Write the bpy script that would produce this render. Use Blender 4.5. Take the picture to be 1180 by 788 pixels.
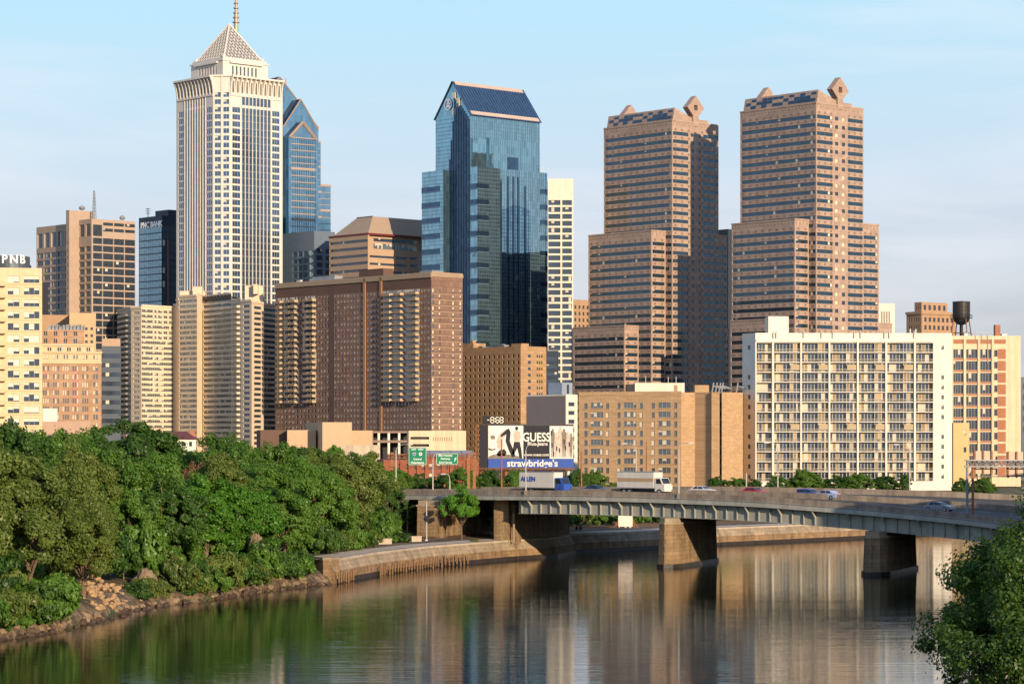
import bpy, math, random
import numpy as np
from mathutils import Vector

sc = bpy.context.scene
for _o in list(bpy.data.objects):
    bpy.data.objects.remove(_o)
COL = sc.collection
R = math.radians
F, CX, HY, HC, GZ = 2921.0, 590.0, 505.0, 20.0, 5.0      # focal length in photo pixels, centre column, horizon row, eye height, city level


def P(px, D): return (px - CX) * D / F
def Zp(py, D): return HC + (HY - py) * D / F


# ------------------------------------------------------------------ camera
cam_d = bpy.data.cameras.new('camera')
cam = bpy.data.objects.new('camera', cam_d)
COL.objects.link(cam)
sc.camera = cam
cam.location = (0, 0, HC)
cam.rotation_euler = (R(90), 0, 0)
cam_d.sensor_width = 36
cam_d.lens = F / 1180 * 36
cam_d.shift_y = (HY - 394) / 1180
cam_d.clip_start, cam_d.clip_end = 1, 20000

# ------------------------------------------------------------------ light and sky
SUN_AZ, SUN_EL = 150.5, 14.0
sa, se = R(SUN_AZ), R(SUN_EL)
S = Vector((math.sin(sa) * math.cos(se), math.cos(sa) * math.cos(se), math.sin(se)))
sun_d = bpy.data.lights.new('sun', 'SUN')
sun = bpy.data.objects.new('sun', sun_d)
COL.objects.link(sun)
sun_d.energy, sun_d.angle, sun_d.color = 5.0, R(0.53), (1.0, 0.78, 0.53)
sun.rotation_euler = (-S).to_track_quat('-Z', 'Y').to_euler()
world = bpy.data.worlds.new('World')
sc.world = world
world.use_nodes = True


def build_world():
    nt = world.node_tree
    N, L = nt.nodes, nt.links
    bg = N['Background']
    sky = N.new('ShaderNodeTexSky')
    sky.sky_type, sky.sun_disc = 'NISHITA', False
    sky.sun_elevation, sky.sun_rotation = se, sa
    sky.air_density, sky.dust_density, sky.ozone_density = 1.3, 1.2, 2.2
    tc = N.new('ShaderNodeTexCoord')
    sep = N.new('ShaderNodeSeparateXYZ')
    L.new(tc.outputs['Generated'], sep.inputs[0])
    # evening colours by height above the horizon, on top of the physical sky
    ramp = N.new('ShaderNodeValToRGB')
    e = ramp.color_ramp.elements
    e[0].position, e[0].color = 0.0, (5.0, 5.2, 6.1, 1)
    e[1].position, e[1].color = 1.0, (.8, 2.1, 5.2, 1)
    for p, c in ((.05, (5.5, 5.95, 6.9)), (.10, (6.0, 7.1, 8.6)), (.165, (4.9, 7.7, 9.5)), (.26, (2.6, 5.0, 7.6)), (.5, (.8, 2.1, 5.2))):
        x = e.new(p)
        x.color = (*c, 1)
    L.new(sep.outputs['Z'], ramp.inputs[0])
    mp = N.new('ShaderNodeMapping')
    mp.inputs['Scale'].default_value = (1.0, 1.0, 9.0)
    L.new(tc.outputs['Generated'], mp.inputs[0])
    nz = N.new('ShaderNodeTexNoise')
    nz.inputs['Scale'].default_value, nz.inputs['Detail'].default_value, nz.inputs['Roughness'].default_value = 2.6, 7, .55
    nz.inputs['Distortion'].default_value = .5
    L.new(mp.outputs[0], nz.inputs['Vector'])
    cr = N.new('ShaderNodeValToRGB')
    cr.color_ramp.elements[0].position, cr.color_ramp.elements[1].position = .43, .70
    L.new(nz.outputs[0], cr.inputs[0])
    cl = N.new('ShaderNodeMath')
    cl.operation, cl.inputs[1].default_value = 'MULTIPLY', .62
    L.new(cr.outputs[0], cl.inputs[0])
    m0 = N.new('ShaderNodeMix')
    m0.data_type = 'RGBA'
    m0.inputs['Factor'].default_value = .8
    L.new(sky.outputs[0], m0.inputs['A'])
    L.new(ramp.outputs[0], m0.inputs['B'])
    m1 = N.new('ShaderNodeMix')
    m1.data_type = 'RGBA'
    L.new(cl.outputs[0], m1.inputs['Factor'])
    L.new(m0.outputs['Result'], m1.inputs['A'])
    m1.inputs['B'].default_value = (7.9, 8.0, 8.6, 1)
    L.new(m1.outputs['Result'], bg.inputs[0])
    bg.inputs[1].default_value = 0.1


build_world()
sc.view_settings.view_transform = 'Standard'
sc.view_settings.look = 'None'
sc.view_settings.exposure = 0.2
sc.view_settings.gamma = 1.0
sc.cycles.max_bounces = 6
sc.cycles.diffuse_bounces = 3
sc.cycles.glossy_bounces = 3
sc.cycles.transmission_bounces = 3
sc.cycles.transparent_max_bounces = 4
sc.cycles.use_denoising = True
sc.cycles.caustics_reflective = False
sc.cycles.caustics_refractive = False

# ------------------------------------------------------------------ helpers
MATS = {}


def mat(key, col=(.5, .5, .5), rough=.7, metal=0.0, spec=.4, var=.12, scale=.15, streak=0.0, col2=None, bump=0.0, bscale=3.0,
        brick=None, emit=None):
    """Principled material with mottling (var), rain streaks, an optional second stain colour and optional brick courses."""
    if key in MATS:
        return MATS[key]
    m = bpy.data.materials.new(key)
    MATS[key] = m
    m.use_nodes = True
    nt = m.node_tree
    N, L = nt.nodes, nt.links
    b = N['Principled BSDF']
    b.inputs['Roughness'].default_value = rough
    b.inputs['Metallic'].default_value = metal
    b.inputs['Specular IOR Level'].default_value = spec
    tc = N.new('ShaderNodeTexCoord')
    out = None
    base = N.new('ShaderNodeRGB')
    base.outputs[0].default_value = (*col, 1)
    out = base.outputs[0]
    if brick:
        br = N.new('ShaderNodeTexBrick')
        br.inputs['Scale'].default_value = 1.0
        br.inputs['Brick Width'].default_value, br.inputs['Row Height'].default_value = brick[0], brick[1]
        br.inputs['Mortar Size'].default_value = brick[2]
        br.inputs['Color1'].default_value = (*col, 1)
        br.inputs['Color2'].default_value = (*[c * .78 for c in col], 1)
        br.inputs['Mortar'].default_value = (*[c * .6 for c in col], 1)
        mp = N.new('ShaderNodeMapping')
        mp.inputs['Rotation'].default_value = (R(90), 0, 0)
        sp = N.new('ShaderNodeSeparateXYZ')
        L.new(tc.outputs['Object'], sp.inputs[0])
        ad = N.new('ShaderNodeMath')
        ad.operation = 'ADD'
        L.new(sp.outputs[0], ad.inputs[0])
        L.new(sp.outputs[1], ad.inputs[1])
        cb = N.new('ShaderNodeCombineXYZ')
        L.new(ad.outputs[0], cb.inputs[0])
        L.new(sp.outputs[2], cb.inputs[1])
        L.new(cb.outputs[0], br.inputs['Vector'])
        out = br.outputs[0]
    if var > 0 or col2:
        nz = N.new('ShaderNodeTexNoise')
        nz.inputs['Scale'].default_value, nz.inputs['Detail'].default_value = scale, 6
        nz.inputs['Roughness'].default_value = .65
        L.new(tc.outputs['Object'], nz.inputs['Vector'])
        if col2:
            rp = N.new('ShaderNodeValToRGB')
            rp.color_ramp.elements[0].position, rp.color_ramp.elements[1].position = .42, .6
            L.new(nz.outputs[0], rp.inputs[0])
            mx = N.new('ShaderNodeMix')
            mx.data_type = 'RGBA'
            L.new(rp.outputs[0], mx.inputs['Factor'])
            L.new(out, mx.inputs['A'])
            mx.inputs['B'].default_value = (*col2, 1)
            out = mx.outputs['Result']
        mr = N.new('ShaderNodeMapRange')
        mr.inputs['From Min'].default_value, mr.inputs['From Max'].default_value = .3, .7
        mr.inputs['To Min'].default_value, mr.inputs['To Max'].default_value = 1 - var, 1 + var
        L.new(nz.outputs[0], mr.inputs[0])
        hs = N.new('ShaderNodeMix')
        hs.data_type, hs.blend_type = 'RGBA', 'MULTIPLY'
        hs.inputs['Factor'].default_value = 1
        L.new(out, hs.inputs['A'])
        L.new(mr.outputs[0], hs.inputs['B'])
        out = hs.outputs['Result']
    if streak > 0:
        mp = N.new('ShaderNodeMapping')
        mp.inputs['Scale'].default_value = (.9, .9, .035)
        L.new(tc.outputs['Object'], mp.inputs[0])
        n2 = N.new('ShaderNodeTexNoise')
        n2.inputs['Scale'].default_value, n2.inputs['Detail'].default_value = 1.0, 4
        L.new(mp.outputs[0], n2.inputs['Vector'])
        mr = N.new('ShaderNodeMapRange')
        mr.inputs['From Min'].default_value, mr.inputs['From Max'].default_value = .35, .7
        mr.inputs['To Min'].default_value, mr.inputs['To Max'].default_value = 1 + streak * .3, 1 - streak
        L.new(n2.outputs[0], mr.inputs[0])
        hs = N.new('ShaderNodeMix')
        hs.data_type, hs.blend_type = 'RGBA', 'MULTIPLY'
        hs.inputs['Factor'].default_value = 1
        L.new(out, hs.inputs['A'])
        L.new(mr.outputs[0], hs.inputs['B'])
        out = hs.outputs['Result']
    L.new(out, b.inputs['Base Color'])
    if bump > 0:
        nb = N.new('ShaderNodeTexNoise')
        nb.inputs['Scale'].default_value, nb.inputs['Detail'].default_value = bscale, 5
        L.new(tc.outputs['Object'], nb.inputs['Vector'])
        bp = N.new('ShaderNodeBump')
        bp.inputs['Strength'].default_value, bp.inputs['Distance'].default_value = bump, .3
        L.new(nb.outputs[0], bp.inputs['Height'])
        L.new(bp.outputs[0], b.inputs['Normal'])
    if emit:
        b.inputs['Emission Color'].default_value = (*emit[:3], 1)
        b.inputs['Emission Strength'].default_value = emit[3]
    return m


def glass(key, col, metal=.7, rough=.06, wob=.02, wscale=.35, panel=None):
    """Coated window glass: mirrors its surroundings, each pane slightly uneven."""
    if key in MATS:
        return MATS[key]
    m = bpy.data.materials.new(key)
    MATS[key] = m
    m.use_nodes = True
    nt = m.node_tree
    N, L = nt.nodes, nt.links
    b = N['Principled BSDF']
    b.inputs['Roughness'].default_value = rough
    b.inputs['Metallic'].default_value = metal
    b.inputs['Specular IOR Level'].default_value = .9
    tc = N.new('ShaderNodeTexCoord')
    nz = N.new('ShaderNodeTexNoise')
    nz.inputs['Scale'].default_value, nz.inputs['Detail'].default_value = wscale, 2
    L.new(tc.outputs['Object'], nz.inputs['Vector'])
    bp = N.new('ShaderNodeBump')
    bp.inputs['Strength'].default_value, bp.inputs['Distance'].default_value = 1.0, wob
    L.new(nz.outputs[0], bp.inputs['Height'])
    L.new(bp.outputs[0], b.inputs['Normal'])
    wn = N.new('ShaderNodeTexWhiteNoise')
    sn = N.new('ShaderNodeVectorMath')
    sn.operation = 'SNAP'
    sn.inputs[1].default_value = panel or (1.5, 1.5, 2.0)
    L.new(tc.outputs['Object'], sn.inputs[0])
    L.new(sn.outputs[0], wn.inputs['Vector'])
    mr = N.new('ShaderNodeMapRange')
    mr.inputs['To Min'].default_value, mr.inputs['To Max'].default_value = .8, 1.15
    L.new(wn.outputs[0], mr.inputs[0])
    mx = N.new('ShaderNodeMix')
    mx.data_type, mx.blend_type = 'RGBA', 'MULTIPLY'
    mx.inputs['Factor'].default_value = 1
    mx.inputs['A'].default_value = (*col, 1)
    L.new(mr.outputs[0], mx.inputs['B'])
    L.new(mx.outputs['Result'], b.inputs['Base Color'])
    return m


class MB:
    """Collects shapes; build() links them as ONE mesh object."""
    def __init__(s):
        s.v, s.f, s.m = [], [], []

    def quad(s, a, b, c, d, m=0):
        i = len(s.v)
        s.v += [a, b, c, d]
        s.f.append((i, i + 1, i + 2, i + 3))
        s.m.append(m)

    def poly(s, pts, m=0):
        i = len(s.v)
        s.v += list(pts)
        s.f.append(tuple(range(i, i + len(pts))))
        s.m.append(m)

    def box(s, x0, x1, y0, y1, z0, z1, m=0):
        if x0 > x1: x0, x1 = x1, x0
        if y0 > y1: y0, y1 = y1, y0
        if z0 > z1: z0, z1 = z1, z0
        i = len(s.v)
        s.v += [(x0, y0, z0), (x1, y0, z0), (x1, y1, z0), (x0, y1, z0), (x0, y0, z1), (x1, y0, z1), (x1, y1, z1), (x0, y1, z1)]
        for q in ((0, 3, 2, 1), (4, 5, 6, 7), (0, 1, 5, 4), (1, 2, 6, 5), (2, 3, 7, 6), (3, 0, 4, 7)):
            s.f.append(tuple(i + k for k in q))
            s.m.append(m)

    def obox(s, c, d, hw, hd, z0, z1, m=0):
        """box centred on plan point c, long axis d (2D unit), half length hw, half depth hd"""
        n = (-d[1], d[0])
        p = [(c[0] + a * d[0] * hw + b * n[0] * hd, c[1] + a * d[1] * hw + b * n[1] * hd) for a, b in ((-1, -1), (1, -1), (1, 1), (-1, 1))]
        s.prism(p, z0, z1, m)

    def prism(s, poly, z0, z1, m=0, caps=True):
        n = len(poly)
        i = len(s.v)
        s.v += [(x, y, z0) for x, y in poly] + [(x, y, z1) for x, y in poly]
        for k in range(n):
            j = (k + 1) % n
            s.f.append((i + k, i + j, i + n + j, i + n + k))
            s.m.append(m)
        if caps:
            s.f.append(tuple(range(i + n, i + 2 * n)))
            s.f.append(tuple(range(i + n - 1, i - 1, -1)))
            s.m += [m, m]

    def tube(s, a, b, r0, r1=None, n=8, m=0):
        r1 = r0 if r1 is None else r1
        a, b = Vector(a), Vector(b)
        d = (b - a)
        if d.length < 1e-6: return
        q = d.to_track_quat('Z', 'Y')
        i = len(s.v)
        for c, r in ((a, r0), (b, r1)):
            for k in range(n):
                t = 2 * math.pi * k / n
                s.v.append(tuple(c + q @ Vector((r * math.cos(t), r * math.sin(t), 0))))
        for k in range(n):
            j = (k + 1) % n
            s.f.append((i + k, i + j, i + n + j, i + n + k))
            s.m.append(m)
        s.f.append(tuple(range(i + n - 1, i - 1, -1)))
        s.f.append(tuple(range(i + n, i + 2 * n)))
        s.m += [m, m]

    def lathe(s, c, prof, n=24, m=0):
        i = len(s.v)
        for r, z in prof:
            for k in range(n):
                t = 2 * math.pi * k / n
                s.v.append((c[0] + r * math.cos(t), c[1] + r * math.sin(t), c[2] + z))
        for a in range(len(prof) - 1):
            for k in range(n):
                j = (k + 1) % n
                s.f.append((i + a * n + k, i + a * n + j, i + (a + 1) * n + j, i + (a + 1) * n + k))
                s.m.append(m)

    def mesh(s, name, mats):
        me = bpy.data.meshes.new(name)
        me.from_pydata([tuple(v) for v in s.v], [], s.f)
        for x in mats:
            me.materials.append(x)
        if len(mats) > 1:
            me.polygons.foreach_set('material_index', np.array(s.m, dtype=np.int32))
        me.update()
        return me

    def build(s, name, mats, parent=None, loc=(0, 0, 0), rot=0):
        if not isinstance(mats, (list, tuple)): mats = [mats]
        return link(name, s.mesh(name, mats), parent, loc, rot)


def link(name, data, parent=None, loc=(0, 0, 0), rot=0):
    o = bpy.data.objects.new(name, data)
    COL.objects.link(o)
    o.parent = parent
    o.location = loc
    o.rotation_euler = (0, 0, rot)
    return o


def tag(o, label=None, cat=None, group=None, kind=None):
    if label: o['label'] = label
    if cat: o['category'] = cat
    if group: o['group'] = group
    if kind: o['kind'] = kind
    return o


def thing(name, label, cat, loc=(0, 0, 0), rot=0, group=None):
    return tag(link(name, None, None, loc, rot), label, cat, group)


def copy_tree(o, parent=None):
    c = o.copy()
    COL.objects.link(c)
    c.parent = parent
    for ch in [k for k in o.children]:
        copy_tree(ch, c)
    return c


def smooth(me):
    me.polygons.foreach_set('use_smooth', np.ones(len(me.polygons), dtype=bool))


def text(body, size, m, parent, loc, rot=(R(90), 0, 0), name='lettering', extrude=.02, bold=0.0, align='CENTER', sx=1.0):
    cu = bpy.data.curves.new(name, 'FONT')
    cu.body, cu.size, cu.align_x, cu.align_y = body, size, align, 'CENTER'
    cu.extrude, cu.offset = extrude, bold
    cu.resolution_u = 3
    cu.space_line = .95
    t = bpy.data.objects.new(name, cu)
    COL.objects.link(t)
    bpy.context.view_layer.update()
    me = bpy.data.meshes.new_from_object(t.evaluated_get(bpy.context.evaluated_depsgraph_get()))
    bpy.data.objects.remove(t)
    me.name = name
    me.materials.clear()
    me.materials.append(m)
    o = link(name, me, parent, loc)
    o.rotation_euler = rot
    o.scale = (sx, 1, 1)
    return o
# ------------------------------------------------------------------ ground, river, banks
def noise2(x, y, s=1.0):
    return (math.sin(x * .37 * s + 1.3) * math.cos(y * .29 * s - .7) + .5 * math.sin(x * .91 * s + y * .77 * s) + .3 * math.sin(x * 2.1 * s - y * 1.7 * s + 2)) / 1.8


def resample(pts, step):
    out = []
    for (x0, y0), (x1, y1) in zip(pts, pts[1:]):
        n = max(1, int(math.hypot(x1 - x0, y1 - y0) / step))
        for k in range(n):
            t = k / n
            out.append((x0 + (x1 - x0) * t, y0 + (y1 - y0) * t))
    out.append(pts[-1])
    return out


def normals(pts, side):
    ns = []
    for i in range(len(pts)):
        a, b = pts[max(0, i - 2)], pts[min(len(pts) - 1, i + 2)]
        dx, dy = b[0] - a[0], b[1] - a[1]
        l = math.hypot(dx, dy)
        ns.append((-dy / l * side, dx / l * side))
    return ns


WL = [(-62, -60), (-60, 60), (-55, 150), (-52, 200), (-50.7, 251), (-47.4, 261), (-45.8, 273), (-43.1, 300), (-37.4, 312), (-32.8, 330), (-25.0, 348), (-19.2, 374), (-12.2, 395), (-.4, 417), (7.3, 428), (10.8, 443),
      (26, 460), (39, 475), (71, 508), (94, 536), (150, 620), (240, 790), (500, 1300), (900, 2200), (1500, 4000)]
WR = [(9, -60), (10, 0), (17, 85), (47, 206), (65, 290), (68, 340), (84, 385), (112, 440), (150, 540), (240, 700), (420, 980), (900, 1900), (1600, 4000)]

M_grass = mat('bank_grass', (.055, .075, .025), .95, var=.35, scale=.12, col2=(.13, .1, .06), bump=.6, bscale=1.2)
M_dirt = mat('bank_soil', (.09, .065, .04), .95, var=.45, scale=.8, col2=(.19, .13, .075), bump=1.0, bscale=1.6)
M_conc = mat('pale_concrete', (.52, .43, .32), .85, var=.18, scale=.25, streak=.2, bump=.2)
M_stone = mat('embankment_stone', (.36, .28, .19), .9, var=.25, scale=.35, streak=.25, brick=(1.6, .55, .03), bump=.5)
M_darkwet = mat('wet_sheet_pile', (.035, .025, .02), .5, var=.4, scale=.7, bump=.3)


def bank(name, pts, side, prof, mat_, step=5, jitter=.5):
    p = resample(pts, step)
    nn = normals(p, side)
    mb = MB()
    rows = []
    for (x, y), (nx, ny) in zip(p, nn):
        row = []
        for k, (d, z) in enumerate(prof):
            j = 0 if k in (0,) or d > 1000 else jitter * min(1, d / 3 + .3)
            jj = noise2(x * 1.3 + d, y * 1.3) * j
            row.append((x + nx * (d + jj), y + ny * (d + jj), z + (noise2(x + 9, y + d * 2) * .35 * j)))
        rows.append(row)
    W = len(prof)
    for row in rows:
        mb.v += row
    for i in range(len(rows) - 1):
        for k in range(W - 1):
            a = i * W + k
            mb.f.append((a, a + 1, a + W + 1, a + W))
            mb.m.append(0)
    o = mb.build(name, mat_)
    smooth(o.data)
    return o


water = MB()
water.quad((-300, -200, 0), (9000, -200, 0), (9000, 9000, 0), (-300, 9000, 0))


def water_mat():
    m = bpy.data.materials.new('river_water')
    m.use_nodes = True
    nt = m.node_tree
    N, L = nt.nodes, nt.links
    b = N['Principled BSDF']
    b.inputs['Base Color'].default_value = (.006, .012, .006, 1)
    b.inputs['Roughness'].default_value = .02
    b.inputs['IOR'].default_value = 1.333
    b.inputs['Specular IOR Level'].default_value = .5
    tc = N.new('ShaderNodeTexCoord')
    prev = None
    for sx, sy, s, dist, det in ((.10, 1.0, .9, .017, 3), (.14, 1.0, 3.2, .0075, 4), (.05, .5, .16, .035, 2)):
        mp = N.new('ShaderNodeMapping')
        mp.inputs['Scale'].default_value = (sx, sy, 1)
        mp.inputs['Rotation'].default_value = (0, 0, R(3 if s > 1 else -2))
        L.new(tc.outputs['Object'], mp.inputs[0])
        nz = N.new('ShaderNodeTexNoise')
        nz.inputs['Scale'].default_value, nz.inputs['Detail'].default_value = s, det
        L.new(mp.outputs[0], nz.inputs['Vector'])
        bp = N.new('ShaderNodeBump')
        bp.inputs['Strength'].default_value, bp.inputs['Distance'].default_value = 1.0, dist
        L.new(nz.outputs[0], bp.inputs['Height'])
        if prev: L.new(prev, bp.inputs['Normal'])
        prev = bp.outputs[0]
    L.new(prev, b.inputs['Normal'])
    mp = N.new('ShaderNodeMapping')           # wind patches: some water a little rougher
    mp.inputs['Scale'].default_value = (.012, .05, 1)
    L.new(tc.outputs['Object'], mp.inputs[0])
    nz = N.new('ShaderNodeTexNoise')
    nz.inputs['Scale'].default_value, nz.inputs['Detail'].default_value = 1.0, 4
    L.new(mp.outputs[0], nz.inputs['Vector'])
    mr = N.new('ShaderNodeMapRange')
    mr.inputs['From Min'].default_value, mr.inputs['From Max'].default_value = .45, .68
    mr.inputs['To Min'].default_value, mr.inputs['To Max'].default_value = .008, .038
    L.new(nz.outputs[0], mr.inputs[0])
    L.new(mr.outputs[0], b.inputs['Roughness'])
    return m


tag(water.build('river_water', water_mat()), 'calm dark green river with fine ripples', 'river', kind='structure')
tag(bank('ground', WL, 1, [(-3, -3), (0, -.6), (.8, .9), (2.5, 1.9), (6, 2.6), (13, 2.9), (26, 3.4), (45, 4.6), (90, 5), (6000, 5)], M_grass, 5, .8),
    'grassy left river bank and city ground', 'ground', kind='structure')
tag(bank('right_bank_ground', WR, -1, [(-3, -3), (0, -.6), (2, 1.5), (6, 3.5), (14, 5), (60, 5), (6000, 5)], M_grass, 12, .8),
    'grassy right river bank', 'ground', kind='structure')

tag(bank('bank_soil', WL[3:11], 1, [(.05, -.3), (.82, .98), (2.5, 1.98), (6, 2.68), (8.5, 2.76)], M_dirt, 5, .8), 'bare brown soil strip at the foot of the left bank', 'soil', kind='structure')
# stone embankment, from the landing before the bridge to the far bend
EM = [(-24.6, 349.5)] + WL[11:22]


def strip(mb, pts, nn, prof, m=0, matrow=None):
    W = len(prof)
    b0 = len(mb.v)
    for (x, y), (nx, ny) in zip(pts, nn):
        for d, z in prof:
            mb.v.append((x + nx * d, y + ny * d, z))
    for i in range(len(pts) - 1):
        for k in range(W - 1):
            a = b0 + i * W + k
            mb.f.append((a, a + 1, a + W + 1, a + W))
            mb.m.append(matrow[k] if matrow else m)


ep = resample(EM, 4)
en = normals(ep, 1)
mb = MB()
strip(mb, ep, en, [(-.45, -2), (-.45, .55), (-.2, .6), (-.1, 1.7), (.55, 3.0), (.5, 3.25), (1.5, 3.27), (1.52, 3.1)], matrow=[1, 1, 2, 0, 3, 3, 3])
b0 = len(mb.v)
W8 = 8
mb.poly([mb.v[k] for k in range(W8)] + [(ep[0][0] + en[0][0] * 1.5, ep[0][1] + en[0][1] * 1.5, -2)], 2)
M_wetst = mat('stained_lower_masonry', (.30, .19, .10), .85, var=.3, scale=.5, streak=.4, brick=(1.6, .5, .03), bump=.5)
emb = mb.build('embankment_wall', [M_stone, M_darkwet, M_wetst, M_conc])
tag(emb, 'long stone embankment wall with pale coping running along the far river bank', 'embankment wall')
mb = MB()
strip(mb, ep, en, [(1.54, 3.3), (5.2, 3.37)])
tag(mb.build('riverside_path', M_conc), 'pale concrete riverside path behind the embankment wall', 'path', kind='structure')
mb = MB()
strip(mb, ep, en, [(5.2, 3.35), (9.5, 3.44)])
tag(mb.build('dirt_verge', M_dirt), 'brown dirt verge between the path and the rail line', 'verge', kind='structure')
mb = MB()
strip(mb, ep, en, [(9.5, 3.46), (19, 3.7)])
M_ballast = mat('rail_ballast', (.17, .12, .09), .95, var=.3, scale=1.2, bump=.6)
tag(mb.build('rail_bed', M_ballast), 'brown ballast bed of the riverside rail line', 'rail bed', kind='structure')
mb = MB()
for d in (12.0, 13.5, 15.5, 17.0):
    strip(mb, ep, en, [(d - .05, 3.5), (d - .05, 3.78), (d + .05, 3.78), (d + .05, 3.5)])
tag(mb.build('railway_track', mat('rail_steel', (.2, .13, .09), .4, metal=.7)), 'two lines of steel rails along the river behind the path', 'railway track')
# grassy slope rising to the city behind the rails
mb = MB()
strip(mb, ep, en, [(19, 3.6), (24, 4.6), (34, 6.4), (46, 6.0), (60, 4.9)])
tag(mb.build('green_slope', M_grass), 'green slope behind the riverside rail line', 'slope', kind='structure')

# timber piles along the wall between the landing and the bridge
M_timber = mat('weathered_timber', (.22, .13, .07), .9, var=.35, scale=2.0, streak=.3)
M_tdark = mat('dark_wet_timber', (.06, .035, .02), .8, var=.3, scale=2.0)
rnd = random.Random(5)
pm = MB()
pm.lathe((0, 0, 0), [(.16, -2), (.16, .4)], 8, 1)
pm.lathe((0, 0, 0), [(.16, .4), (.15, 1.7), (.0, 1.75)], 8, 0)
pile_me = pm.mesh('timber_pile', [M_timber, M_tdark])
q = resample([(-24.6, 349.5), (-19.2, 374), (-12.2, 395), (-6, 406.5)], 1.15)
qn = normals(q, 1)
for k, ((x, y), (nx, ny)) in enumerate(zip(q, qn)):
    if k > 48 or 6 < k < 18: continue
    o = link('timber_pile', pile_me, None, (x - nx * .75, y - ny * .75, -.2 + rnd.uniform(-.25, .1)))
    o.rotation_euler = (rnd.uniform(-.03, .03), rnd.uniform(-.03, .03), rnd.random() * 6)
    tag(o, 'brown timber pile in the row standing against the embankment wall', 'pile', 'timber piles along the embankment')

# old stone pier stumps and boulders on the natural bank
def rock_mesh(rnd, r):
    mb = MB()
    n, m = 7, 5
    prof = []
    for a in range(m + 1):
        for k in range(n):
            th, ph = 2 * math.pi * k / n, math.pi * a / m
            rr = r * rnd.uniform(.75, 1.15)
            mb.v.append((rr * math.sin(ph) * math.cos(th), rr * .9 * math.sin(ph) * math.sin(th), rr * .7 * math.cos(ph)))
    for a in range(m):
        for k in range(n):
            j = (k + 1) % n
            mb.f.append((a * n + k, a * n + j, (a + 1) * n + j, (a + 1) * n + k))
            mb.m.append(0)
    return mb


M_rock = mat('bank_rock', (.25, .175, .115), .9, var=.3, scale=.8, bump=.6)
M_rock2 = mat('dark_wet_rock', (.07, .045, .03), .6, var=.3, scale=1.0, bump=.6)
rs = MB()
nat = resample(WL[3:11], 1.0)
natn = normals(nat, 1)
for (x, y), (nx, ny) in zip(nat, natn):
    for _ in range(3):
        r = rnd.uniform(.2, .65)
        d = rnd.uniform(-.3, 1.6)
        o = rock_mesh(rnd, r)
        b0 = len(rs.v)
        cx, cy, cz = x + nx * d + rnd.uniform(-.5, .5), y + ny * d + rnd.uniform(-.5, .5), max(-.1, d * .8) * rnd.uniform(.4, 1)
        rs.v += [(a + cx, b + cy, c + cz) for a, b, c in o.v]
        rs.f += [tuple(i + b0 for i in f) for f in o.f]
        rs.m += [1 if cz < .35 else 0] * len(o.f)
tag(rs.build('bank_rocks', [M_rock, M_rock2]), 'jumble of brown rocks along the natural left waterline', 'rocks', kind='stuff')
rs = MB()
for _ in range(150):
    D = rnd.uniform(280, 302)
    # nearest bank point
    t = (D - 261) / 39
    x0 = -47.4 + 4.3 * t
    d = rnd.uniform(.5, 7)
    r = rnd.uniform(.15, .5)
    o = rock_mesh(rnd, r)
    b0 = len(rs.v)
    z = .7 + d * .42 + rnd.uniform(-.1, .3)
    rs.v += [(a + x0 - d, b + D, c + z) for a, b, c in o.v]
    rs.f += [tuple(i + b0 for i in f) for f in o.f]
    rs.m += [0] * len(o.f)
tag(rs.build('rubble_slope', [mat('pale_rubble', (.40, .26, .14), .9, var=.35, scale=1.5)]), 'slope of pale broken rubble under the left trees', 'rubble', kind='stuff')


def boulder(px, D, r, h, label):
    mb = MB()
    n, m = 30, 18
    sd = px * .37
    for a in range(m + 1):
        for k in range(n):
            th, ph = 2 * math.pi * k / n, math.pi * a / m
            x_, y_, z_ = math.sin(ph) * math.cos(th), math.sin(ph) * math.sin(th), math.cos(ph)
            rr = 1 + .22 * noise2(x_ * 5 + sd, y_ * 5 + z_ * 3) + .10 * noise2(x_ * 14 + z_ * 9, y_ * 14 + sd) + .05 * noise2(z_ * 30, x_ * 30 + sd)
            mb.v.append((rr * x_, rr * y_, rr * z_))
    for a in range(m):
        for k in range(n):
            j = (k + 1) % n
            mb.f.append((a * n + k, a * n + j, (a + 1) * n + j, (a + 1) * n + k))
            mb.m.append(0)
    o = mb.build('boulder', M_rock)
    smooth(o.data)
    o.location = (P(px, D), D, h * .3)
    o.scale = (r, r * .8, h)
    tag(o, label, 'boulder')


boulder(166, 306, 1.9, 3.4, 'big rounded tan rock at the waterline beside the pale rubble')
boulder(296, 336, 1.3, 6.0, 'upright tan rock column at the water below the bright green tree')
boulder(312, 339, 1.2, 3.0, 'low brown rock block right of the upright rock column')
for px, D, w, label in ((377, 351, 1.2, 'square weathered masonry block at the start of the stone wall'),):
    mb = MB()
    mb.box(-w, w, -w, w, -1, 3.2)
    mb.box(-w * 1.1, w * 1.1, -w * 1.1, w * 1.1, 3.2, 3.6, 1)
    tag(mb.build('masonry_block', [M_wetst, M_stone], None, (P(px, D), D, 0), R(30)), label, 'masonry block')

# two pale blocks on the landing
for px, D, w, label in ((440, 398, 3.2, 'long pale concrete block on the landing left of the weeds'), (478, 408, 2.0, 'short pale concrete block on the landing right of the weeds')):
    mb = MB()
    mb.box(-w / 2, w / 2, -.5, .5, 0, .9)
    mb.box(-w / 2 - .05, w / 2 + .05, -.55, .55, .9, 1.0)
    tag(mb.build('concrete_block', M_conc, None, (P(px, D), D, 3.3), R(40)), label, 'concrete block')
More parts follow.
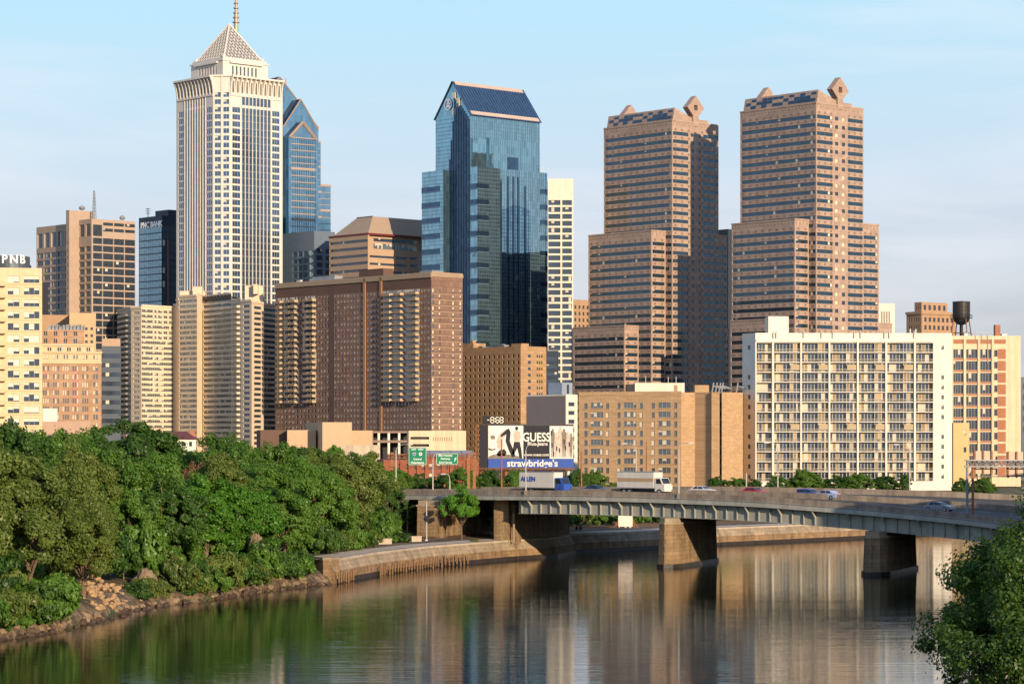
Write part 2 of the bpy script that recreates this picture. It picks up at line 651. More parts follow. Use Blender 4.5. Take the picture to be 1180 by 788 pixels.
# ------------------------------------------------------------------ building kit
WM = {}
M_frame = mat('window_frame', (.42, .38, .32), .5, var=.05)
M_framed = mat('dark_frame', (.05, .05, .055), .5, var=.05)
M_blind = mat('drawn_blind', (.62, .55, .44), .8, var=.2, scale=1.0)
M_roof = mat('flat_roof', (.17, .16, .15), .9, var=.3, scale=.3)
M_steel = mat('grey_steel', (.38, .39, .40), .5, metal=.5, var=.15)
M_dkmetal = mat('dark_metal', (.03, .03, .035), .5, metal=.3, var=.1)
G_apt = glass('apartment_glass', (.16, .19, .22), .45, .08)
G_dark = glass('dark_office_glass', (.07, .10, .14), .55, .07)
G_blue = glass('blue_office_glass', (.22, .34, .42), .8, .06)
STY = {
    'apt': dict(g=G_apt, fr=M_frame, bl=M_blind, pitch=1.1, mw=.05, blind=.45),
    'dark': dict(g=G_dark, fr=M_framed, bl=M_blind, pitch=1.5, mw=.06, blind=.08),
    'ribbon': dict(g=G_dark, fr=M_framed, bl=M_blind, pitch=1.6, mw=.10, blind=.10),
    'pale': dict(g=G_apt, fr=M_frame, bl=M_blind, pitch=.9, mw=.06, blind=.8),
    'blue': dict(g=G_blue, fr=M_framed, bl=M_blind, pitch=2.0, mw=.08, blind=0),
}


def winmesh(w, h, sty, var):
    key = (round(w, 1), round(h, 1), sty, var)
    if key in WM: return WM[key]
    w, h = key[0], key[1]
    st = STY[sty]
    rnd = random.Random(hash(key[:2]) % 1000 + var * 77 + len(sty))
    mb = MB()
    n = max(1, round(w / st['pitch']))
    cw = w / n
    for k in range(n):
        b = 0.0
        if rnd.random() < st['blind']: b = rnd.choice([.3, .45, .6, .85, .98])
        zb = h * (1 - b)
        mb.quad((k * cw, 0, 0), (k * cw + cw, 0, 0), (k * cw + cw, 0, zb), (k * cw, 0, zb), 0)
        if b > 0:
            mb.quad((k * cw, 0, zb), (k * cw + cw, 0, zb), (k * cw + cw, 0, h), (k * cw, 0, h), 2)
        if k:
            mb.box(k * cw - st['mw'] / 2, k * cw + st['mw'] / 2, -.06, -.003, 0, h, 1)
    me = mb.mesh('window', [st['g'], st['fr'], st['bl']])
    WM[key] = me
    return me


def RP(x0, y0): return ((x0, y0), (1, 0), (0, -1))
def LP(x0, y0): return ((x0, y0), (0, 1), (-1, 0))


def pp(pl, s, d, z):
    """point on a facade plane: s along, d outward, z up"""
    (ox, oy), (dx, dy), (nx, ny) = pl
    return (ox + dx * s + nx * d, oy + dy * s + ny * d, z)


def pbox(mb, pl, s0, s1, d0, d1, z0, z1, m=0):
    a = [pp(pl, s, d, 0)[:2] for s, d in ((s0, d0), (s1, d0), (s1, d1), (s0, d1))]
    mb.prism(a, z0, z1, m)


def facade(mb, pl, s0, s1, z0, z1, holes, depth=.35, m=0, mr=None):
    mr = m if mr is None else mr
    eps = 1e-4
    S_ = sorted({round(x, 3) for x in [s0, s1] + [h[0] for h in holes] + [h[1] for h in holes] if s0 - eps <= x <= s1 + eps})
    Z_ = sorted({round(x, 3) for x in [z0, z1] + [h[2] for h in holes] + [h[3] for h in holes] if z0 - eps <= x <= z1 + eps})
    grid = np.zeros((len(Z_) - 1, len(S_) - 1), bool)
    Sa, Za = np.array(S_), np.array(Z_)
    for a, b, c, d in holes:
        i0, i1 = np.searchsorted(Sa, a - .002), np.searchsorted(Sa, b - .002)
        j0, j1 = np.searchsorted(Za, c - .002), np.searchsorted(Za, d - .002)
        grid[j0:j1, i0:i1] = True
    for j in range(len(Z_) - 1):
        i = 0
        while i < len(S_) - 1:
            if grid[j, i]:
                i += 1
                continue
            k = i
            while k < len(S_) - 1 and not grid[j, k]: k += 1
            mb.quad(pp(pl, S_[i], 0, Z_[j]), pp(pl, S_[k], 0, Z_[j]), pp(pl, S_[k], 0, Z_[j + 1]), pp(pl, S_[i], 0, Z_[j + 1]), m)
            i = k
    for a, b, c, d in holes:
        mb.quad(pp(pl, a, 0, c), pp(pl, b, 0, c), pp(pl, b, -depth, c), pp(pl, a, -depth, c), mr)
        mb.quad(pp(pl, a, -depth, d), pp(pl, b, -depth, d), pp(pl, b, 0, d), pp(pl, a, 0, d), mr)
        mb.quad(pp(pl, a, -depth, c), pp(pl, a, -depth, d), pp(pl, a, 0, d), pp(pl, a, 0, c), mr)
        mb.quad(pp(pl, b, 0, c), pp(pl, b, 0, d), pp(pl, b, -depth, d), pp(pl, b, -depth, c), mr)


def grid(s0, s1, z0, z1, nx, nz, fw=.5, fh=.55, oz=.5):
    cw, ch = (s1 - s0) / nx, (z1 - z0) / nz
    return [(s0 + cw * (i + .5 - fw / 2), s0 + cw * (i + .5 + fw / 2), z0 + ch * (j + oz * (1 - fh)), z0 + ch * (j + oz * (1 - fh) + fh))
            for j in range(nz) for i in range(nx)]


class Bld:
    def __init__(s, name, label, cat, px, D, deg, group=None, gz=GZ):
        s.ox, s.oy, s.deg, s.gz = P(px, D), D, deg, gz
        s.c, s.s = math.cos(R(deg)), math.sin(R(deg))
        s.root = thing(name, label, cat, (s.ox, s.oy, gz), R(deg), group)
        s.reps = {}
        s.rnd = random.Random(int(px * 7 + D))

    def sx(s, px, y=0):
        k = (px - CX) / F
        return (k * (s.oy + y * s.c) - s.ox + y * s.s) / (s.c - k * s.s)

    def sy(s, px, x=0):
        k = (px - CX) / F
        return (k * (s.oy + x * s.s) - s.ox - x * s.c) / (-s.s - k * s.c)

    def z(s, py, x=0, y=0):
        return HC + (HY - py) * (s.oy + x * s.s + y * s.c) / F - s.gz

    def rep(s, name, me, loc, rot, area, child=None):
        s.reps.setdefault(name, []).append((area, me, loc, rot, child))

    def win(s, pl, h, depth=.33, sty='apt', nv=5, name='window'):
        (ox, oy), (dx, dy), (nx, ny) = pl
        w, hh = h[1] - h[0], h[3] - h[2]
        me = winmesh(w, hh, sty, s.rnd.randrange(nv))
        a = math.atan2(nx, -ny)
        e = (math.cos(a), math.sin(a))
        s0 = h[0] if e[0] * dx + e[1] * dy > 0 else h[1]
        p = pp(pl, s0, -depth + .004, h[2])
        wx = -ny * 1.0
        s.rep(name, me, p, a, w * hh)

    def wins(s, pl, holes, depth=.33, sty='apt', nv=5, name='window'):
        for h in holes: s.win(pl, h, depth, sty, nv, name)

    def face(s, mb, pl, s0, s1, z0, z1, holes, depth=.35, sty='apt', m=0, nv=5, mr=None, name='window'):
        facade(mb, pl, s0, s1, z0, z1, holes, depth, m, mr)
        s.wins(pl, holes, depth - .02, sty, nv, name)

    def done(s, cap=100):
        for name, L_ in s.reps.items():
            L_.sort(key=lambda t: -t[0])
            head, tail = L_[:cap], L_[cap:]
            for area, me, loc, rot, child in head:
                o = link(name, me, s.root, loc, rot)
                if child:
                    link(child[0], child[1], o)
            if tail:
                V, Fc, Mi, mats, off = [], [], [], [], 0
                for area, me, loc, rot, child in tail:
                    for q in ([me] + ([child[1]] if child else [])):
                        mm = []
                        for x in q.materials:
                            if x not in mats: mats.append(x)
                            mm.append(mats.index(x))
                        n = len(q.vertices)
                        co = np.empty(n * 3, np.float32)
                        q.vertices.foreach_get('co', co)
                        co = co.reshape(-1, 3)
                        c, si = math.cos(rot), math.sin(rot)
                        V.append(np.stack([co[:, 0] * c - co[:, 1] * si + loc[0], co[:, 0] * si + co[:, 1] * c + loc[1], co[:, 2] + loc[2]], 1))
                        for p in q.polygons:
                            Fc.append(tuple(v + off for v in p.vertices))
                            Mi.append(mm[p.material_index])
                        off += n
                me = bpy.data.meshes.new(name)
                me.from_pydata(np.concatenate(V).tolist(), [], Fc)
                for x in mats: me.materials.append(x)
                me.polygons.foreach_set('material_index', np.array(Mi, np.int32))
                o = link(name, me, s.root)
                o['kind'] = 'stuff'
        return s


def roof(b, x0, x1, y0, y1, z, mats_wall, par=1.0, t=.4, name='roof'):
    """flat roof slab inside a parapet"""
    mb = MB()
    mb.quad((x0 + t, y0 + t, z - .3), (x1 - t, y0 + t, z - .3), (x1 - t, y1 - t, z - .3), (x0 + t, y1 - t, z - .3), 1)
    for a in ((x0, x1, y0, y0 + t), (x0, x1, y1 - t, y1), (x0, x0 + t, y0 + t, y1 - t), (x1 - t, x1, y0 + t, y1 - t)):
        mb.box(*a, z + .002, z + par, 0)
        mb.box(a[0] + .001, a[1] - .001, a[2] + .001, a[3] - .001, z - .6, z, 0)
    return mb.build(name, [mats_wall, M_roof], b.root)


def backs(mb, x0, x1, y0, y1, z0, z1, m=0):
    mb.quad((x1, y0, z0), (x1, y1, z0), (x1, y1, z1), (x1, y0, z1), m)
    mb.quad((x1, y1, z0), (x0, y1, z0), (x0, y1, z1), (x1, y1, z1), m)


def units(b, spots, mat_=None):
    """small plant rooms and ducts on the roof: (x0,x1,y0,y1,z0,z1)"""
    for a in spots:
        mb = MB()
        mb.box(*a)
        mb.box(a[0] - .15, a[1] + .15, a[2] - .15, a[3] + .15, a[5], a[5] + .18)
        mb.build('roof_unit', mat_ or M_steel, b.root)


M_commerce = mat('brown_granite', (.45, .32, .25), .6, var=.08, scale=.4, brick=(4.4, 2.0, .05))
M_commerce_sq = mat('granite_inset', (.24, .17, .13), .5, var=.1)
G_com = glass('smoky_ribbon_glass', (.045, .10, .15), .65, .08)
STY['com'] = dict(g=G_com, fr=M_framed, bl=M_blind, pitch=1.6, mw=.12, blind=.05)
M_friezew = mat('pale_frieze_stone', (.6, .5, .4), .6, var=.1)


def commerce(label, px, D, cols, flush):
    b = Bld('office_tower', label, 'office tower', px, D, 42, 'twin brown stepped office towers')
    a, bb, a3, b3, FL = 10.3, 4.6, 20.6, 13.7, 4.06
    m0, m1, t20, t21, t30, t31 = cols     # photo columns of the ends of each tier
    W, L = b.sx(m1), b.sy(m0)
    br_ = .6 if flush else bb
    L2, L3 = b.sy(t20, -a), b.sy(t30, -a3)
    X2, X3 = b.sx(t21, br_), b.sx(t31, br_ + 5)
    z1, z2, z3 = 177.0, 120.6, 72.3
    mb = MB()

    def tier(x0, x1, y0, y1, zb, zt, center=False, skipL=False):
        nf = int((zt - zb) / FL)
        zz = [zt - 3.6 - FL * (k + 1) for k in range(nf)]
        rib = lambda s0, s1: [(s0, s1, z_ + .1, z_ + 1.9) for z_ in zz if z_ > zb + .2]
        w, l = x1 - x0, y1 - y0
        Rh = []
        if center:
            Rh = rib(.6, w * .345) + rib(w * .665, w - .6) + rib(w * .395, w * .46) + rib(w * .54, w * .605)
        else:
            Rh = rib(.8, w - .8)
        b.face(mb, RP(x0, y0), 0, w, zb, zt, Rh, .35, 'com', name='window_band')
        Lh = rib(.6, l - .6)
        b.face(mb, LP(x0, y0), 0, l, zb, zt, Lh, .35, 'com', name='window_band')
        backs(mb, x0, x1, y0, y1, zb, zt)
        mb.quad((x0, y0, zt - .8), (x1, y0, zt - .8), (x1, y1, zt - .8), (x0, y1, zt - .8), 3)
        # square insets in every spandrel and the notched frieze under the parapet
        for pl, ln in ((RP(x0, y0), w), (LP(x0, y0), l)):
            n = max(2, round(ln / 4.6))
            for z_ in zz:
                if z_ < zb + .2: continue
                for k in range(n):
                    c = (k + .5) * ln / n
                    if center and pl[2] == (0, -1) and ln * .36 < c < ln * .64: continue
                    pbox(mb, pl, c - .75, c + .75, .001, .03, z_ + 2.35, z_ + 3.6, 1)
            m_ = max(3, round(ln / 2.3))
            for k in range(m_):
                c = (k + .5) * ln / m_
                pbox(mb, pl, c - .55, c + .55, .001, .04, zt - 2.1 - (.25 if k % 2 else 0), zt - .9, 1)
                pbox(mb, pl, c - .22, c + .22, .04, .08, zt - 1.8, zt - 1.2, 2)
            pbox(mb, pl, -.15, ln + .15, .001, .2, zt - .5, zt + .25, 0)

    tier(0, W, 0, L, 0, z1, True)
    tier(-a, -.003, bb, L2, 0, z2)
    tier(W + .003, X2, br_, L - bb, 0, z2)
    tier(-a3, -a - .003, b3, L3, 0, z3)
    tier(X2 + .003, X3, br_ + 5, L - b3, 0, z3)
    mb.build('wall', [M_commerce, M_commerce_sq, M_friezew, M_roof], b.root)
    # sloping crown between the two diamonds
    cm = MB()
    x0, x1, hh = 1.2, W * .5, 6.5
    y0, y1 = .8, L - .8
    for y in (y0, y1):
        cm.poly([(x0, y, z1 - .7), (x1 + 4, y, z1 - .7), (x1, y, z1 + 1.5), (x0 + 1.5, y, z1 + hh)])
    cm.quad((x0, y0, z1 - .7), (x0, y1, z1 - .7), (x0 + 1.5, y1, z1 + hh), (x0 + 1.5, y0, z1 + hh), 0)
    cm.quad((x0 + 1.5, y0, z1 + hh), (x0 + 1.5, y1, z1 + hh), (x1, y1, z1 + 1.5), (x1, y0, z1 + 1.5), 0)
    rr = random.Random(4)
    nn = 13
    for k in range(nn):
        for r in range(3):
            if (k + r) % 2 == (0 if k < 7 else 1) or rr.random() < .18:
                ya = y0 + 1 + (y1 - y0 - 2) * k / nn
                yb = ya + (y1 - y0 - 2) / nn * .95
                za, zb = 1.2 + r * 1.7, 1.2 + r * 1.7 + 1.6
                f = lambda z: x0 + 1.5 * z / hh - .05
                cm.quad((f(za), ya, z1 + za - .3), (f(za), yb, z1 + za - .3), (f(zb), yb, z1 + zb - .3), (f(zb), ya, z1 + zb - .3), 1)
    crown = cm.build('crown', [M_commerce, G_com], b.root)
    for y in (-.3, L - 3.2):
        dm = MB()
        cx, cz, hd, q = W / 2, z1 + 7.5, 6.2, 1.35
        O = [(cx, cz + hd), (cx + hd, cz), (cx, cz - hd), (cx - hd, cz)]
        H = [(cx - q, cz + q), (cx + q, cz + q), (cx + q, cz - q), (cx - q, cz - q)]
        T = [(O[0], H[1], H[0]), (O[0], O[1], H[1]), (O[1], H[2], H[1]), (O[1], O[2], H[2]), (O[2], H[3], H[2]), (O[2], O[3], H[3]), (O[3], H[0], H[3]), (O[3], O[0], H[0])]
        for yy in (y, y + 3.5):
            for t in T: dm.poly([(x_, yy, z_) for x_, z_ in t])
        for ring in (O, H):
            for k in range(4):
                p, r_ = ring[k], ring[(k + 1) % 4]
                dm.quad((p[0], y, p[1]), (r_[0], y, r_[1]), (r_[0], y + 3.5, r_[1]), (p[0], y + 3.5, p[1]))
        dm.box(cx - 2.0, cx + 2.0, y + .01, y + 3.49, z1 - 2, cz - hd + 2.1)
        dm.build('diamond_finial', [M_commerce], b.root)
    units(b, [(W * .7, W * .95, 6, 12, z1 - .8, z1 + 2.5), (W * .72, W * .9, 25, 36, z1 - .8, z1 + 2)], M_commerce)
    return b.done()


commerce('nearer of the twin brown stepped towers with diamond finials, behind the white balcony block', 940.5, 1223, (853, 995, 843, 1012.8, 841.5, 1028), True)
commerce('farther brown stepped tower with diamond finials, its sunny side shaded by its twin', 774.5, 1290, (695.8, 828, 678, 837.5, 660.5, 840), False)

# ------------------------------------------------------------------ tall white tower with lattice pyramid
M_white = mat('white_granite', (.66, .62, .56), .55, var=.08, scale=.3, streak=.1)
G_mel = glass('silver_blue_glass', (.10, .16, .25), .65, .07)
STY['mel'] = dict(g=G_mel, fr=M_white, bl=M_blind, pitch=1.6, mw=.1, blind=.04)
STY['strip'] = dict(g=G_mel, fr=M_framed, bl=M_blind, pitch=9, mw=.1, blind=0)


def mellon():
    b = Bld('skyscraper', 'tallest tower, white stone with vertical ribs, flared cornice and lattice pyramid', 'skyscraper', 254, 1418, 42)
    W, L = b.sx(327), b.sy(204.2)
    W = L = (W + L) / 2
    c = 7.0
    zs, zc, zt = b.z(121), b.z(107), b.z(87)
    mb = MB()
    FL = 4.0
    nf = int(zs / FL)
    zz = [zs - FL * (k + 1) for k in range(nf)]
    for pl, ln, px0, px1, nr in ((RP(0, 0), W, c, W - 1, 8), (LP(0, 0), L, c, L - 1, 8)):
        s0, s1 = px0, px1
        bw = (s1 - s0) * .185
        h = [(s0 + 1.2, s0 + bw, z_ + .6, z_ + 3.6) for z_ in zz] + [(s1 - bw + .2, s1 - 1.2, z_ + .6, z_ + 3.6) for z_ in zz]
        a0, a1 = s0 + bw + .9, s1 - bw - .9
        sw = (a1 - a0) / nr
        strips = [(a0 + sw * k + .24, a0 + sw * (k + 1) - .24, 2, zs - .4) for k in range(nr)]
        tops = [(a0 + sw * k + .24, a0 + sw * (k + 1) - .24, zs + 1.2, zc - 1) for k in range(nr)]
        facade(mb, pl, s0, s1, 0, zc, h + strips + tops, .22)
        for hh in h: b.win(pl, hh, .2, 'mel')
        for hh in strips: b.win(pl, hh, .21, 'strip', 1, 'glass_strip')
        for hh in tops: b.win(pl, hh, .21, 'strip', 1, 'glass_strip')
        for k in range(nr + 1):
            s_ = a0 + sw * k
            pbox(mb, pl, s_ - .24, s_ + .24, .002, .3, 0, zc)
        for k in range(nr):   # faint floor bars across the glass strips
            for z_ in zz:
                pbox(mb, pl, a0 + sw * k + .25, a0 + sw * (k + 1) - .25, -.2, -.15, z_, z_ + .25, 1)
        # flared cornice ribs
        n = 11
        for k in range(n + 1):
            s_ = s0 + (s1 - s0) * k / n
            pts = [(0, zc), (.3, zc), (.7, zc + (zt - zc) * .4), (1.3, zc + (zt - zc) * .7), (2.5, zt - .4), (0, zt - .4)]
            A = [pp(pl, s_ - .4, d, z_) for d, z_ in pts]
            B = [pp(pl, s_ + .4, d, z_) for d, z_ in pts]
            i = len(mb.v)
            mb.v += A + B
            m_ = len(pts)
            mb.f += [tuple(range(i, i + m_)), tuple(range(i + m_, i + 2 * m_))[::-1]] + [(i + q, i + (q + 1) % m_, i + m_ + (q + 1) % m_, i + m_ + q) for q in range(m_)]
            mb.m += [0] * (m_ + 2)
        facade(mb, pl, s0, s1, zc, zt, [(s0 + (s1 - s0) * (k + .28) / n, s0 + (s1 - s0) * (k + .72) / n, zc + 1, zt - 2.2) for k in range(n)], 1.0, 0, 1)
        mb.quad(pp(pl, s0, -1, zc), pp(pl, s1, -1, zc), pp(pl, s1, -1, zt), pp(pl, s0, -1, zt), 1)
        pbox(mb, pl, s0 - .3, s1 + .6, -1.2, 2.7, zt - .35, zt + .7)
        pbox(mb, pl, s0, s1, .003, .5, zc - 1.0, zc - .2)
    # chamfered corner bay
    q2 = math.sqrt(.5)
    pl = ((c, 0), (-q2, q2), (-q2, -q2))
    ln = c / q2
    h = []
    for z_ in zz + [zs + .3, zs + 4.3]:
        h += [(.9, ln * .42, z_ + .75, z_ + 3.4), (ln * .58, ln - .9, z_ + .75, z_ + 3.4)]
    b.face(mb, pl, 0, ln, 0, zt, h, .5, 'mel')
    pbox(mb, pl, ln * .46, ln * .54, .002, .5, 0, zt)
    pbox(mb, pl, -.4, ln + .4, -.5, .9, zt + .003, zt + 1.0)
    backs(mb, 0, W, 0, L, 0, zt)
    mb.quad((W, 0, 0), (W - 1, 0, 0), (W - 1, 0, zt), (W, 0, zt))
    mb.quad((0, L, 0), (0, L - 1, 0), (0, L - 1, zt), (0, L, zt))
    mb.poly([(c, 0, zt + .9), (W, 0, zt + .9), (W, L, zt + .9), (0, L, zt + .9), (0, c, zt + .9)], 1)
    mb.build('wall', [M_white, mat('grey_recess', (.3, .29, .28), .7)], b.root)
    # setback block
    sb = MB()
    i, z2 = 6.0, zt + 10.2
    for pl in (RP(i, i), LP(i, i)):
        ln = W - 2 * i
        h = [(ln * .2 + k * ln * .6 / 7, ln * .2 + (k + .45) * ln * .6 / 7, zt + 2.2, z2 - 3) for k in range(7)]
        b.face(sb, pl, 0, ln, zt + .9, z2, h, .6, 'strip', name='crown_window')
        pbox(sb, pl, ln * .14, ln * .86, .003, 1.5, z2 - 1.6, z2 - .6)
        pbox(sb, pl, -.5, ln + .5, .003, .6, z2 - .5, z2 + .2)
    backs(sb, i, W - i, i, L - i, zt + .9, z2)
    sb.box(i + .5, W - i - .5, i + .5, L - i - .5, z2 - .02, z2 + 1.6)
    sb.build('setback_block', M_white, b.root)
    # pyramid
    pm = MB()
    j = 8.2
    zb, za = z2 + 1.6, z2 + 1.6 + 21.5
    m_ = W / 2
    C4 = [(j, j), (W - j, j), (W - j, L - j), (j, L - j)]
    for k in range(4):
        p, r_ = C4[k], C4[(k + 1) % 4]
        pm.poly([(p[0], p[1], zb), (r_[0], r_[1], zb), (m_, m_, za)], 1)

        def at(u, v, off=.25):   # u along the base, v up the slope (0..1)
            x = p[0] + (r_[0] - p[0]) * u
            y = p[1] + (r_[1] - p[1]) * u
            x, y = x + (m_ - x) * v, y + (m_ - y) * v
            nx, ny = (p[0] + r_[0]) / 2 - m_, (p[1] + r_[1]) / 2 - m_
            l = math.hypot(nx, ny)
            return (x + nx / l * off, y + ny / l * off, zb + (za - zb) * v + off * .5)
        n = 11
        for t in range(1, n):
            pm.tube(at(0, t / n), at(1, t / n), .16, n=4)
            u = t / n
            # lines parallel to both hips
            pm.tube(at(u, 0), at(0, u), .2, n=4)
            pm.tube(at(u, 0), at(1, 1 - u), .2, n=4)
        pm.tube((p[0], p[1], zb), (m_, m_, za + .3), .55, n=6)
        pm.tube((p[0], p[1], zb), (r_[0], r_[1], zb), .5, n=6)
    for x, y in C4: pm.lathe((x, y, zb - .2), [(.0, 0), (1.0, .4), (1.2, 1.2), (.6, 2.1), (0, 2.3)], 8)
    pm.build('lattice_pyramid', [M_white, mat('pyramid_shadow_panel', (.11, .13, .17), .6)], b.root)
    return b.done()


mellon()

# tower hidden behind it: only its spire shows
b = Bld('skyscraper', 'blue glass tower hidden behind the tallest white tower, only its thin beaded spire showing', 'skyscraper', 272, 1700, 42)
mb = MB()
w = 20
mb.prism([(-w, 0), (0, -w), (w, 0), (0, w)], 0, 215)
for k in range(4):
    p = [(-w, 0), (0, -w), (w, 0), (0, w)]
    mb.poly([(*p[k], 215), (*p[(k + 1) % 4], 215), (0, 0, 262)])
mb.build('glass_shaft', G_blue, b.root)
sp = MB()
zq = b.z(28)
sp.tube((0, 0, 255), (0, 0, zq + 8), 2.2, 1.3, 8)
sp.tube((0, 0, zq + 8), (0, 0, zq + 34), 1.0, .25, 8)
for k in range(7):
    sp.lathe((0, 0, zq + k * 3.2), [(.6, 0), (2.4 - k * .2, .8), (2.4 - k * .2, 1.3), (.6, 2)], 8)
sp.build('spire', mat('bronze_spire', (.33, .25, .2), .5, metal=.3), b.root)

# ------------------------------------------------------------------ gabled glass skyscraper behind the white tower
M_pinkst = mat('rose_stone_band', (.38, .29, .23), .6, var=.08)
G_lib = glass('sky_blue_glass', (.20, .35, .47), .85, .05, panel=(2, 2, 3.9))
G_roof = glass('deep_blue_roof_glass', (.05, .11, .22), .6, .12)


def gable(mb, pl, s0, s1, zb, ze, za, m=0):
    mb.poly([pp(pl, s0, 0, zb), pp(pl, s1, 0, zb), pp(pl, s1, 0, ze), pp(pl, (s0 + s1) / 2, 0, za), pp(pl, s0, 0, ze)], m)


b = Bld('skyscraper', 'blue glass skyscraper with nested chevron gables and rose stone bands, right of the tallest tower', 'skyscraper', 336, 1560, 36)
X = lambda px, y=0: b.sx(px, y)
mb = MB()
for (pa, pb, ye, ya, y0, m) in ((277, 367, 143, 88, 8.0, 0), (326, 367, 147, 113, 3.0, 0)):
    pl = RP(0, y0)
    s0, s1 = X(pa, y0), X(pb, y0)
    gable(mb, pl, s0, s1, 0, b.z(ye), b.z(ya), m)
    # roof planes running back
    dep = 34
    zm, zr, sm = b.z(ye), b.z(ya), (s0 + s1) / 2
    for sa_, sb_ in ((s0, sm), (s1, sm)):
        mb.quad((sa_, y0, zm), (sm, y0, zr), (sm, y0 + dep, zr), (sa_, y0 + dep, zm), 1)
    mb.quad((s1, y0, 0), (s1, y0 + dep, 0), (s1, y0 + dep, zm), (s1, y0, zm), 0)
    mb.quad((s0, y0, 0), (s0, y0 + dep, 0), (s0, y0 + dep, zm), (s0, y0, zm), 0)
    mb.quad((s0, y0 + dep, 0), (s1, y0 + dep, 0), (s1, y0 + dep, zm), (s0, y0 + dep, zm), 0)
    for sa_ in (s0, s1):
        mb.tube((sa_, y0 - .15, zm), (sm, y0 - .15, zr), .42, n=4, m=2)
        mb.tube((sm, y0 - .1, zr), (sm, y0 + dep, zr), .4, n=4, m=2)
    for k in range(16):   # roof stripes
        t = k / 16
        for sa_ in (s0, s1):
            mb.tube((sa_ + (sm - sa_) * t, y0 + .1, zm + (zr - zm) * t + .12), (sa_ + (sm - sa_) * t, y0 + dep, zm + (zr - zm) * t + .12), .16, n=4, m=3)
# inner stone bay with stone gable
pl = RP(0, 0)
s0, s1 = X(333.5), X(364.5)
sm = (s0 + s1) / 2
ze, za = b.z(157), b.z(139)
gable(mb, pl, s0, s1, 0, ze, za, 0)
for sa_ in (s0, s1):
    mb.tube((sa_, -.3, ze - 1), (sm, -.3, za - .6), 1.0, n=4, m=2)
    mb.quad((sa_, 0, 0), (sa_, 3, 0), (sa_, 3, ze), (sa_, 0, ze), 0)
    mb.quad((sa_, 0, ze), (sm, 0, za), (sm, 10, za), (sa_, 10, ze), 1)
    pbox(mb, pl, sa_ - .9, sa_ + .9, .002, .5, 0, ze)
zz = ze - 1
k = 0
while zz > 4:
    big = k % 8 == 5
    pbox(mb, pl, s0 + .9, s1 - .9, .002, .35, zz, zz + (1.5 if big else .55), 2)
    zz -= 3.9
    k += 1
for s_ in np.linspace(s0 + .9, s1 - .9, 12):
    pbox(mb, pl, s_ - .08, s_ + .08, .001, .2, 0, ze - 1, 3)
# right wings
for pa, pb, yt, y0 in ((364.5, 369.5, 160, 4.0), (369.0, 381, 210, 6.0)):
    sa_, sb_ = X(pa, y0), X(pb, y0)
    zt = b.z(yt)
    mb.box(sa_, sb_, y0, y0 + 25, 0, zt, 0)
    zz = zt - .6
    k = 0
    while zz > 4:
        mb.box(sa_ - .1, sb_ + .2, y0 - .25, y0 + 25, zz, zz + (1.3 if k % 4 == 0 else .35), 2)
        zz -= 3.9
        k += 1
mb.build('shaft', [G_lib, G_roof, M_pinkst, M_dkmetal], b.root)
sp = MB()
sp.tube((X(329, 12), 12, b.z(97)), (X(329, 12), 12, b.z(86)), .9, .1, 6)
sp.build('finial', M_pinkst, b.root)

# ------------------------------------------------------------------ blue grey block in front of it
M_bluegrey = mat('shaded_blue_grey_panel', (.13, .17, .22), .45, var=.08, scale=.3)  # panel colour takes in the bluish shade lying on the block
b = Bld('office_block', 'blue grey office block with shade in its colour, at the foot of the chevron skyscraper, above the brown apartments', 'office block', 362, 1440, 42)
L_, W_ = b.sy(324), b.sx(386)
zt = b.z(268)
mb = MB()
h = []
for k in range(14):
    z0 = zt - 13 - k * 4
    h += [(L_ * .0 + 1 + i * (L_ - 1) / 6, (i + .8) * (L_ - 1) / 6 + 1, z0, z0 + 2.9) for i in range(4)]
b.face(mb, LP(0, 0), 0, L_, 0, zt, h, .3, 'blue')
h = []
for k in range(15):
    z0 = zt - 11.5 - k * 4
    h += [(W_ * .12, W_ * .40, z0, z0 + 2.6), (W_ * .55, W_ * .9, z0, z0 + 2.6)]
b.face(mb, RP(0, 0), 0, W_, 0, zt, h, .5, 'dark')
backs(mb, 0, W_, 0, L_, 0, zt)
mb.build('wall', [M_bluegrey], b.root)
roof(b, 0, W_, 0, L_, zt, M_bluegrey)
b.done()

# ------------------------------------------------------------------ pink office with mansard roof
M_pinkc = mat('pink_concrete', (.45, .31, .21), .7, var=.08, scale=.2)
M_mansard = mat('tan_metal_roof', (.36, .27, .19), .5, var=.06, scale=.3)
M_redtrim = mat('dark_red_trim', (.16, .02, .03), .5)
b = Bld('office_block', 'pink striped office block with a tan sloping mansard roof, left of the blue glass tower', 'office block', 424, 1390, 42)
L_, W_ = b.sy(379.5), b.sx(497)
zt = b.z(269)
mb = MB()
zz = [zt - 4.6 - 4.05 * k for k in range(12)]
b.face(mb, LP(0, 0), 0, L_, 0, zt, [(.2, L_ - .2, z_, z_ + 1.5) for z_ in zz], .4, 'ribbon', name='window_band')
wr = b.sx(469)
zr = zt - 8.2
b.face(mb, RP(0, 0), 0, W_, 0, zr, [(1.2, wr, z_ - 4.4, z_ - 3.2) for z_ in zz[1:]] + [(wr + 2, W_ - 1, z_ - 4.4, z_ - 3.0) for z_ in zz[1:]], .4, 'ribbon', name='window_band')
facade(mb, RP(0, 0), 0, W_, zr, zt, [(1.0, W_ - 4, zr + .01, zt - .6)], 2.0, 0)
b.win(RP(0, 0), (5.5, W_ - 9, zr + 4.3, zr + 6.0), 1.9, 'ribbon', name='window_band')
b.win(RP(0, 0), (5.5, W_ - 9, zr + .3, zr + 3.2), 1.9, 'pale', name='window_band')
pbox(mb, RP(0, 0), 1.0, W_ - 4, -2.2, -2.0, zr, zt, 2)
mb.quad((1, 0.02, zr + .01), (W_ - 4, .02, zr + .01), (W_ - 4, 2, zr + .01), (1, 2, zr + .01))
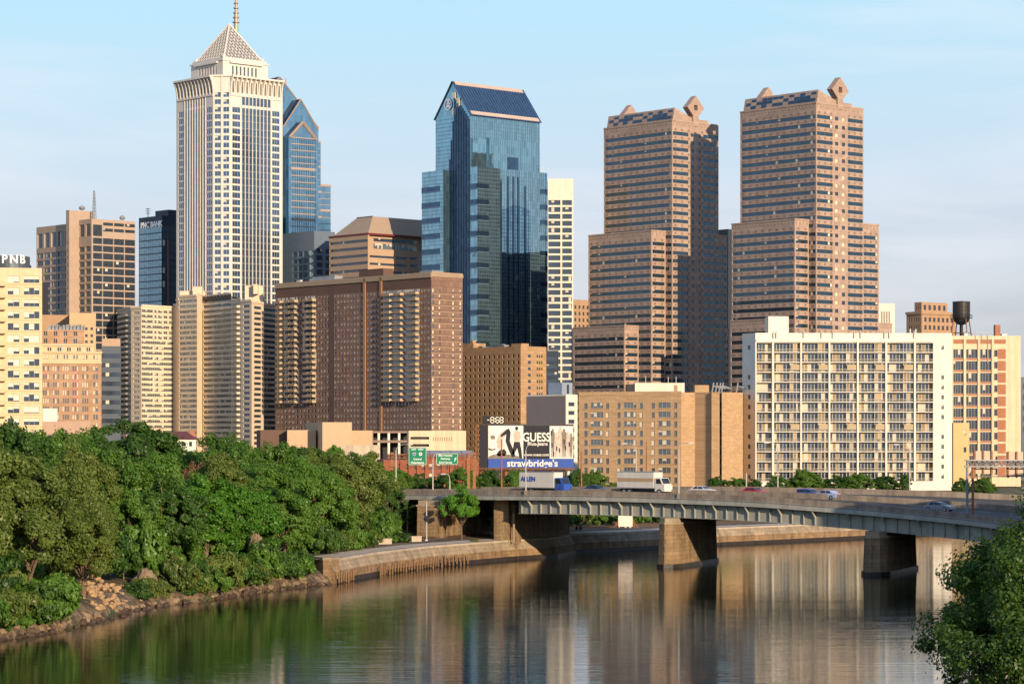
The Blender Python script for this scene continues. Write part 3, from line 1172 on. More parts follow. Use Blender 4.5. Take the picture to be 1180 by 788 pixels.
pbox(mb, RP(0, 0), -.3, W_ + .3, .003, .4, zt - .7, zt + .3, 1)
pbox(mb, LP(0, 0), -.3, L_ + .3, .003, .4, zt - .5, zt + .3, 1)
backs(mb, 0, W_, 0, L_, 0, zt)
mb.build('wall', [M_pinkc, M_redtrim, M_pinkc], b.root)
mm = MB()
zq = zt + 10.2
i = 1.0
A = [(i, i), (W_, i), (W_, L_ - 2), (i, L_ - 2)]
B = [(8.5, 6.5), (W_, 6.5), (W_, L_ - 14), (8.5, L_ - 14)]
for k in range(4):
    a_, c_ = k, (k + 1) % 4
    mm.quad((*A[a_], zt + .3), (*A[c_], zt + .3), (*B[c_], zq), (*B[a_], zq))
mm.poly([(*p, zq) for p in B])
mm.tube((8.5, 6.5, zq), (8.5, L_ - 14, zq), .35, n=4, m=1)
mm.build('mansard_roof', [M_mansard, M_framed], b.root)
b.done()

# unseen block added behind the farther twin to darken the blue glass tower's reflection
b = Bld('office_block', 'unseen dark block added behind the farther brown tower to be mirrored in the blue glass tower', 'office block', 745, 1350, 42)
mb = MB()
b.face(mb, LP(0, 0), 0, 36, 0, 119, [(.5, 35.5, 4 + 4 * k, 7 + 4 * k) for k in range(28)], .3, 'ribbon', name='window_band')
b.face(mb, RP(0, 0), 0, 25, 0, 119, [], .3)
backs(mb, 0, 25, 0, 36, 0, 119)
mb.quad((0, 0, 119), (25, 0, 119), (25, 36, 119), (0, 36, 119))
mb.build('wall', M_framed, b.root)
b.done()
# ------------------------------------------------------------------ blue glass tower with gabled top
G_ibx = glass('steel_blue_curtain_glass', (.26, .43, .52), .88, .04, wob=.05, wscale=.16, panel=(1.6, 1.6, 4.1))
G_ibxd = glass('dark_blue_glass', (.05, .10, .18), .7, .06)
M_mull = mat('blue_mullion', (.16, .25, .32), .4, metal=.5, var=.05)
M_tile = mat('pink_tile_band', (.48, .34, .28), .6, var=.1)


def ibx():
    b = Bld('skyscraper', 'blue mirror glass tower with a dark blue gabled roof and round emblem', 'skyscraper', 541.5, 1352, 42)
    W, L = b.sx(622), b.sy(502)
    ze, zr = b.z(132), b.z(94.7, 0, L / 2)
    zb = b.z(193)
    mb = MB()
    # main shaft with gable ends on the left face
    gl = LP(0, 0)
    mb.poly([pp(gl, 0, 0, 0), pp(gl, L, 0, 0), pp(gl, L, 0, ze), pp(gl, L / 2, 0, zr), pp(gl, 0, 0, ze)], 0)
    mb.poly([(W, 0, 0), (W, L, 0), (W, L, ze), (W, L / 2, zr), (W, 0, ze)], 0)
    mb.quad((0, 0, 0), (W, 0, 0), (W, 0, ze), (0, 0, ze), 0)
    mb.quad((0, L, 0), (W, L, 0), (W, L, ze), (0, L, ze), 0)
    # wings: front bay, left wing, rear wing
    yb = -6.0
    x0, x1 = b.sx(550, yb), b.sx(630.5, yb)

    def wing(a0, a1, c0, c1, zt, m=0):
        mb.box(a0, a1, c0, c1, 0, zt, m)
    wing(x0, x1, yb, -.003, zb)
    xl = b.sx(497, L * .5)
    wing(-5.5, -.003, L * .55, L + 5, b.z(198, -5, L))
    wing(W + .003, x1 + 1, 2, L - 4, zb - 1)
    # recessed-looking upper bay on the sunny face
    xa, xb = b.sx(546.5, -2.5), b.sx(617, -2.5)
    xm = b.sx(564, -2.5)
    mb.box(xm, xb, -2.5, -.003, zb, b.z(157.5))
    mb.box(xa, xm - .003, -1.2, -.003, zb, b.z(159))
    shaft = mb.build('glass_shaft', [G_ibx], b.root)
    # mullion grid
    mg = MB()
    zz = 2.0
    while zz < ze - 1:
        pbox(mg, RP(0, 0), 0, W, .001, .10, zz, zz + .22)
        pbox(mg, LP(0, 0), 0, L, .001, .10, zz, zz + .22)
        if zz < zb - 1:
            pbox(mg, RP(x0, yb), 0, x1 - x0, .001, .10, zz, zz + .22)
            pbox(mg, LP(-5.5, L * .55), 0, L * .45 + 5, .001, .1, zz, zz + .22)
        zz += 2.05
    for s_ in np.arange(0, W, 1.6):
        pbox(mg, RP(0, 0), s_ - .06, s_ + .06, .101, .16, zb, ze)
    for s_ in np.arange(0, x1 - x0 + .1, 1.6):
        pbox(mg, RP(x0, yb), s_ - .06, s_ + .06, .101, .16, 0, zb)
    for s_ in np.arange(0, xb - xm, 1.6):
        pbox(mg, RP(xm, -2.5), s_ - .06, s_ + .06, .001, .12, zb, b.z(157.5))
    mg.build('mullion_grid', M_mull, b.root)
    # dark vertical fins stepping up the gable end
    fm = MB()
    heights = [(.20, 268), (.27, 205), (.33, 170), (.39, 160), (.45, 153), (.51, 146), (.57, 137), (.63, 128), (.69, 121), (.75, 116), (.06, 150), (.12, 200)]
    for k in range(13):
        s_ = L * (.02 + .048 * k)
        top = b.z(137 - k * 3.0 if k < 9 else 118 + (k - 8) * 22, 0, s_)
        pbox(fm, gl, s_, s_ + L * .026, .11, .9, 0, top)
    fm.build('dark_fin', G_ibxd, b.root)
    # dark slots on the bay corner and at the right edge
    k = 0
    zt = zb - 11.5
    while zt > 5:
        xq = b.sx(563, yb) - x0
        for pl, a_, c_ in ((RP(x0, yb), -.05, xq), (LP(x0, yb), -.05, 5.9), (RP(x0, yb), x1 - x0 - 5.0, x1 - x0 + .05), (LP(-5.5, L * .55), 3, L * .45 + 5.05)):
            sl = MB()
            pbox(sl, pl, a_, c_, .17, .25, zt, zt + 2.6, 0)
            pbox(sl, pl, a_, c_, .17, .42, zt - .5, zt - .005, 1)
            sl.build('slot_window', [G_ibxd, M_mull], b.root)
        zt -= 8.4
    # grooves on the bay
    gm = MB()
    for px, py in ((577, 209), (585.5, 201), (591.5, 201), (597, 201), (605, 211)):
        s_ = b.sx(px, yb) - x0
        pbox(gm, RP(x0, yb), s_ - .55, s_ + .55, .17, .3, 0, b.z(py))
    s0, s1 = b.sx(585, yb) - x0, b.sx(598, yb) - x0
    pl = RP(xm, -2.5)
    t0, t1 = b.sx(585, -2.5) - xm, b.sx(597, -2.5) - xm
    pbox(gm, pl, t0, t1, .13, .3, b.z(195), b.z(177.5))
    gm.build('dark_groove', G_ibxd, b.root)
    # roof
    rm = MB()
    o = .5
    rm.quad((-.8, -1, ze - o), (W + .8, -1, ze - o), (W + .8, L / 2, zr + .4), (-.8, L / 2, zr + .4), 0)
    rm.quad((-.8, L + 1, ze - o), (W + .8, L + 1, ze - o), (W + .8, L / 2, zr + .4), (-.8, L / 2, zr + .4), 0)
    for s_ in np.arange(0, W + .5, 2.0):
        rm.tube((s_, -1, ze - o + .15), (s_, L / 2, zr + .55), .14, n=4, m=1)
    for t in (.035, .90):
        a0, a1 = t, t + .085
        q = lambda t_: (-1 + (L / 2 + 1) * t_, ze - o + (zr + .4 - ze + o) * t_ + .35)
        (ya, za), (yb_, zb_) = q(a0), q(a1)
        rm.quad((.8, ya, za), (W - .5, ya, za), (W - .5, yb_, zb_), (.8, yb_, zb_), 2)
        rm.quad((.8, ya, za - .5), (W - .5, ya, za - .5), (W - .5, ya, za), (.8, ya, za), 2)
        for k_ in range(40):
            s_ = 1 + (W - 2) * k_ / 40
            rm.quad((s_, ya - .01, za + .02), (s_ + .45, ya - .01, za + .02), (s_ + .45, yb_, zb_ + .02), (s_, yb_, zb_ + .02), 3)
    rm.build('gabled_roof', [G_roof, M_mull, M_tile, mat('cream_tile', (.62, .52, .42), .6)], b.root)
    # emblem: pale ring with a figure-like cross, and three pale cross blocks beside it
    em = MB()
    zc = b.z(121, 0, L * .66)
    sy = L * .62
    n = 24
    ring = [(3.1, 3.1), (2.5, 2.5)]
    for k in range(n):
        t0, t1 = 2 * math.pi * k / n, 2 * math.pi * (k + 1) / n
        A = [pp(gl, sy + r * math.cos(t), .5, zc + r * math.sin(t)) for r, t in ((3.1, t0), (3.1, t1), (2.45, t1), (2.45, t0))]
        em.quad(*A, 0)
    em.poly([pp(gl, sy + 2.45 * math.cos(2 * math.pi * k / n), .45, zc + 2.45 * math.sin(2 * math.pi * k / n)) for k in range(n)], 1)
    for a_, c_, z0_, z1_ in ((-.3, .3, -1.6, 1.2), (-1.5, 1.5, .1, .6), (-1.2, -.7, -1.9, -.4), (.7, 1.2, -1.9, -.4)):
        pbox(em, gl, sy + a_, sy + c_, .46, .6, zc + z0_, zc + z1_, 0)
    pbox(em, gl, sy - .55, sy + .55, .46, .62, zc + 1.2, zc + 2.0, 0)
    for a_, z0_, z1_, w_ in ((-5.0, 2.6, 6.0, 1.3), (-8.2, -2.4, 2.6, 1.5), (-5.0, -6.0, -2.6, 1.3)):
        pbox(em, gl, sy + a_ - w_, sy + a_ + w_, .3, .75, zc + z0_, zc + z1_, 2)
    em.build('emblem', [mat('pale_sign_white', (.75, .8, .82), .5), mat('sign_blue', (.04, .2, .42), .4), mat('cream_sign_block', (.7, .62, .5), .5)], b.root)
    # dish on the shoulder
    dm = MB()
    x_, z_ = x1 - 1.5, zb + 2
    dm.tube((x_, yb + 3, zb), (x_, yb + 3, zb + 3.6), .2)
    dm.lathe((0, 0, 0), [(0, 0), (1.2, .25), (2.0, .8), (2.1, .95), (1.2, .4), (0, .15)], 16)
    d = dm.build('dish_antenna', M_white, b.root)
    return b.done()


ibx()

# ------------------------------------------------------------------ cream grid tower right of the glass tower
M_cream = mat('cream_precast', (.74, .66, .54), .7, var=.07, scale=.3, streak=.12)
b = Bld('office_tower', 'slim cream office tower with a bold window grid, right behind the blue glass tower', 'office tower', 631.3, 1316, 0)
W_, zt = b.sx(660.6), b.z(207.5)
L_ = 18
mb = MB()
h = []
zz = b.z(236.5)
while zz > 3:
    h += [(.25, b.sx(645.8), zz, zz + 2.6), (b.sx(647.8), b.sx(659.0), zz, zz + 2.6)]
    zz -= 3.585
b.face(mb, RP(0, 0), 0, W_, 0, zt, h, .7, 'ribbon', name='window_band')
backs(mb, 0, W_, 0, L_, 0, zt)
mb.quad((0, 0, 0), (0, L_, 0), (0, L_, zt), (0, 0, zt))
mb.build('wall', M_cream, b.root)
roof(b, 0, W_, 0, L_, zt, M_cream, .6)
b.done()

# ------------------------------------------------------------------ brown tower with pale frame (far left)
M_bgr = mat('pink_brown_stone', (.42, .31, .235), .7, var=.08, scale=.3)
b = Bld('office_tower', 'brown stone tower with a tall blank core, dark window grid and roof mast, far left', 'office tower', 105.5, 1330, 42)
zt = b.z(252)
W_ = b.sx(156)
mb = MB()
zz = [zt - 17 - 3.95 * k for k in range(28)]
L1 = b.sy(91, 0)
nx = 4
cw = W_ / nx
h = [(i * cw + (.9 if i == 0 else .22), (i + 1) * cw - .22, z_ - .1, z_ + 3.1) for z_ in zz + [zt - 13, ] for i in range(nx)]
h += [(.9, cw - .3, zt - 9, zt - 3.0)] + [(i * cw + .3, (i + 1) * cw - .3, zt - 3.2 - 3.1 * j, zt - 1.6 - 3.1 * j) for i in range(1, nx) for j in range(2)]
b.face(mb, RP(0, 0), 0, W_, 0, zt, h, .5, 'dark')
h = [(i * L1 / 2 + .9, (i + 1) * L1 / 2 - .3, z_, z_ + 2.7) for z_ in zz for i in range(2)] + [(i * L1 / 2 + 1.0, (i + 1) * L1 / 2 - .6, zt - 9, zt - 2.6) for i in range(2)]
b.face(mb, LP(0, 0), 0, L1, 0, zt, h, .5, 'dark')
# core shaft
y0, x0 = L1, -6.0
core = MB()
zc = b.z(242, x0, y0)
La = b.sy(76, x0) - y0
core.box(x0, 9, y0, y0 + La, 0, zc)
for k in range(28):
    pbox(core, LP(x0, y0), La * .42, La * .5, .002, .06, zc - 18 - 3.95 * k, zc - 16.2 - 3.95 * k, 1)
core.build('core_shaft', [M_bgr, M_dkmetal], b.root)
# left wing
y1, xw = y0 + La, -2.5
zw = b.z(257.5, xw, y1)
Lw = b.sy(42, xw) - y1
h = [(i * Lw / 5 + .35, (i + 1) * Lw / 5 - .35, zw - 17 - 3.95 * k, zw - 14.2 - 3.95 * k) for k in range(28) for i in range(5)]
h += [(i * Lw / 5 + .9, (i + 1) * Lw / 5 - .7, zw - 11.5, zw - 3.6) for i in range(5)]
b.face(mb, LP(xw, y1), 0, Lw, 0, zw, h, .5, 'dark')
mb.quad((xw, y1, 0), (xw + 20, y1, 0), (xw + 20, y1, zw), (xw, y1, zw))
mb.quad((xw, y1, zw), (xw + 20, y1, zw), (xw + 20, y1 + Lw, zw), (xw, y1 + Lw, zw))
backs(mb, 0, W_, 0, y0 + La, 0, zt)
mb.quad((0, 0, zt - .4), (W_, 0, zt - .4), (W_, y0 + La, zt - .4), (0, y0 + La, zt - .4))
mb.quad((0, L1, 0), (0, y0 + La, 0), (0, y0 + La, zt), (0, L1, zt))
mb.build('wall', M_bgr, b.root)
mm = MB()
x, y = W_ * .25, 8
for k in range(9):
    z0_ = zt - .4 + k * 1.8
    w1, w2 = 1.2 - k * .09, 1.2 - (k + 1) * .09
    for a in range(4):
        an, bn = R(45 + 90 * a), R(135 + 90 * a)
        p = lambda w, t, z_: (x + w * math.cos(t), y + w * math.sin(t), z_)
        mm.tube(p(w1, an, z0_), p(w2, an, z0_ + 1.8), .14, n=4)
        mm.tube(p(w1, an, z0_), p(w2, bn, z0_ + 1.8), .09, n=4)
        mm.tube(p(w1, an, z0_), p(w1, bn, z0_), .09, n=4)
mm.build('lattice_mast', M_steel, b.root)
dm = MB()
for x, y, r in ((W_ * .82, 5, 1.6), (5, y0 + 5, 1.8)):
    zq = zt if y < y0 else zc
    dm.tube((x, y, zq - .4), (x, y, zq + 1.2), .25)
    dm.lathe((x, y, zq + .8), [(0, 0), (r * .6, .2), (r, 1.2), (r * .7, 2.1), (0, 2.6)], 10)
dm.build('dish_antenna', M_steel, b.root)
b.done()

# ------------------------------------------------------------------ dark glass bank tower
M_navy = mat('navy_panel', (.02, .035, .06), .35, metal=.3, var=.1)
b = Bld('office_tower', 'dark blue glass bank tower with white rooftop lettering, left of the tallest tower', 'office tower', 186.5, 1480, 42)
zt = b.z(249.5)
W_, L_ = b.sx(216), b.sy(160)
mb = MB()
zz = [zt - 9 - 4 * k for k in range(26)]
b.face(mb, LP(0, 0), 0, L_, 0, zt, [(.4, L_ - .3, z_, z_ + 3.4) for z_ in zz], .15, 'blue', name='window_band')  # paler glass on this face stands in for the sky's reflection
b.face(mb, RP(0, 0), 0, W_, 0, zt, [(.6, W_ - .5, z_, z_ + 3.4) for z_ in zz], .15, 'dark', name='window_band')
backs(mb, 0, W_, 0, L_, 0, zt)
xs = b.sx(192.5)
pbox(mb, RP(0, 0), xs, xs + .8, .002, .3, 4, b.z(276), 1)
mb.build('wall', [M_navy, mat('copper_rib', (.3, .14, .09), .5, metal=.3)], b.root)
roof(b, 0, W_, 0, L_, zt, M_navy, .6)
bx = MB()
bx.box(b.sx(194.5), W_, 0.5, 14, zt - .3, b.z(241))
bx.build('plant_room', M_navy, b.root)
a = math.atan2(-1, 0)
t = text('PNC BANK', 4.5, mat('sign_white', (.8, .8, .78), .5, emit=(.9, .9, .85, .1)), b.root, (-.25, L_ * .44, zt - 4.2), (R(90), 0, -R(90)), 'sign_lettering', .15, .12)
ms = MB()
ms.tube((4, L_ * .85, zt), (4, L_ * .85, zt + 6.5), .25)
for k in range(3): ms.box(2.4, 5.6, L_ * .85 - .2, L_ * .85 + .2, zt + 3.2 + k * 1.3, zt + 3.5 + k * 1.3)
ms.build('antenna', M_steel, b.root)
b.done()

# round rooftop sign drum, far left
b = Bld('office_tower', 'dark building with round rooftop drum reading PNB, peeking over the cream apartments at far left', 'office tower', 5, 1250, 0)
mb = MB()
zt = b.z(309)
mb.box(-22, 16, 0, 30, 0, zt - 6)
dr = MB()
dr.lathe((0, 14, 0), [(10.5, zt - 6), (10.5, b.z(303.5)), (9.8, b.z(303.4)), (9.8, b.z(293.8)), (9.4, b.z(293.6)), (0, b.z(293.6))], 32)
mb.build('wall', M_navy, b.root)
dr.build('sign_drum', mat('slate_metal', (.09, .11, .14), .5, metal=.3), b.root)
for ch, an in (('P', 266), ('N', 292), ('B', 318), ('B', 238)):
    t_ = R(an)
    text(ch, 5.8, mat('sign_white'), b.root, (10.1 * math.cos(t_), 14 + 10.1 * math.sin(t_), b.z(298.3)), (R(90), 0, t_ + R(90)), 'sign_lettering', .15, .15)

# ------------------------------------------------------------------ brown brick apartment slab
M_brown = mat('red_brown_brick', (.25, .15, .11), .85, var=.1, scale=.25, brick=(2.75, 2.75, .12))
M_browncap = mat('brown_attic_panel', (.13, .075, .055), .8, var=.1)
M_tan_cap = mat('tan_coping', (.36, .26, .18), .8, var=.1)
M_orange = mat('orange_brick_rib', (.38, .19, .10), .85, var=.08)
M_balc_sun = mat('sunlit_balcony_end', (.48, .36, .23), .7, var=.15, scale=.8)  # sunlight painted into the balcony ends that face the sun
M_slab = mat('balcony_slab', (.30, .24, .2), .8, var=.1)
G_door = G_apt


def balcony_mesh(w, d, h=2.75):
    mb = MB()
    mb.box(0, w, -d, 0, -.18, 0, 1)
    mb.box(0, w - .13, -d, -d + .12, .003, 1.05, 2)
    mb.box(0, .12, -d + .121, 0, .003, 1.05, 2)
    mb.box(w - .129, w, -d, -.0, .003, 1.15, 0)
    return mb.mesh('balcony', [M_balc_sun, M_slab, mat('shaded_balcony_front', (.30, .21, .14), .75, var=.25, scale=.6)])  # front and far end coloured darker, as turned from the sun


def brown():
    b = Bld('apartment_building', 'huge brown brick apartment slab with tiers of balconies with sunlight painted on their ends, left of the blue glass tower', 'apartment building', 497, 1170, 42)
    W, L = b.sx(533), b.sy(317.5)
    FL = 2.745
    zt = b.z(315)
    z_at = zt - 6.6
    nf = 25
    zz = [z_at - FL * (k + 1) for k in range(nf)]
    mb = MB()
    f = lambda px: b.sy(px)
    H = []
    pl = LP(0, 0)
    cols = []
    for a, c, n in ((484.5, 496, 3), (422.5, 437, 4), (384.5, 418.5, 9), (365.5, 379.5, 4), (345, 348.6, 1)):
        s0, s1 = f(c), f(a)
        for k in range(n):
            w = (s1 - s0) / n
            cols.append((s0 + w * (k + .22), s0 + w * (k + .72)))
    low = []
    for a, c, n in ((441.5, 484, 11), (349, 365, 4), (319, 344.5, 6)):
        s0, s1 = f(c), f(a)
        for k in range(n):
            w = (s1 - s0) / n
            low.append((s0 + w * (k + .22), s0 + w * (k + .72)))
    for z_ in zz:
        H += [(s0, s1, z_ + .75, z_ + 2.35) for s0, s1 in cols]
    for z_ in zz[19:]:
        H += [(s0, s1, z_ + .75, z_ + 2.35) for s0, s1 in low]
    b.face(mb, pl, 0, L, 0, z_at, H, .25, 'apt')
    # balcony recesses
    recess = [(f(484), f(441.5), [(443, 453.5), (457, 466), (472, 484)]), (f(365), f(349), [(352.5, 364.5)]), (f(344.5), f(319), [(321, 327), (331, 344)])]
    for s0, s1, bal in recess:
        for k, z_ in enumerate(zz[:19]):
            # dark glazed recess
            b.win(pl, (s0, s1, z_ + .25, z_ + 2.6), -.05, 'apt', 5, 'balcony_glazing')
            for pa, pb in bal:
                w = f(pa) - f(pb)
                n = max(1, round(w / 5.5))
                for j in range(n):
                    ww = w / n
                    key = ('bal', round(ww * .86, 1))
                    if key not in WM: WM[key] = balcony_mesh(ww * .86, 2.3)
                    b.rep('balcony', WM[key], pp(pl, f(pb) + ww * (j + .93), .05, z_ + .1), -R(90), 5)
    # projecting bright piers inside the tiers
    for px, w in ():
        s_ = f(px)
        pbox(mb, pl, s_ - w / 2, s_ + w / 2, .06, 1.9, zz[18], z_at, 3)
    # ribs, then a flat strip coloured dark as the shade of a recess
    for px in (420.3, 439.3):
        s_ = f(px)
        pbox(mb, pl, s_ - .8, s_ + .8, .002, .5, 0, zt, 4)
    for px in (382,):
        s_ = f(px)
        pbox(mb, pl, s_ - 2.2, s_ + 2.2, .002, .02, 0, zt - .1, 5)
    # attic
    facade(mb, pl, 0, L, z_at, zt, [], .2, 1)
    pbox(mb, pl, -.2, L + .2, .021, .5, zt - 1.8, zt + .3, 2)
    # sunny end
    plr = RP(0, 0)
    Hr = []
    for z_ in zz:
        for px in (499, 506.6, 522.3, 530.6):
            s_ = b.sx(px)
            Hr.append((s_ - .5, s_ + .5, z_ + .7, z_ + 2.4))
        pbox(mb, plr, .0, W, .003, .05, z_ - .12, z_ + .16, 2)
    b.face(mb, plr, 0, W, 0, zt, Hr, .25, 'pale')
    pbox(mb, plr, 0, W + .2, .003, .3, zt - 1.5, zt + .3, 2)
    backs(mb, 0, W, 0, L, 0, zt)
    mb.build('wall', [M_brown, M_browncap, M_tan_cap, M_balc_sun, M_orange, mat('recess_shadow_brick', (.12, .07, .06), .8)], b.root)
    roof(b, 0.02, W - .02, 0.02, L - .02, zt + .32, M_tan_cap, .4)
    units(b, [(3, 9, f(436), f(408), zt, zt + 4.2)], M_browncap)
    units(b, [(3, 10, 3, 12, zt, zt + 1.5), (4, 9, f(378), f(352), zt, zt + 2.8)])
    units(b, [(2, 3.5, f(342), f(338), zt, zt + 1.6)], M_white)
    return b.done()


brown()

# ------------------------------------------------------------------ cream curved apartment complex
M_cr2 = mat('cream_stucco', (.72, .58, .42), .8, var=.08, scale=.2, streak=.1)
STY['tanapt'] = dict(g=G_apt, fr=M_frame, bl=M_blind, pitch=1.1, mw=.08, blind=.16)
STY['bandw'] = dict(g=G_apt, fr=M_frame, bl=M_blind, pitch=1.3, mw=.12, blind=.25)


def cream_complex():
    b = Bld('apartment_building', 'wide cream apartment complex with ribbon windows and stepped bright corners above the left trees', 'apartment building', 220, 1300, 0)
    FL = 2.70
    mb = MB()
    # plan points in photo column and distance, left to right, with roof row
    pts = [(135.5, 1338, 356), (151, 1306, 356), (163, 1300, 353.5), (200, 1318, 352), (203, 1317, 350), (206, 1308, 343), (227, 1296, 340), (233.5, 1303, 339),
           (234, 1302, 348), (267, 1276, 347), (278, 1266, 347), (290, 1258, 348), (304, 1272, 350), (317.5, 1284, 352)]
    W = [(P(px, D) - b.ox, D - b.oy) for px, D, _ in pts]

    def seg(i, j, py, kind, **k):
        (ax, ay), (bx, by) = W[i], W[j]
        l = math.hypot(bx - ax, by - ay)
        d = ((bx - ax) / l, (by - ay) / l)
        n = (d[1], -d[0])
        pl = ((ax, ay), d, n)
        zt = HC + (HY - py) * (b.oy + (ay + by) / 2) / F - GZ
        nf = int((zt - 4) / FL)
        zz = [zt - 1.6 - FL * (q + 1) for q in range(nf)]
        if kind == 'ribbon':
            h = [(.3, l - .3, z_ + .9, z_ + 2.35) for z_ in zz]
            b.face(mb, pl, 0, l, 0, zt, h, .3, k.get('sty', 'bandw'), name='window_band')
        elif kind == 'windows':
            n_ = k.get('n', 2)
            h = [(l * (q + .2) / n_, l * (q + .8) / n_, z_ + .9, z_ + 2.3) for z_ in zz for q in range(n_)]
            b.face(mb, pl, 0, l, 0, zt, h, .3, k.get('sty', 'dark'))
        elif kind == 'blank':
            facade(mb, pl, 0, l, 0, zt, [], .3)
        elif kind == 'balc':
            facade(mb, pl, 0, l, 0, zt, [], .3)
            for z_ in zz:
                b.win(pl, (.4, l - .4, z_ + .3, z_ + 2.4), -.05, 'bandw', 5, 'balcony_glazing')
                key = ('cb', round(l * .8, 1))
                if key not in WM:
                    q = MB()
                    w = l * .8
                    q.prism([(0, 0), (w * .1, -1.5), (w * .9, -1.5), (w, 0)], -.15, .95)
                    WM[key] = q.mesh('balcony', [M_cr2])
                a = math.atan2(n[0], -n[1])
                b.rep('balcony', WM[key], pp(pl, l * .1, .05, z_ + .15), a, 6)
        pbox(mb, pl, -.1, l + .1, .003, .35, zt - .6, zt + .5)
        return pl, l, zt
    seg(0, 1, 356, 'balc')
    seg(1, 2, 354.5, 'windows', n=1, sty='pale')
    for q in range(3):
        pass
    seg(2, 3, 353, 'ribbon')
    seg(3, 4, 351, 'blank')
    seg(4, 5, 345, 'blank')
    seg(5, 6, 341, 'ribbon')
    seg(6, 7, 339, 'blank')
    pl, l, zt = seg(8, 9, 340, 'ribbon', sty='ribbon')
    # open loggia under the roof: dark squares
    for q in range(8):
        pbox(mb, pl, l * (q + .12) / 8, l * (q + .86) / 8, .36, .4, zt - 2.6, zt - .2, 1)
    seg(9, 10, 345, 'balc')
    seg(10, 11, 346.5, 'windows', n=1)
    seg(11, 12, 348.5, 'windows', n=1)
    seg(12, 13, 351, 'ribbon', sty='ribbon')
    # roof and rear
    rear = [(317.5, 1310), (300, 1340), (135.5, 1370)]
    poly = W + [(P(px, D) - b.ox, D - b.oy) for px, D in rear]
    zr = HC + (HY - 356) * 1300 / F - GZ
    mb.poly([(x, y, zr - 1) for x, y in poly], 2)
    n = len(poly)
    for k in range(len(W) - 1, n):
        p, q = poly[k], poly[(k + 1) % n]
        mb.quad((*p, 0), (*q, 0), (*q, zr), (*p, zr))
    # high rear block joining the upper roof
    up = [W[5], W[6], W[7], W[9], (W[9][0] + 3, W[9][1] + 14), (W[5][0] + 3, W[5][1] + 14)]
    mb.poly([(x, y, zr + 5.0) for x, y in up], 2)
    mb.build('wall', [M_cr2, M_dkmetal, M_roof], b.root)
    z = lambda py: HC + (HY - py) * 1300 / F - GZ
    U = []
    for pa, pb, ya, yb, D in ((207, 236, 333.5, 342, 1316), (222, 233, 329, 336, 1312), (283, 303, 333, 348, 1275), (181, 197, 349.5, 354, 1330), (292, 297, 332, 338, 1270), (152, 160, 351, 356, 1320)):
        U.append((P(pa, D) - b.ox, P(pb, D) - b.ox, D - b.oy, D - b.oy + 7, z(yb) - 2, z(ya)))
    units(b, U, M_cr2)
    return b.done()


cream_complex()

# ------------------------------------------------------------------ tan brick hotel
M_tanb = mat('tan_brick', (.46, .29, .16), .85, var=.08, scale=.3, brick=(3, 1.5, .06))
b = Bld('hotel', 'tan brick hotel with rows of small windows, right of the brown apartment slab', 'hotel', 600, 1210, 42)
W_, L_ = b.sx(629.5), b.sy(528)
zt = b.z(401)
mb = MB()
zz = [zt - 3.2 - 3.03 * k for k in range(26)]
h = [(L_ * (i + .3) / 13, L_ * (i + .72) / 13, z_ - 1.3, z_ + .3) for z_ in zz for i in range(13)]
b.face(mb, LP(0, 0), 0, L_, 0, zt, h, .3, 'dark')
h = []
for z_ in zz:
    for px, w in ((610, .9), (619.2, .45), (621.8, .45), (624.4, .45)):
        s_ = b.sx(px)
        h.append((s_ - w, s_ + w, z_ - 1.2, z_ + .2))
b.face(mb, RP(0, 0), 0, W_, 0, zt, h, .3, 'dark')
backs(mb, 0, W_, 0, L_, 0, zt)
mb.build('wall', [M_tanb], b.root)
roof(b, 0, W_, 0, L_, zt, M_tanb, .9)
y_ = b.sy(549, 3)
mb = MB()
mb.box(1, 9, y_, y_ + 12, zt - 1, b.z(394.5, 0, 25))
mb.box(1.5, 3.5, y_ + 1, y_ + 3, b.z(394.5, 0, 25), b.z(391, 0, 25))
mb.box(3, 8, 3, 10, zt - 1, zt + 2.4)
mb.build('penthouse', M_tanb, b.root)
units(b, [(2, 5, 14, 18, zt, zt + 1.8), (6, 8, 20, 22, zt, zt + 2.4), (2, 4, 30, 33, zt, zt + 1.5), (4, 7, 38, 44, zt, zt + 2.0)])
b.done()

# office slab just behind the hotel, its shade painted as navy
b = Bld('office_block', 'narrow office slab, its shade painted dark blue, between the tan hotel and the cream grid tower', 'office block', 628, 1270, 3)
W_ = b.sx(643.5)
zt = b.z(404)
mb = MB()
b.face(mb, RP(0, 0), 0, W_, 0, zt, [(.8, W_ - .6, zt - 5 - 3.8 * k, zt - 3 - 3.8 * k) for k in range(12)], .3, 'dark', name='window_band')
mb.quad((0, 0, 0), (0, 20, 0), (0, 20, zt), (0, 0, zt))
backs(mb, 0, W_, 0, 20, 0, zt)
mb.quad((0, 0, zt), (W_, 0, zt), (W_, 20, zt), (0, 20, zt))
mb.build('wall', M_navy, b.root)
b.done()

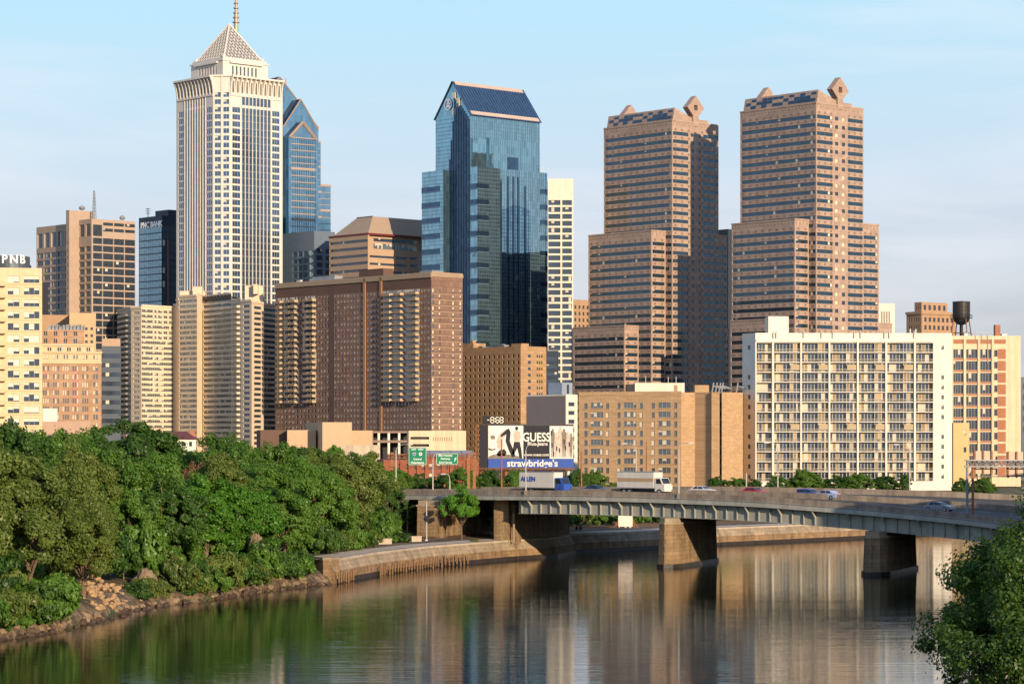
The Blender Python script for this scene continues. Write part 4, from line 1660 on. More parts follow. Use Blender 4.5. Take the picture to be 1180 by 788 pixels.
# ------------------------------------------------------------------ grey sided cream block
M_greyw = mat('grey_render', (.22, .185, .175), .8, var=.05, scale=.3)
b = Bld('apartment_building', 'narrow cream block with a big blank grey side wall above the billboard', 'apartment building', 652, 880, 42)
zt = b.z(456)
W_, L_ = b.sx(665.5), b.sy(606.5)
mb = MB()
zz = [zt - 3.6 - 3.0 * k for k in range(8)]
b.face(mb, RP(0, 0), 0, W_, 0, zt, [(b.sx(655), b.sx(662), z_, z_ + 1.4) for z_ in zz], .3, 'dark')
facade(mb, LP(0, 0), 0, L_, 0, zt, [], .3, 1)
backs(mb, 0, W_, 0, L_, 0, zt, 0)
mb.build('wall', [M_cream, M_greyw], b.root)
roof(b, 0, W_, 0, L_, zt, M_cream, .5)
mb = MB()
mb.box(1, 6, 3, 10, zt - .2, b.z(441, 0, 8))
mb.box(3.4, 4.2, 2.9, 2.99, zt + .8, b.z(443, 0, 8), 1)
mb.build('penthouse', [mat('pale_blue_metal', (.3, .36, .45), .5, metal=.2), M_dkmetal], b.root)
b.done()

# ------------------------------------------------------------------ tan brick apartments (middle right)
M_tanb2 = mat('warm_tan_brick', (.52, .34, .19), .88, var=.06, scale=.4, brick=(1.2, .4, .03))


def tanapt():
    b = Bld('apartment_building', 'broad tan brick building with tripled windows and a blank stepped right wall', 'apartment building', 785, 725, 0)
    mb = MB()
    al = R(-24)
    dL = (-math.cos(al), -math.sin(al) * -1 * -1)
    d = (-math.cos(R(24)), math.sin(R(24)))
    d = (d[0], abs(d[1]))
    n = (-math.sin(R(24)), -math.cos(R(24)))
    pl = ((0, 0), d, n)
    k = (667 - CX) / F
    # length along d until photo column 667
    Lw = (k * b.oy - b.ox) / (d[0] - k * d[1])
    zt = b.z(452)
    cols = []
    f = lambda px: (((px - CX) / F) * b.oy - b.ox) / (d[0] - ((px - CX) / F) * d[1])
    # windows measured in photo columns
    for a_, c_ in ((673, 677), (680.5, 695), (698, 701.8), (711.2, 715), (718.8, 733.2), (737, 740.6), (750.6, 754.5), (758.5, 772.6), (776.6, 780.3)):
        cols.append((f(c_), f(a_), c_ - a_ > 8))
    zz = [b.z(466.2) - 2.67 * q for q in range(10)]
    h = [(s0, s1, z_ - (.9 if big else 1.05), z_ + (.7 if big else .55)) for z_ in zz for s0, s1, big in cols if z_ > 2]
    b.face(mb, pl, 0, Lw, 0, zt, h, .25, 'tanapt', nv=8)
    for z_ in zz:
        for s0, s1, big in cols:
            if z_ > 2: pbox(mb, pl, s0 - .1, s1 + .1, .002, .12, z_ - 1.2, z_ - 1.06, 1)
    pbox(mb, pl, -.1, Lw, .002, .1, zt - .8, zt + .35)
    # right part facing the sun: pier, dark recess, two slabs
    P_ = lambda px, D: (P(px, D) - b.ox, D - b.oy)
    ring = [(0, 0), P_(800.5, 726.5), P_(801, 727), P_(819.5, 723.5), P_(820, 722), P_(829, 721.5), P_(829.6, 724), P_(831.5, 724), P_(831.8, 721.8), P_(856.2, 727), P_(855, 745), P_(690, 775)]
    ring.append((d[0] * Lw, d[1] * Lw))
    m_ = len(ring)
    for q in range(m_ - 1):
        a_, c_ = ring[q], ring[q + 1]
        mb.quad((*a_, 0), (*c_, 0), (*c_, zt), (*a_, zt))
    mb.poly([(x, y, zt - .3) for x, y in ring], 2)
    a_, c_ = ring[6], ring[7]
    for z_ in zz:
        mb.box(a_[0] + .05, c_[0] - .05, a_[1] - .06, a_[1] - .003, z_ - 1, z_ + .7, 3)
    mb.build('wall', [M_tanb2, M_tan_cap, M_roof, M_dkmetal], b.root)
    mb = MB()
    mb.box(*sorted((P(731, 735) - b.ox, P(788, 735) - b.ox)), 7, 17, zt - .3, b.z(440.5))
    mb.box(P(722, 735) - b.ox, P(731, 735) - b.ox - .01, 7.5, 17, zt - .3, b.z(442), 1)
    mb.box(P(776, 735) - b.ox, P(780, 735) - b.ox, 6.9, 6.99, zt - .3, b.z(443), 2)
    mb.build('penthouse', [M_cream, M_dkmetal, M_tan_cap], b.root)
    mb = MB()
    mb.box(P(800.8, 733) - b.ox, P(817, 733) - b.ox, 8, 14, zt - .3, b.z(443))
    mb.build('stair_tower', M_tanb2, b.root)
    for px in (820, 824, 828, 831, 848):
        pm = MB()
        x = P(px, 735) - b.ox
        pm.tube((x, 10, zt - .3), (x + .6, 10, b.z(440)), .22, n=6)
        pm.tube((x + .6, 10, b.z(444)), (x + 3, 10, b.z(447)), .22, n=6)
        pm.build('roof_pipe', M_steel, b.root)
    for px in (770, 779, 744):
        pm = MB()
        pm.tube((P(px, 735) - b.ox, 10, zt), (P(px, 735) - b.ox, 10, b.z(433)), .09, n=5)
        pm.build('antenna', M_steel, b.root)
    return b.done()


tanapt()

# ------------------------------------------------------------------ white balcony block
M_wht = mat('white_painted_concrete', (.78, .72, .62), .75, var=.05, scale=.25, streak=.12)
M_rail = mat('balcony_rail', (.40, .38, .33), .5, metal=.2)
M_curt = [mat('curtain_cream', (.45, .35, .22), .85, var=.15, scale=2), mat('curtain_beige', (.28, .21, .13), .85, var=.15, scale=2), mat('curtain_white', (.58, .52, .42), .85, var=.1, scale=2)]
M_stuff = [mat('rust_planter', (.4, .14, .06), .8), mat('green_plant', (.06, .1, .03), .9)]


def whiteblock():
    b = Bld('apartment_building', 'white apartment block with seven bays of railed balconies, right of centre behind the bridge', 'apartment building', 870.5, 730, 2)
    zt = b.z(383.5)
    x = b.sx
    W, dep = x(1097), 17
    bays = [(871.8, 889.6), (891.8, 922), (924, 954.6), (956.6, 987.3), (989.4, 1020), (1022.2, 1053), (1055.2, 1075.5)]
    ztop, FL = b.z(394.8), 2.86
    nf = 14
    rec = 1.7
    mb = MB()
    z0s = [ztop - FL * (k + 1) for k in range(nf)]
    holes = [(x(a), x(c), z0s[-1] + .2, ztop) for a, c in bays]
    sw = [(x(1086.2 - 1.5), x(1086.2 + 1.5), z_ + .9, z_ + 2.1) for k, z_ in enumerate(z0s) if k not in (1, 2, 8)]
    facade(mb, RP(0, 0), 0, W, 0, zt, holes + sw, rec)
    b.wins(RP(0, 0), sw, .3)
    for h in sw: pass
    # angled left end wall
    P_ = lambda px, D: (P(px, D), D)
    # local point of photo column 855.5, 9 m further back
    e = (x(855.5, 6.5), 6.5)
    l = math.hypot(*e)
    d = (-e[0] / l, -e[1] / l)
    pl = (e, d, (d[1], -d[0]))
    lw = [(l * .42, l * .62, z_ + .9, z_ + 2.2) for k, z_ in enumerate(z0s) if k not in (1, 2, 8)]
    b.face(mb, pl, 0, l, 0, zt + .0, lw, .25, 'dark')
    mb.quad((e[0], e[1], 0), (e[0] + 2, dep, 0), (e[0] + 2, dep, zt), (e[0], e[1], zt))
    mb.quad((W, 0, 0), (W, dep, 0), (W, dep, zt), (W, 0, zt))
    mb.quad((W, dep, 0), (e[0] + 2, dep, 0), (e[0] + 2, dep, zt), (W, dep, zt))
    mb.poly([(0, 0, zt - .6), (W, 0, zt - .6), (W, dep, zt - .6), (e[0] + 2, dep, zt - .6), (e[0], e[1], zt - .6)], 1)
    for z_ in z0s:
        pbox(mb, RP(0, 0), 0, x(871.5), .002, .03, z_ + .1, z_ + .16, 2)
    pbox(mb, RP(0, 0), x(871), x(1076.3), .002, .25, ztop + .3, ztop + .9)
    for a, c in zip(bays[:-1], bays[1:]):
        pbox(mb, RP(0, 0), x(a[1]) + .02, x(c[0]) - .02, .002, .35, z0s[-1] + .2, ztop + .28)
    mb.build('wall', [M_wht, M_roof, M_tan_cap], b.root)
    # rooftop box and vents
    mb = MB()
    mb.box(x(886.5), x(910), 2, 9, zt - .6, b.z(364))
    mb.build('lift_house', M_wht, b.root)
    for px in (891, 894.3, 926, 946.5, 959.5, 984, 991.5, 1019, 1024.5, 1053):
        vm = MB()
        vm.tube((x(px), -.3, b.z(389.5)), (x(px), -.3, b.z(380.5)), .16, n=6)
        vm.build('vent_pipe', M_steel, b.root)
    for px in (1049.5, 1056):
        vm = MB()
        vm.tube((x(px), 1, zt), (x(px), 1, zt + 1.2), .3, n=6)
        vm.build('vent_pipe', M_steel, b.root)
    # balconies: one module per bay and floor
    rnd = random.Random(3)
    for bi, (a, c) in enumerate(bays):
        w = x(c) - x(a)
        wide = w > 6
        for k, z_ in enumerate(z0s):
            q = MB()
            # glazing at the back of the recess, split into panes and curtains
            zt_ = FL - .03
            ns = round(w / .95)
            split = round(ns * .62) if wide else ns
            s = 0
            cw = w / ns
            room = k in (2, 8) and wide
            for i in range(ns):
                y = rec - .01
                back = i < split
                yy = rec - .02 if back or not wide else rec - .9
                g = 0 if rnd.random() < .56 else rnd.choice([2, 3, 4])
                if wide and back and i >= split - 2: g = 0
                q.quad((i * cw, yy, .22), (i * cw + cw, yy, .22), (i * cw + cw, yy, zt_), (i * cw, yy, zt_), g)
                q.box(i * cw - .05, i * cw + .05, yy - .06, yy - .003, .22, zt_, 1)
            if wide:
                q.quad((split * cw, rec - .9, .22), (split * cw, rec - .02, .22), (split * cw, rec - .02, zt_), (split * cw, rec - .9, zt_), 1)
            if room:
                q.box(split * cw + .1, w - .1, .02, .18, .75, zt_ - .5, 2)
            q.box(0.01, w - .01, -.02, rec - .03, -.02, .2, 1)
            if rnd.random() < .6:
                for _ in range(rnd.randint(1, 3)):
                    px_ = rnd.uniform(.3, w - .6)
                    q.box(px_, px_ + rnd.uniform(.2, .6), .25, .6, .21, rnd.uniform(.5, 1.0), 5 + rnd.randint(0, 1))
            o = q.mesh('balcony', [G_dark, M_wht, M_curt[0], M_curt[1], M_curt[2], M_stuff[0], M_stuff[1]])
            o = link('balcony', o, b.root, (x(a), 0, z_))
            r_ = MB()
            r_.box(.02, w - .02, -.02, .03, .98, 1.06)
            r_.box(.02, w - .02, -.02, .03, .55, .60)
            n = round(w / .32)
            for i in range(n + 1):
                xx = .04 + (w - .08) * i / n
                r_.box(xx - .018, xx + .018, -.01, .02, .2, .979)
            r_.build('railing', M_rail, o)
    return b.done()


whiteblock()

# ------------------------------------------------------------------ cream and brick loft building with piers
M_crp = mat('cream_pier_paint', (.70, .56, .38), .8, var=.07, scale=.3, streak=.15)
M_redb = mat('red_brick_panel', (.38, .16, .09), .85, var=.1, scale=.5)
STY['grid'] = dict(g=G_dark, fr=M_frame, bl=M_blind, pitch=.8, mw=.07, blind=.12)
b = Bld('loft_building', 'cream and red brick loft building with big gridded windows under the black water tank', 'loft building', 1096, 790, 3)
x = b.sx
zt = b.z(389)
W_ = x(1176.3)
mb = MB()
h = []
hb = []
for k in range(13):
    z1 = b.z(402.4) - 3.68 * k
    if z1 - 3 < 0: break
    for a_, c_ in ((1098.5, 1110), (1113.2, 1126), (1129.5, 1142.2)):
        h.append((x(a_), x(c_), z1 - 2.75, z1))
    h.append((x(1145.6), x(1149.4), z1 - 2.3, z1 - .2))
    pbox(mb, RP(0, 0), x(1149.7), x(1159), .002, .05, z1 - 3.0, z1 + .1, 1)
    for a_, c_ in ((1098.5, 1110), (1113.2, 1126), (1129.5, 1142.2)):
        pbox(mb, RP(0, 0), x(a_), x(c_), .002, .05, z1 - 3.35, z1 - 2.8, 1)
b.face(mb, RP(0, 0), 0, W_, 0, zt, h, .4, 'grid')
for px in (1096.8, 1111.6, 1127.8, 1143.8):
    pbox(mb, RP(0, 0), x(px) - .38, x(px) + .38, .051, .4, 0, zt - .4)
for a_, c_ in ((1098.5, 1110), (1113.2, 1126), (1129.5, 1142.2), (1145.5, 1159)):
    pbox(mb, RP(0, 0), x(a_), x(c_), .002, .05, b.z(396), b.z(391), 1)
backs(mb, 0, W_, 0, 30, 0, zt)
mb.quad((0, 0, 0), (0, 30, 0), (0, 30, zt), (0, 0, zt))
mb.build('wall', [M_crp, M_redb], b.root)
roof(b, 0, W_, 0, 30, zt, M_crp, .6)
mb = MB()
mb.box(x(1149.5), x(1155.5), 3, 5, zt - .3, b.z(373.5))
mb.build('chimney', M_redb, b.root)
units(b, [(x(1118), x(1122), 8, 11, zt, zt + 1.6), (x(1160), x(1166), 6, 9, zt, zt + 1.3)])
mb = MB()
for sx_ in (1124, 1131, 1138):
    mb.tube((x(sx_), -.2, b.z(419 if sx_ == 1138 else 392)), (x(sx_), -.2, b.z(383)), .1, n=5)
mb.tube((x(1124), -.2, b.z(383)), (x(1139), -.2, b.z(384)), .1, n=5)
mb.build('roof_pipes', M_steel, b.root)
b.done()
# water tank
xt, yt = P(1111, 800), 805
t = thing('water_tank', 'round black rooftop water tank on splayed legs above the loft building', 'water tank', (xt, yt, GZ + zt - .3))
z0 = Zp(386, 800) - (GZ + zt - .3)
zb, ztp = Zp(372, 800) - GZ - zt + .3, Zp(347, 800) - GZ - zt + .3
M_blk = mat('black_tank_paint', (.025, .022, .022), .5, var=.4, scale=.6, streak=.4)
mb = MB()
mb.lathe((0, 0, 0), [(0, zb - .6), (1.4, zb - .2), (2.4, zb + .8), (2.75, zb + 2), (2.75, ztp - .1), (2.85, ztp - .05), (2.85, ztp + .1), (0, ztp + .35)], 24)
for k in range(4): mb.lathe((0, 0, zb + 2 + k * 1.0), [(2.76, 0), (2.82, .05), (2.76, .1)], 24)
mb.build('tank', M_blk, t)
mb = MB()
mb.tube((0, 0, 0), (0, 0, zb), .55, n=10)
mb.build('riser_pipe', M_blk, t)
mb = MB()
mb.lathe((0, 0, zb + 1.6), [(2.8, 0), (3.5, 0), (3.5, .1), (2.8, .1)], 24)
for k in range(24):
    a_ = 2 * math.pi * k / 24
    mb.tube((3.45 * math.cos(a_), 3.45 * math.sin(a_), zb + 1.6), (3.45 * math.cos(a_), 3.45 * math.sin(a_), zb + 2.6), .03, n=4)
mb.lathe((0, 0, zb + 2.6), [(3.42, 0), (3.48, .05), (3.42, .1)], 24)
mb.build('walkway', M_blk, t)
for k in range(4):
    a_ = R(20 + 90 * k)
    a2 = R(110 + 90 * k)
    mb = MB()
    top, bot = (2.7 * math.cos(a_), 2.7 * math.sin(a_), zb + 1.7), (3.9 * math.cos(a_), 3.9 * math.sin(a_), 0)
    mb.tube(top, bot, .2, n=6)
    mb.tube((3.3 * math.cos(a_), 3.3 * math.sin(a_), 2.4), (3.3 * math.cos(a2), 3.3 * math.sin(a2), 2.4), .1, n=5)
    mb.build('leg', mat('rusty_steel', (.2, .1, .06), .7, var=.3), t)

# cream annex in front of the loft
b = Bld('annex', 'small cream annex with two windows between the white balcony block and the loft building', 'annex', 1098.5, 760, 3)
zt = b.z(487)
W_ = b.sx(1117)
mb = MB()
b.face(mb, RP(0, 0), 0, W_, 0, zt, [(b.sx(1110.5), b.sx(1113.5), b.z(501 + 20 * k), b.z(495 + 20 * k)) for k in range(2)], .25, 'dark')
mb.quad((0, 0, 0), (0, 14, 0), (0, 14, zt), (0, 0, zt))
backs(mb, 0, W_, 0, 14, 0, zt)
mb.quad((0, 0, zt), (W_, 0, zt), (W_, 14, zt), (0, 14, zt))
mb.build('wall', M_tanb2 if False else mat('ochre_render', (.62, .43, .22), .85, var=.07), b.root)
b.done()

# ------------------------------------------------------------------ old brown tower behind
M_oldb = mat('old_brown_stone', (.40, .25, .15), .85, var=.1, scale=.3)
b = Bld('office_tower', 'old brown stone tower with a stepped top behind the water tank', 'office tower', 1062, 1120, 36)
zt = b.z(359.5)
W_, L_ = b.sx(1101), b.sy(1044.5)
mb = MB()
h = grid(1, W_ - 1, zt - 26, zt - 1.5, 7, 7, .5, .55)
b.face(mb, RP(0, 0), 0, W_, 0, zt, h, .3, 'dark')
b.face(mb, LP(0, 0), 0, L_, 0, zt, grid(1, L_ - 1, zt - 26, zt - 1.5, 5, 7, .5, .55), .3, 'dark')
backs(mb, 0, W_, 0, L_, 0, zt)
mb.quad((0, 0, zt), (W_, 0, zt), (W_, L_, zt), (0, L_, zt))
for pl, l in ((RP(0, 0), W_), (LP(0, 0), L_)): pbox(mb, pl, -.2, l + .2, .003, .5, zt - .9, zt + .3)
mb.build('wall', M_oldb, b.root)
mb = MB()
z2 = b.z(347.5)
b.face(mb, RP(2.5, 2.5), 0, W_ - 5, zt, z2, grid(.5, W_ - 5.5, zt + .4, z2 - .5, 5, 1, .5, .6), .3, 'dark')
b.face(mb, LP(2.5, 2.5), 0, L_ - 5, zt, z2, grid(.5, L_ - 5.5, zt + .4, z2 - .5, 3, 1, .5, .6), .3, 'dark')
backs(mb, 2.5, W_ - 2.5, 2.5, L_ - 2.5, zt, z2)
mb.quad((2.5, 2.5, z2), (W_ - 2.5, 2.5, z2), (W_ - 2.5, L_ - 2.5, z2), (2.5, L_ - 2.5, z2))
mb.build('upper_storey', M_oldb, b.root)
b.done()


def simple(name, label, cat, px, pr, D, deg, py, mat_, Lpx=None, dep=18, sty='dark', hR=None, hL=None, rf=True):
    b = Bld(name, label, cat, px, D, deg)
    zt = b.z(py)
    W_ = b.sx(pr)
    L_ = b.sy(Lpx) if Lpx else dep
    mb = MB()
    b.face(mb, RP(0, 0), 0, W_, 0, zt, hR(b, W_, zt) if hR else [], .3, sty)
    b.face(mb, LP(0, 0), 0, L_, 0, zt, hL(b, L_, zt) if hL else [], .3, sty)
    backs(mb, 0, W_, 0, L_, 0, zt)
    mb.quad((0, 0, zt - .4), (W_, 0, zt - .4), (W_, L_, zt - .4), (0, L_, zt - .4))
    mb.build('wall', mat_, b.root)
    if rf: roof(b, 0, W_, 0, L_, zt, mat_, .5)
    b.done()
    return b, W_, L_, zt


# small slices of buildings seen between the towers
simple('office_tower', 'small cream fluted tower right behind the nearer brown twin', 'office tower', 1010, 1031, 1450, 20, 350.5, M_cream,
       hR=lambda b, W, z: [(W * .25 + k * W * .09, W * .25 + k * W * .09 + .5, z - 40, z - 4) for k in range(6)])
simple('office_building', 'old brown brick building glimpsed between the cream grid tower and the farther brown twin', 'office building', 660, 680, 1500, 42, 346, M_oldb,
       hR=lambda b, W, z: grid(.5, W - .5, z - 40, z - 2, 4, 10, .45, .55))
simple('office_tower', 'dark sliver of a tower in the narrow gap between the twin brown towers', 'office tower', 838.8, 846, 1400, 42, 265, mat('matt_slate_panel', (.03, .045, .07), .9))
simple('office_building', 'dark building at the right edge behind the loft building', 'office building', 1175, 1215, 900, 10, 436, M_navy,
       hR=lambda b, W, z: grid(.5, W - .5, z - 20, z - 1, 4, 5, .6, .5))
b, W_, L_, zt = simple('office_building', 'dark blue banded office block between the orange hotel and the cream complex', 'office building', 117, 139, 1150, 8, 400, mat('slate_blue_panel', (.07, .09, .12), .5, var=.08),
       hR=lambda b, W, z: [(.2, W - .2, z - 5.0 - 4.2 * k, z - 3.0 - 4.2 * k) for k in range(9)])
mb = MB()
mb.box(.2, W_ - .2, 1, 10, zt + .01, b.z(390))
mb.build('plant_room', M_pinkc, b.root)

# ------------------------------------------------------------------ orange brick hotel, far left
M_orb = mat('orange_brick', (.46, .28, .17), .85, var=.07, scale=.4, brick=(3.5, 1.7, .05))
M_terra = mat('cream_terracotta', (.62, .46, .28), .8, var=.07)
b = Bld('hotel', 'orange brick hotel with triple window groups and cream upper floors, far left', 'hotel', 36, 975, 10.5)
x = b.sx
zt = b.z(405.3)
W_ = x(116.8)
mb = MB()
zb_ = b.z(418)
h = []
cc = (53, 64.5, 75.8, 87, 98.3)
for k in range(10):
    zc_ = b.z(421.5) - 3.12 * k
    for c_ in (41.5,) + cc:
        for o_ in (-2.6, 0, 2.6): h.append((x(c_ + o_ - .85), x(c_ + o_ + .85), zc_ - 1.9, zc_))
    for o_ in (-1.6, 1.6): h.append((x(110 + o_ - 1), x(110 + o_ + 1), zc_ - 1.9, zc_))
b.face(mb, RP(0, 0), 0, W_, 0, zb_, h, .3, 'apt')
h = []
for c_ in cc + (110,):
    for o_ in (-1.7, 1.7): h.append((x(c_ + o_ - .8), x(c_ + o_ + .8), b.z(413.5), b.z(408.5)))
b.face(mb, RP(0, 0), 0, W_, zb_, zt, h, .3, 'apt', m=1)
pbox(mb, RP(0, 0), -.1, W_ + .3, .003, .6, zt - .5, zt + .3, 1)
pbox(mb, RP(0, 0), -.1, W_ + .2, .003, .3, zb_ - .2, zb_ + .3, 1)
backs(mb, 0, W_, 0, 24, 0, zt)
mb.quad((0, 0, zt), (W_, 0, zt), (W_, 24, zt), (0, 24, zt), 1)
mb.build('wall', [M_orb, M_terra], b.root)
mb = MB()
z2 = b.z(397)
xe = x(108)
h = []
for c_ in (57, 68.5, 79.5, 91, 102): h += [(x(c_ - 2.2), x(c_ - .4), zt + .4, zt + 1.9), (x(c_ + .4), x(c_ + 2.2), zt + .4, zt + 1.9)]
b.face(mb, RP(0, 3), 0, xe, zt + .02, z2, h, .3, 'dark', m=1)
backs(mb, 0, xe, 3, 22, zt + .02, z2, 1)
mb.quad((0, 3, z2), (xe, 3, z2), (xe, 22, z2), (0, 22, z2), 1)
pbox(mb, RP(0, 3), 0, xe + .3, .003, .5, z2 - .3, z2 + .4, 1)
z3 = b.z(379)
xe = x(97)
h = []
for c_ in (52.5, 64, 75.5, 87):
    for j in range(2): h += [(x(c_ - 2), x(c_ - .3), z2 + .8 + 2.9 * j, z2 + 2.5 + 2.9 * j), (x(c_ + .3), x(c_ + 2), z2 + .8 + 2.9 * j, z2 + 2.5 + 2.9 * j)]
b.face(mb, RP(0, 5), 0, xe, z2 + .02, z3, h, .3, 'dark', m=0)
backs(mb, 0, xe, 5, 20, z2 + .02, z3)
mb.quad((0, 5, z3), (xe, 5, z3), (xe, 20, z3), (0, 20, z3))
mb.build('upper_storeys', [M_orb, M_terra], b.root)
b.done()
simple('office_building', 'tan block with a few square windows rising behind the orange brick hotel', 'office building', 80, 110.5, 1055, 10.5, 362, mat('tan_render', (.55, .37, .21), .8, var=.08),
       hR=lambda b, W, z: [(b.sx(c - 1.5), b.sx(c + 1.5), b.z(r + 3.2), b.z(r)) for c in (99.5, 105.7) for r in (377, 385, 392)])
simple('office_building', 'dim brown block with rooftop pipes left of the tan block, far left', 'office building', 40, 80, 1070, 10.5, 364, M_oldb)
rm = MB()
for k in range(10):
    x0_ = P(50 + k * 4.2, 1000)
    rm.box(x0_, x0_ + 1.1, 1010, 1013, Zp(379.2, 1000), Zp(374.5 - (k % 3), 1000))
    rm.tube((x0_, 1010, Zp(376, 1000)), (x0_ + 2, 1010, Zp(373, 1000)), .12, n=4)
tag(rm.build('rooftop_ducts', M_steel), 'row of grey rooftop ducts on the upper storeys of the orange brick hotel', 'ducts')
simple('low_building', 'blank white low building at the treetops below the orange brick hotel', 'building', 49, 66, 900, 11, 470.5, mat('white_render', (.72, .66, .55), .8, var=.05), rf=False)
simple('low_building', 'long pinkish low wall building right of the blank white one at the treetops', 'building', 48, 105, 885, 10, 485.5, mat('pink_render', (.45, .30, .22), .8, var=.08), rf=False)

# ------------------------------------------------------------------ cream apartments, left edge
b = Bld('apartment_building', 'cream apartment block with white window panels cut by the left edge', 'apartment building', -30, 612, 11)
x = b.sx
zt = b.z(310.5)
W_ = x(48.5)
M_yel = mat('yellow_cream_brick', (.70, .53, .33), .85, var=.06, scale=.4, streak=.1)
mb = MB()
STY['panel'] = dict(g=G_dark, fr=M_frame, bl=mat('white_panel', (.72, .66, .54), .7, var=.08, scale=.8), pitch=1.15, mw=.07, blind=.78)
h = []
for k in range(18):
    z1 = b.z(317.3) - 2.87 * k
    if z1 < 4: break
    for a_, c_ in ((-24, -8), (9, 22.3), (27.5, 45.3)):
        h.append((x(a_), x(c_), z1 - 1.65, z1))
    pbox(mb, RP(0, 0), 0, W_, .002, .12, z1 - 2.1, z1 - 1.85, 1)
b.face(mb, RP(0, 0), 0, W_, 0, zt, h, .25, 'panel', nv=9)
for k in range(18):
    z1 = b.z(317.3) - 2.87 * k
    if z1 < 4: break
    key = ('ab', 1)
    if key not in WM:
        q = MB()
        w = x(6.5) - x(-6)
        q.box(0, w, -1.4, 0, -.15, 0)
        q.box(0, w, -1.4, -1.3, .001, 1.0)
        q.box(w - .1, w, -1.299, 0, .001, 1.0)
        q.box(0, .1, -1.299, 0, .001, 1.0)
        WM[key] = q.mesh('balcony', [M_terra])
    b.rep('balcony', WM[key], (x(-6), -.13, z1 - 2.4), 0, 3)
backs(mb, 0, W_, 0, 18, 0, zt)
mb.quad((0, 0, zt), (W_, 0, zt), (W_, 18, zt), (0, 18, zt))
mb.build('wall', [M_yel, M_terra], b.root)
roof(b, 0, W_, 0, 18, zt, M_yel, .5)
b.done()

# ------------------------------------------------------------------ low buildings in front of the towers
M_peach = mat('peach_render', (.55, .38, .24), .8, var=.06, scale=.3)
simple('low_building', 'small dark brown building at the treetops left of the peach blocks', 'building', 300, 333, 905, 10, 497, M_browncap)
simple('low_building', 'low peach wall block left of the taller peach cube', 'building', 331, 364, 900, 6, 497, M_peach)
simple('low_building', 'tall peach cube building in front of the brown apartment slab', 'building', 371.5, 405.5, 890, 12, 488, M_peach, Lpx=352)
simple('low_building', 'low peach wall block right of the taller peach cube', 'building', 405.5, 429, 900, 2, 497.5, M_peach)
b = Bld('parking_garage', 'open parking garage deck with dark bays and white columns right of the peach blocks', 'parking garage', 427, 910, 3)
x = b.sx
mb = MB()
W_ = x(474)
for z0_, z1_ in ((b.z(498.8), b.z(496.6)), (b.z(510), b.z(507))):
    mb.box(0, W_, 0, 20, z0_, z1_)
mb.box(0, W_, 6, 20, 0, b.z(499), 1)
mb.build('deck', [M_commerce_sq, M_dkmetal], b.root)
for px in (428.5, 436.5, 448, 460, 472):
    mb = MB()
    mb.box(x(px) - .4, x(px) + .4, .1, .9, 0, b.z(498.8) - .01)
    mb.build('column', M_wht, b.root)
b = Bld('parking_garage', 'cream parking garage with two long dark slots above the green road signs', 'parking garage', 471, 860, 4)
x = b.sx
mb = MB()
W_, zt = x(537), b.z(496.2)
h = [(x(473), x(494.5), b.z(506.2), b.z(503.2)), (x(473), x(494.5), b.z(514.5), b.z(511.5))]
facade(mb, RP(0, 0), 0, W_, 0, zt, h, 1.2)
mb.quad((0, 1.2, 0), (W_, 1.2, 0), (W_, 1.2, zt), (0, 1.2, zt), 1)
mb.quad((0, 0, 0), (0, 20, 0), (0, 20, zt), (0, 0, zt))
backs(mb, 0, W_, 0, 20, 0, zt)
mb.quad((0, 0, zt), (W_, 0, zt), (W_, 20, zt), (0, 20, zt))
for k in range(9): pbox(mb, RP(0, 0), x(499 + k * 2.6), x(500 + k * 2.6), .002, .08, b.z(508), b.z(503.5), 2)
mb.build('wall', [M_crp, M_dkmetal, M_tan_cap], b.root)
simple('low_wall', 'long pale concrete wall at the treetops below the peach blocks', 'wall', 392, 438, 760, 3, 512.5, M_conc, rf=False, dep=1)

# red roofed house among the trees
b = Bld('house', 'white house with a dark red hipped roof among the left treetops', 'house', 188, 640, 8)
x = b.sx
mb = MB()
W_, ze = x(226), b.z(506)
b.face(mb, RP(0, 0), 0, W_, 0, ze, grid(.5, W_ - .5, ze - 2.2, ze - .2, 4, 1, .4, .6), .2, 'dark')
b.face(mb, LP(0, 0), 0, 9, 0, ze, [], .2)
backs(mb, 0, W_, 0, 9, 0, ze)
mb.build('wall', M_wht, b.root)
mb = MB()
zr = b.z(497)
mb.quad((-.5, -.5, ze), (W_ + .5, -.5, ze), (W_ * .72, 4.5, zr), (W_ * .3, 4.5, zr))
mb.quad((-.5, 9.5, ze), (W_ + .5, 9.5, ze), (W_ * .72, 4.5, zr), (W_ * .3, 4.5, zr))
mb.poly([(-.5, -.5, ze), (-.5, 9.5, ze), (W_ * .3, 4.5, zr)])
mb.poly([(W_ + .5, -.5, ze), (W_ + .5, 9.5, ze), (W_ * .72, 4.5, zr)])
mb.quad((-.5, -.5, ze - .001), (W_ + .5, -.5, ze - .001), (W_ + .5, 9.5, ze - .001), (-.5, 9.5, ze - .001))
mb.build('roof', mat('dark_red_roof', (.14, .045, .045), .8, var=.2, scale=1), b.root)
mb = MB()
mb.box(W_ * .82, W_ * .82 + 1.3, 4, 5.2, ze, b.z(495.5))
mb.build('chimney', M_redb, b.root)
b.done()

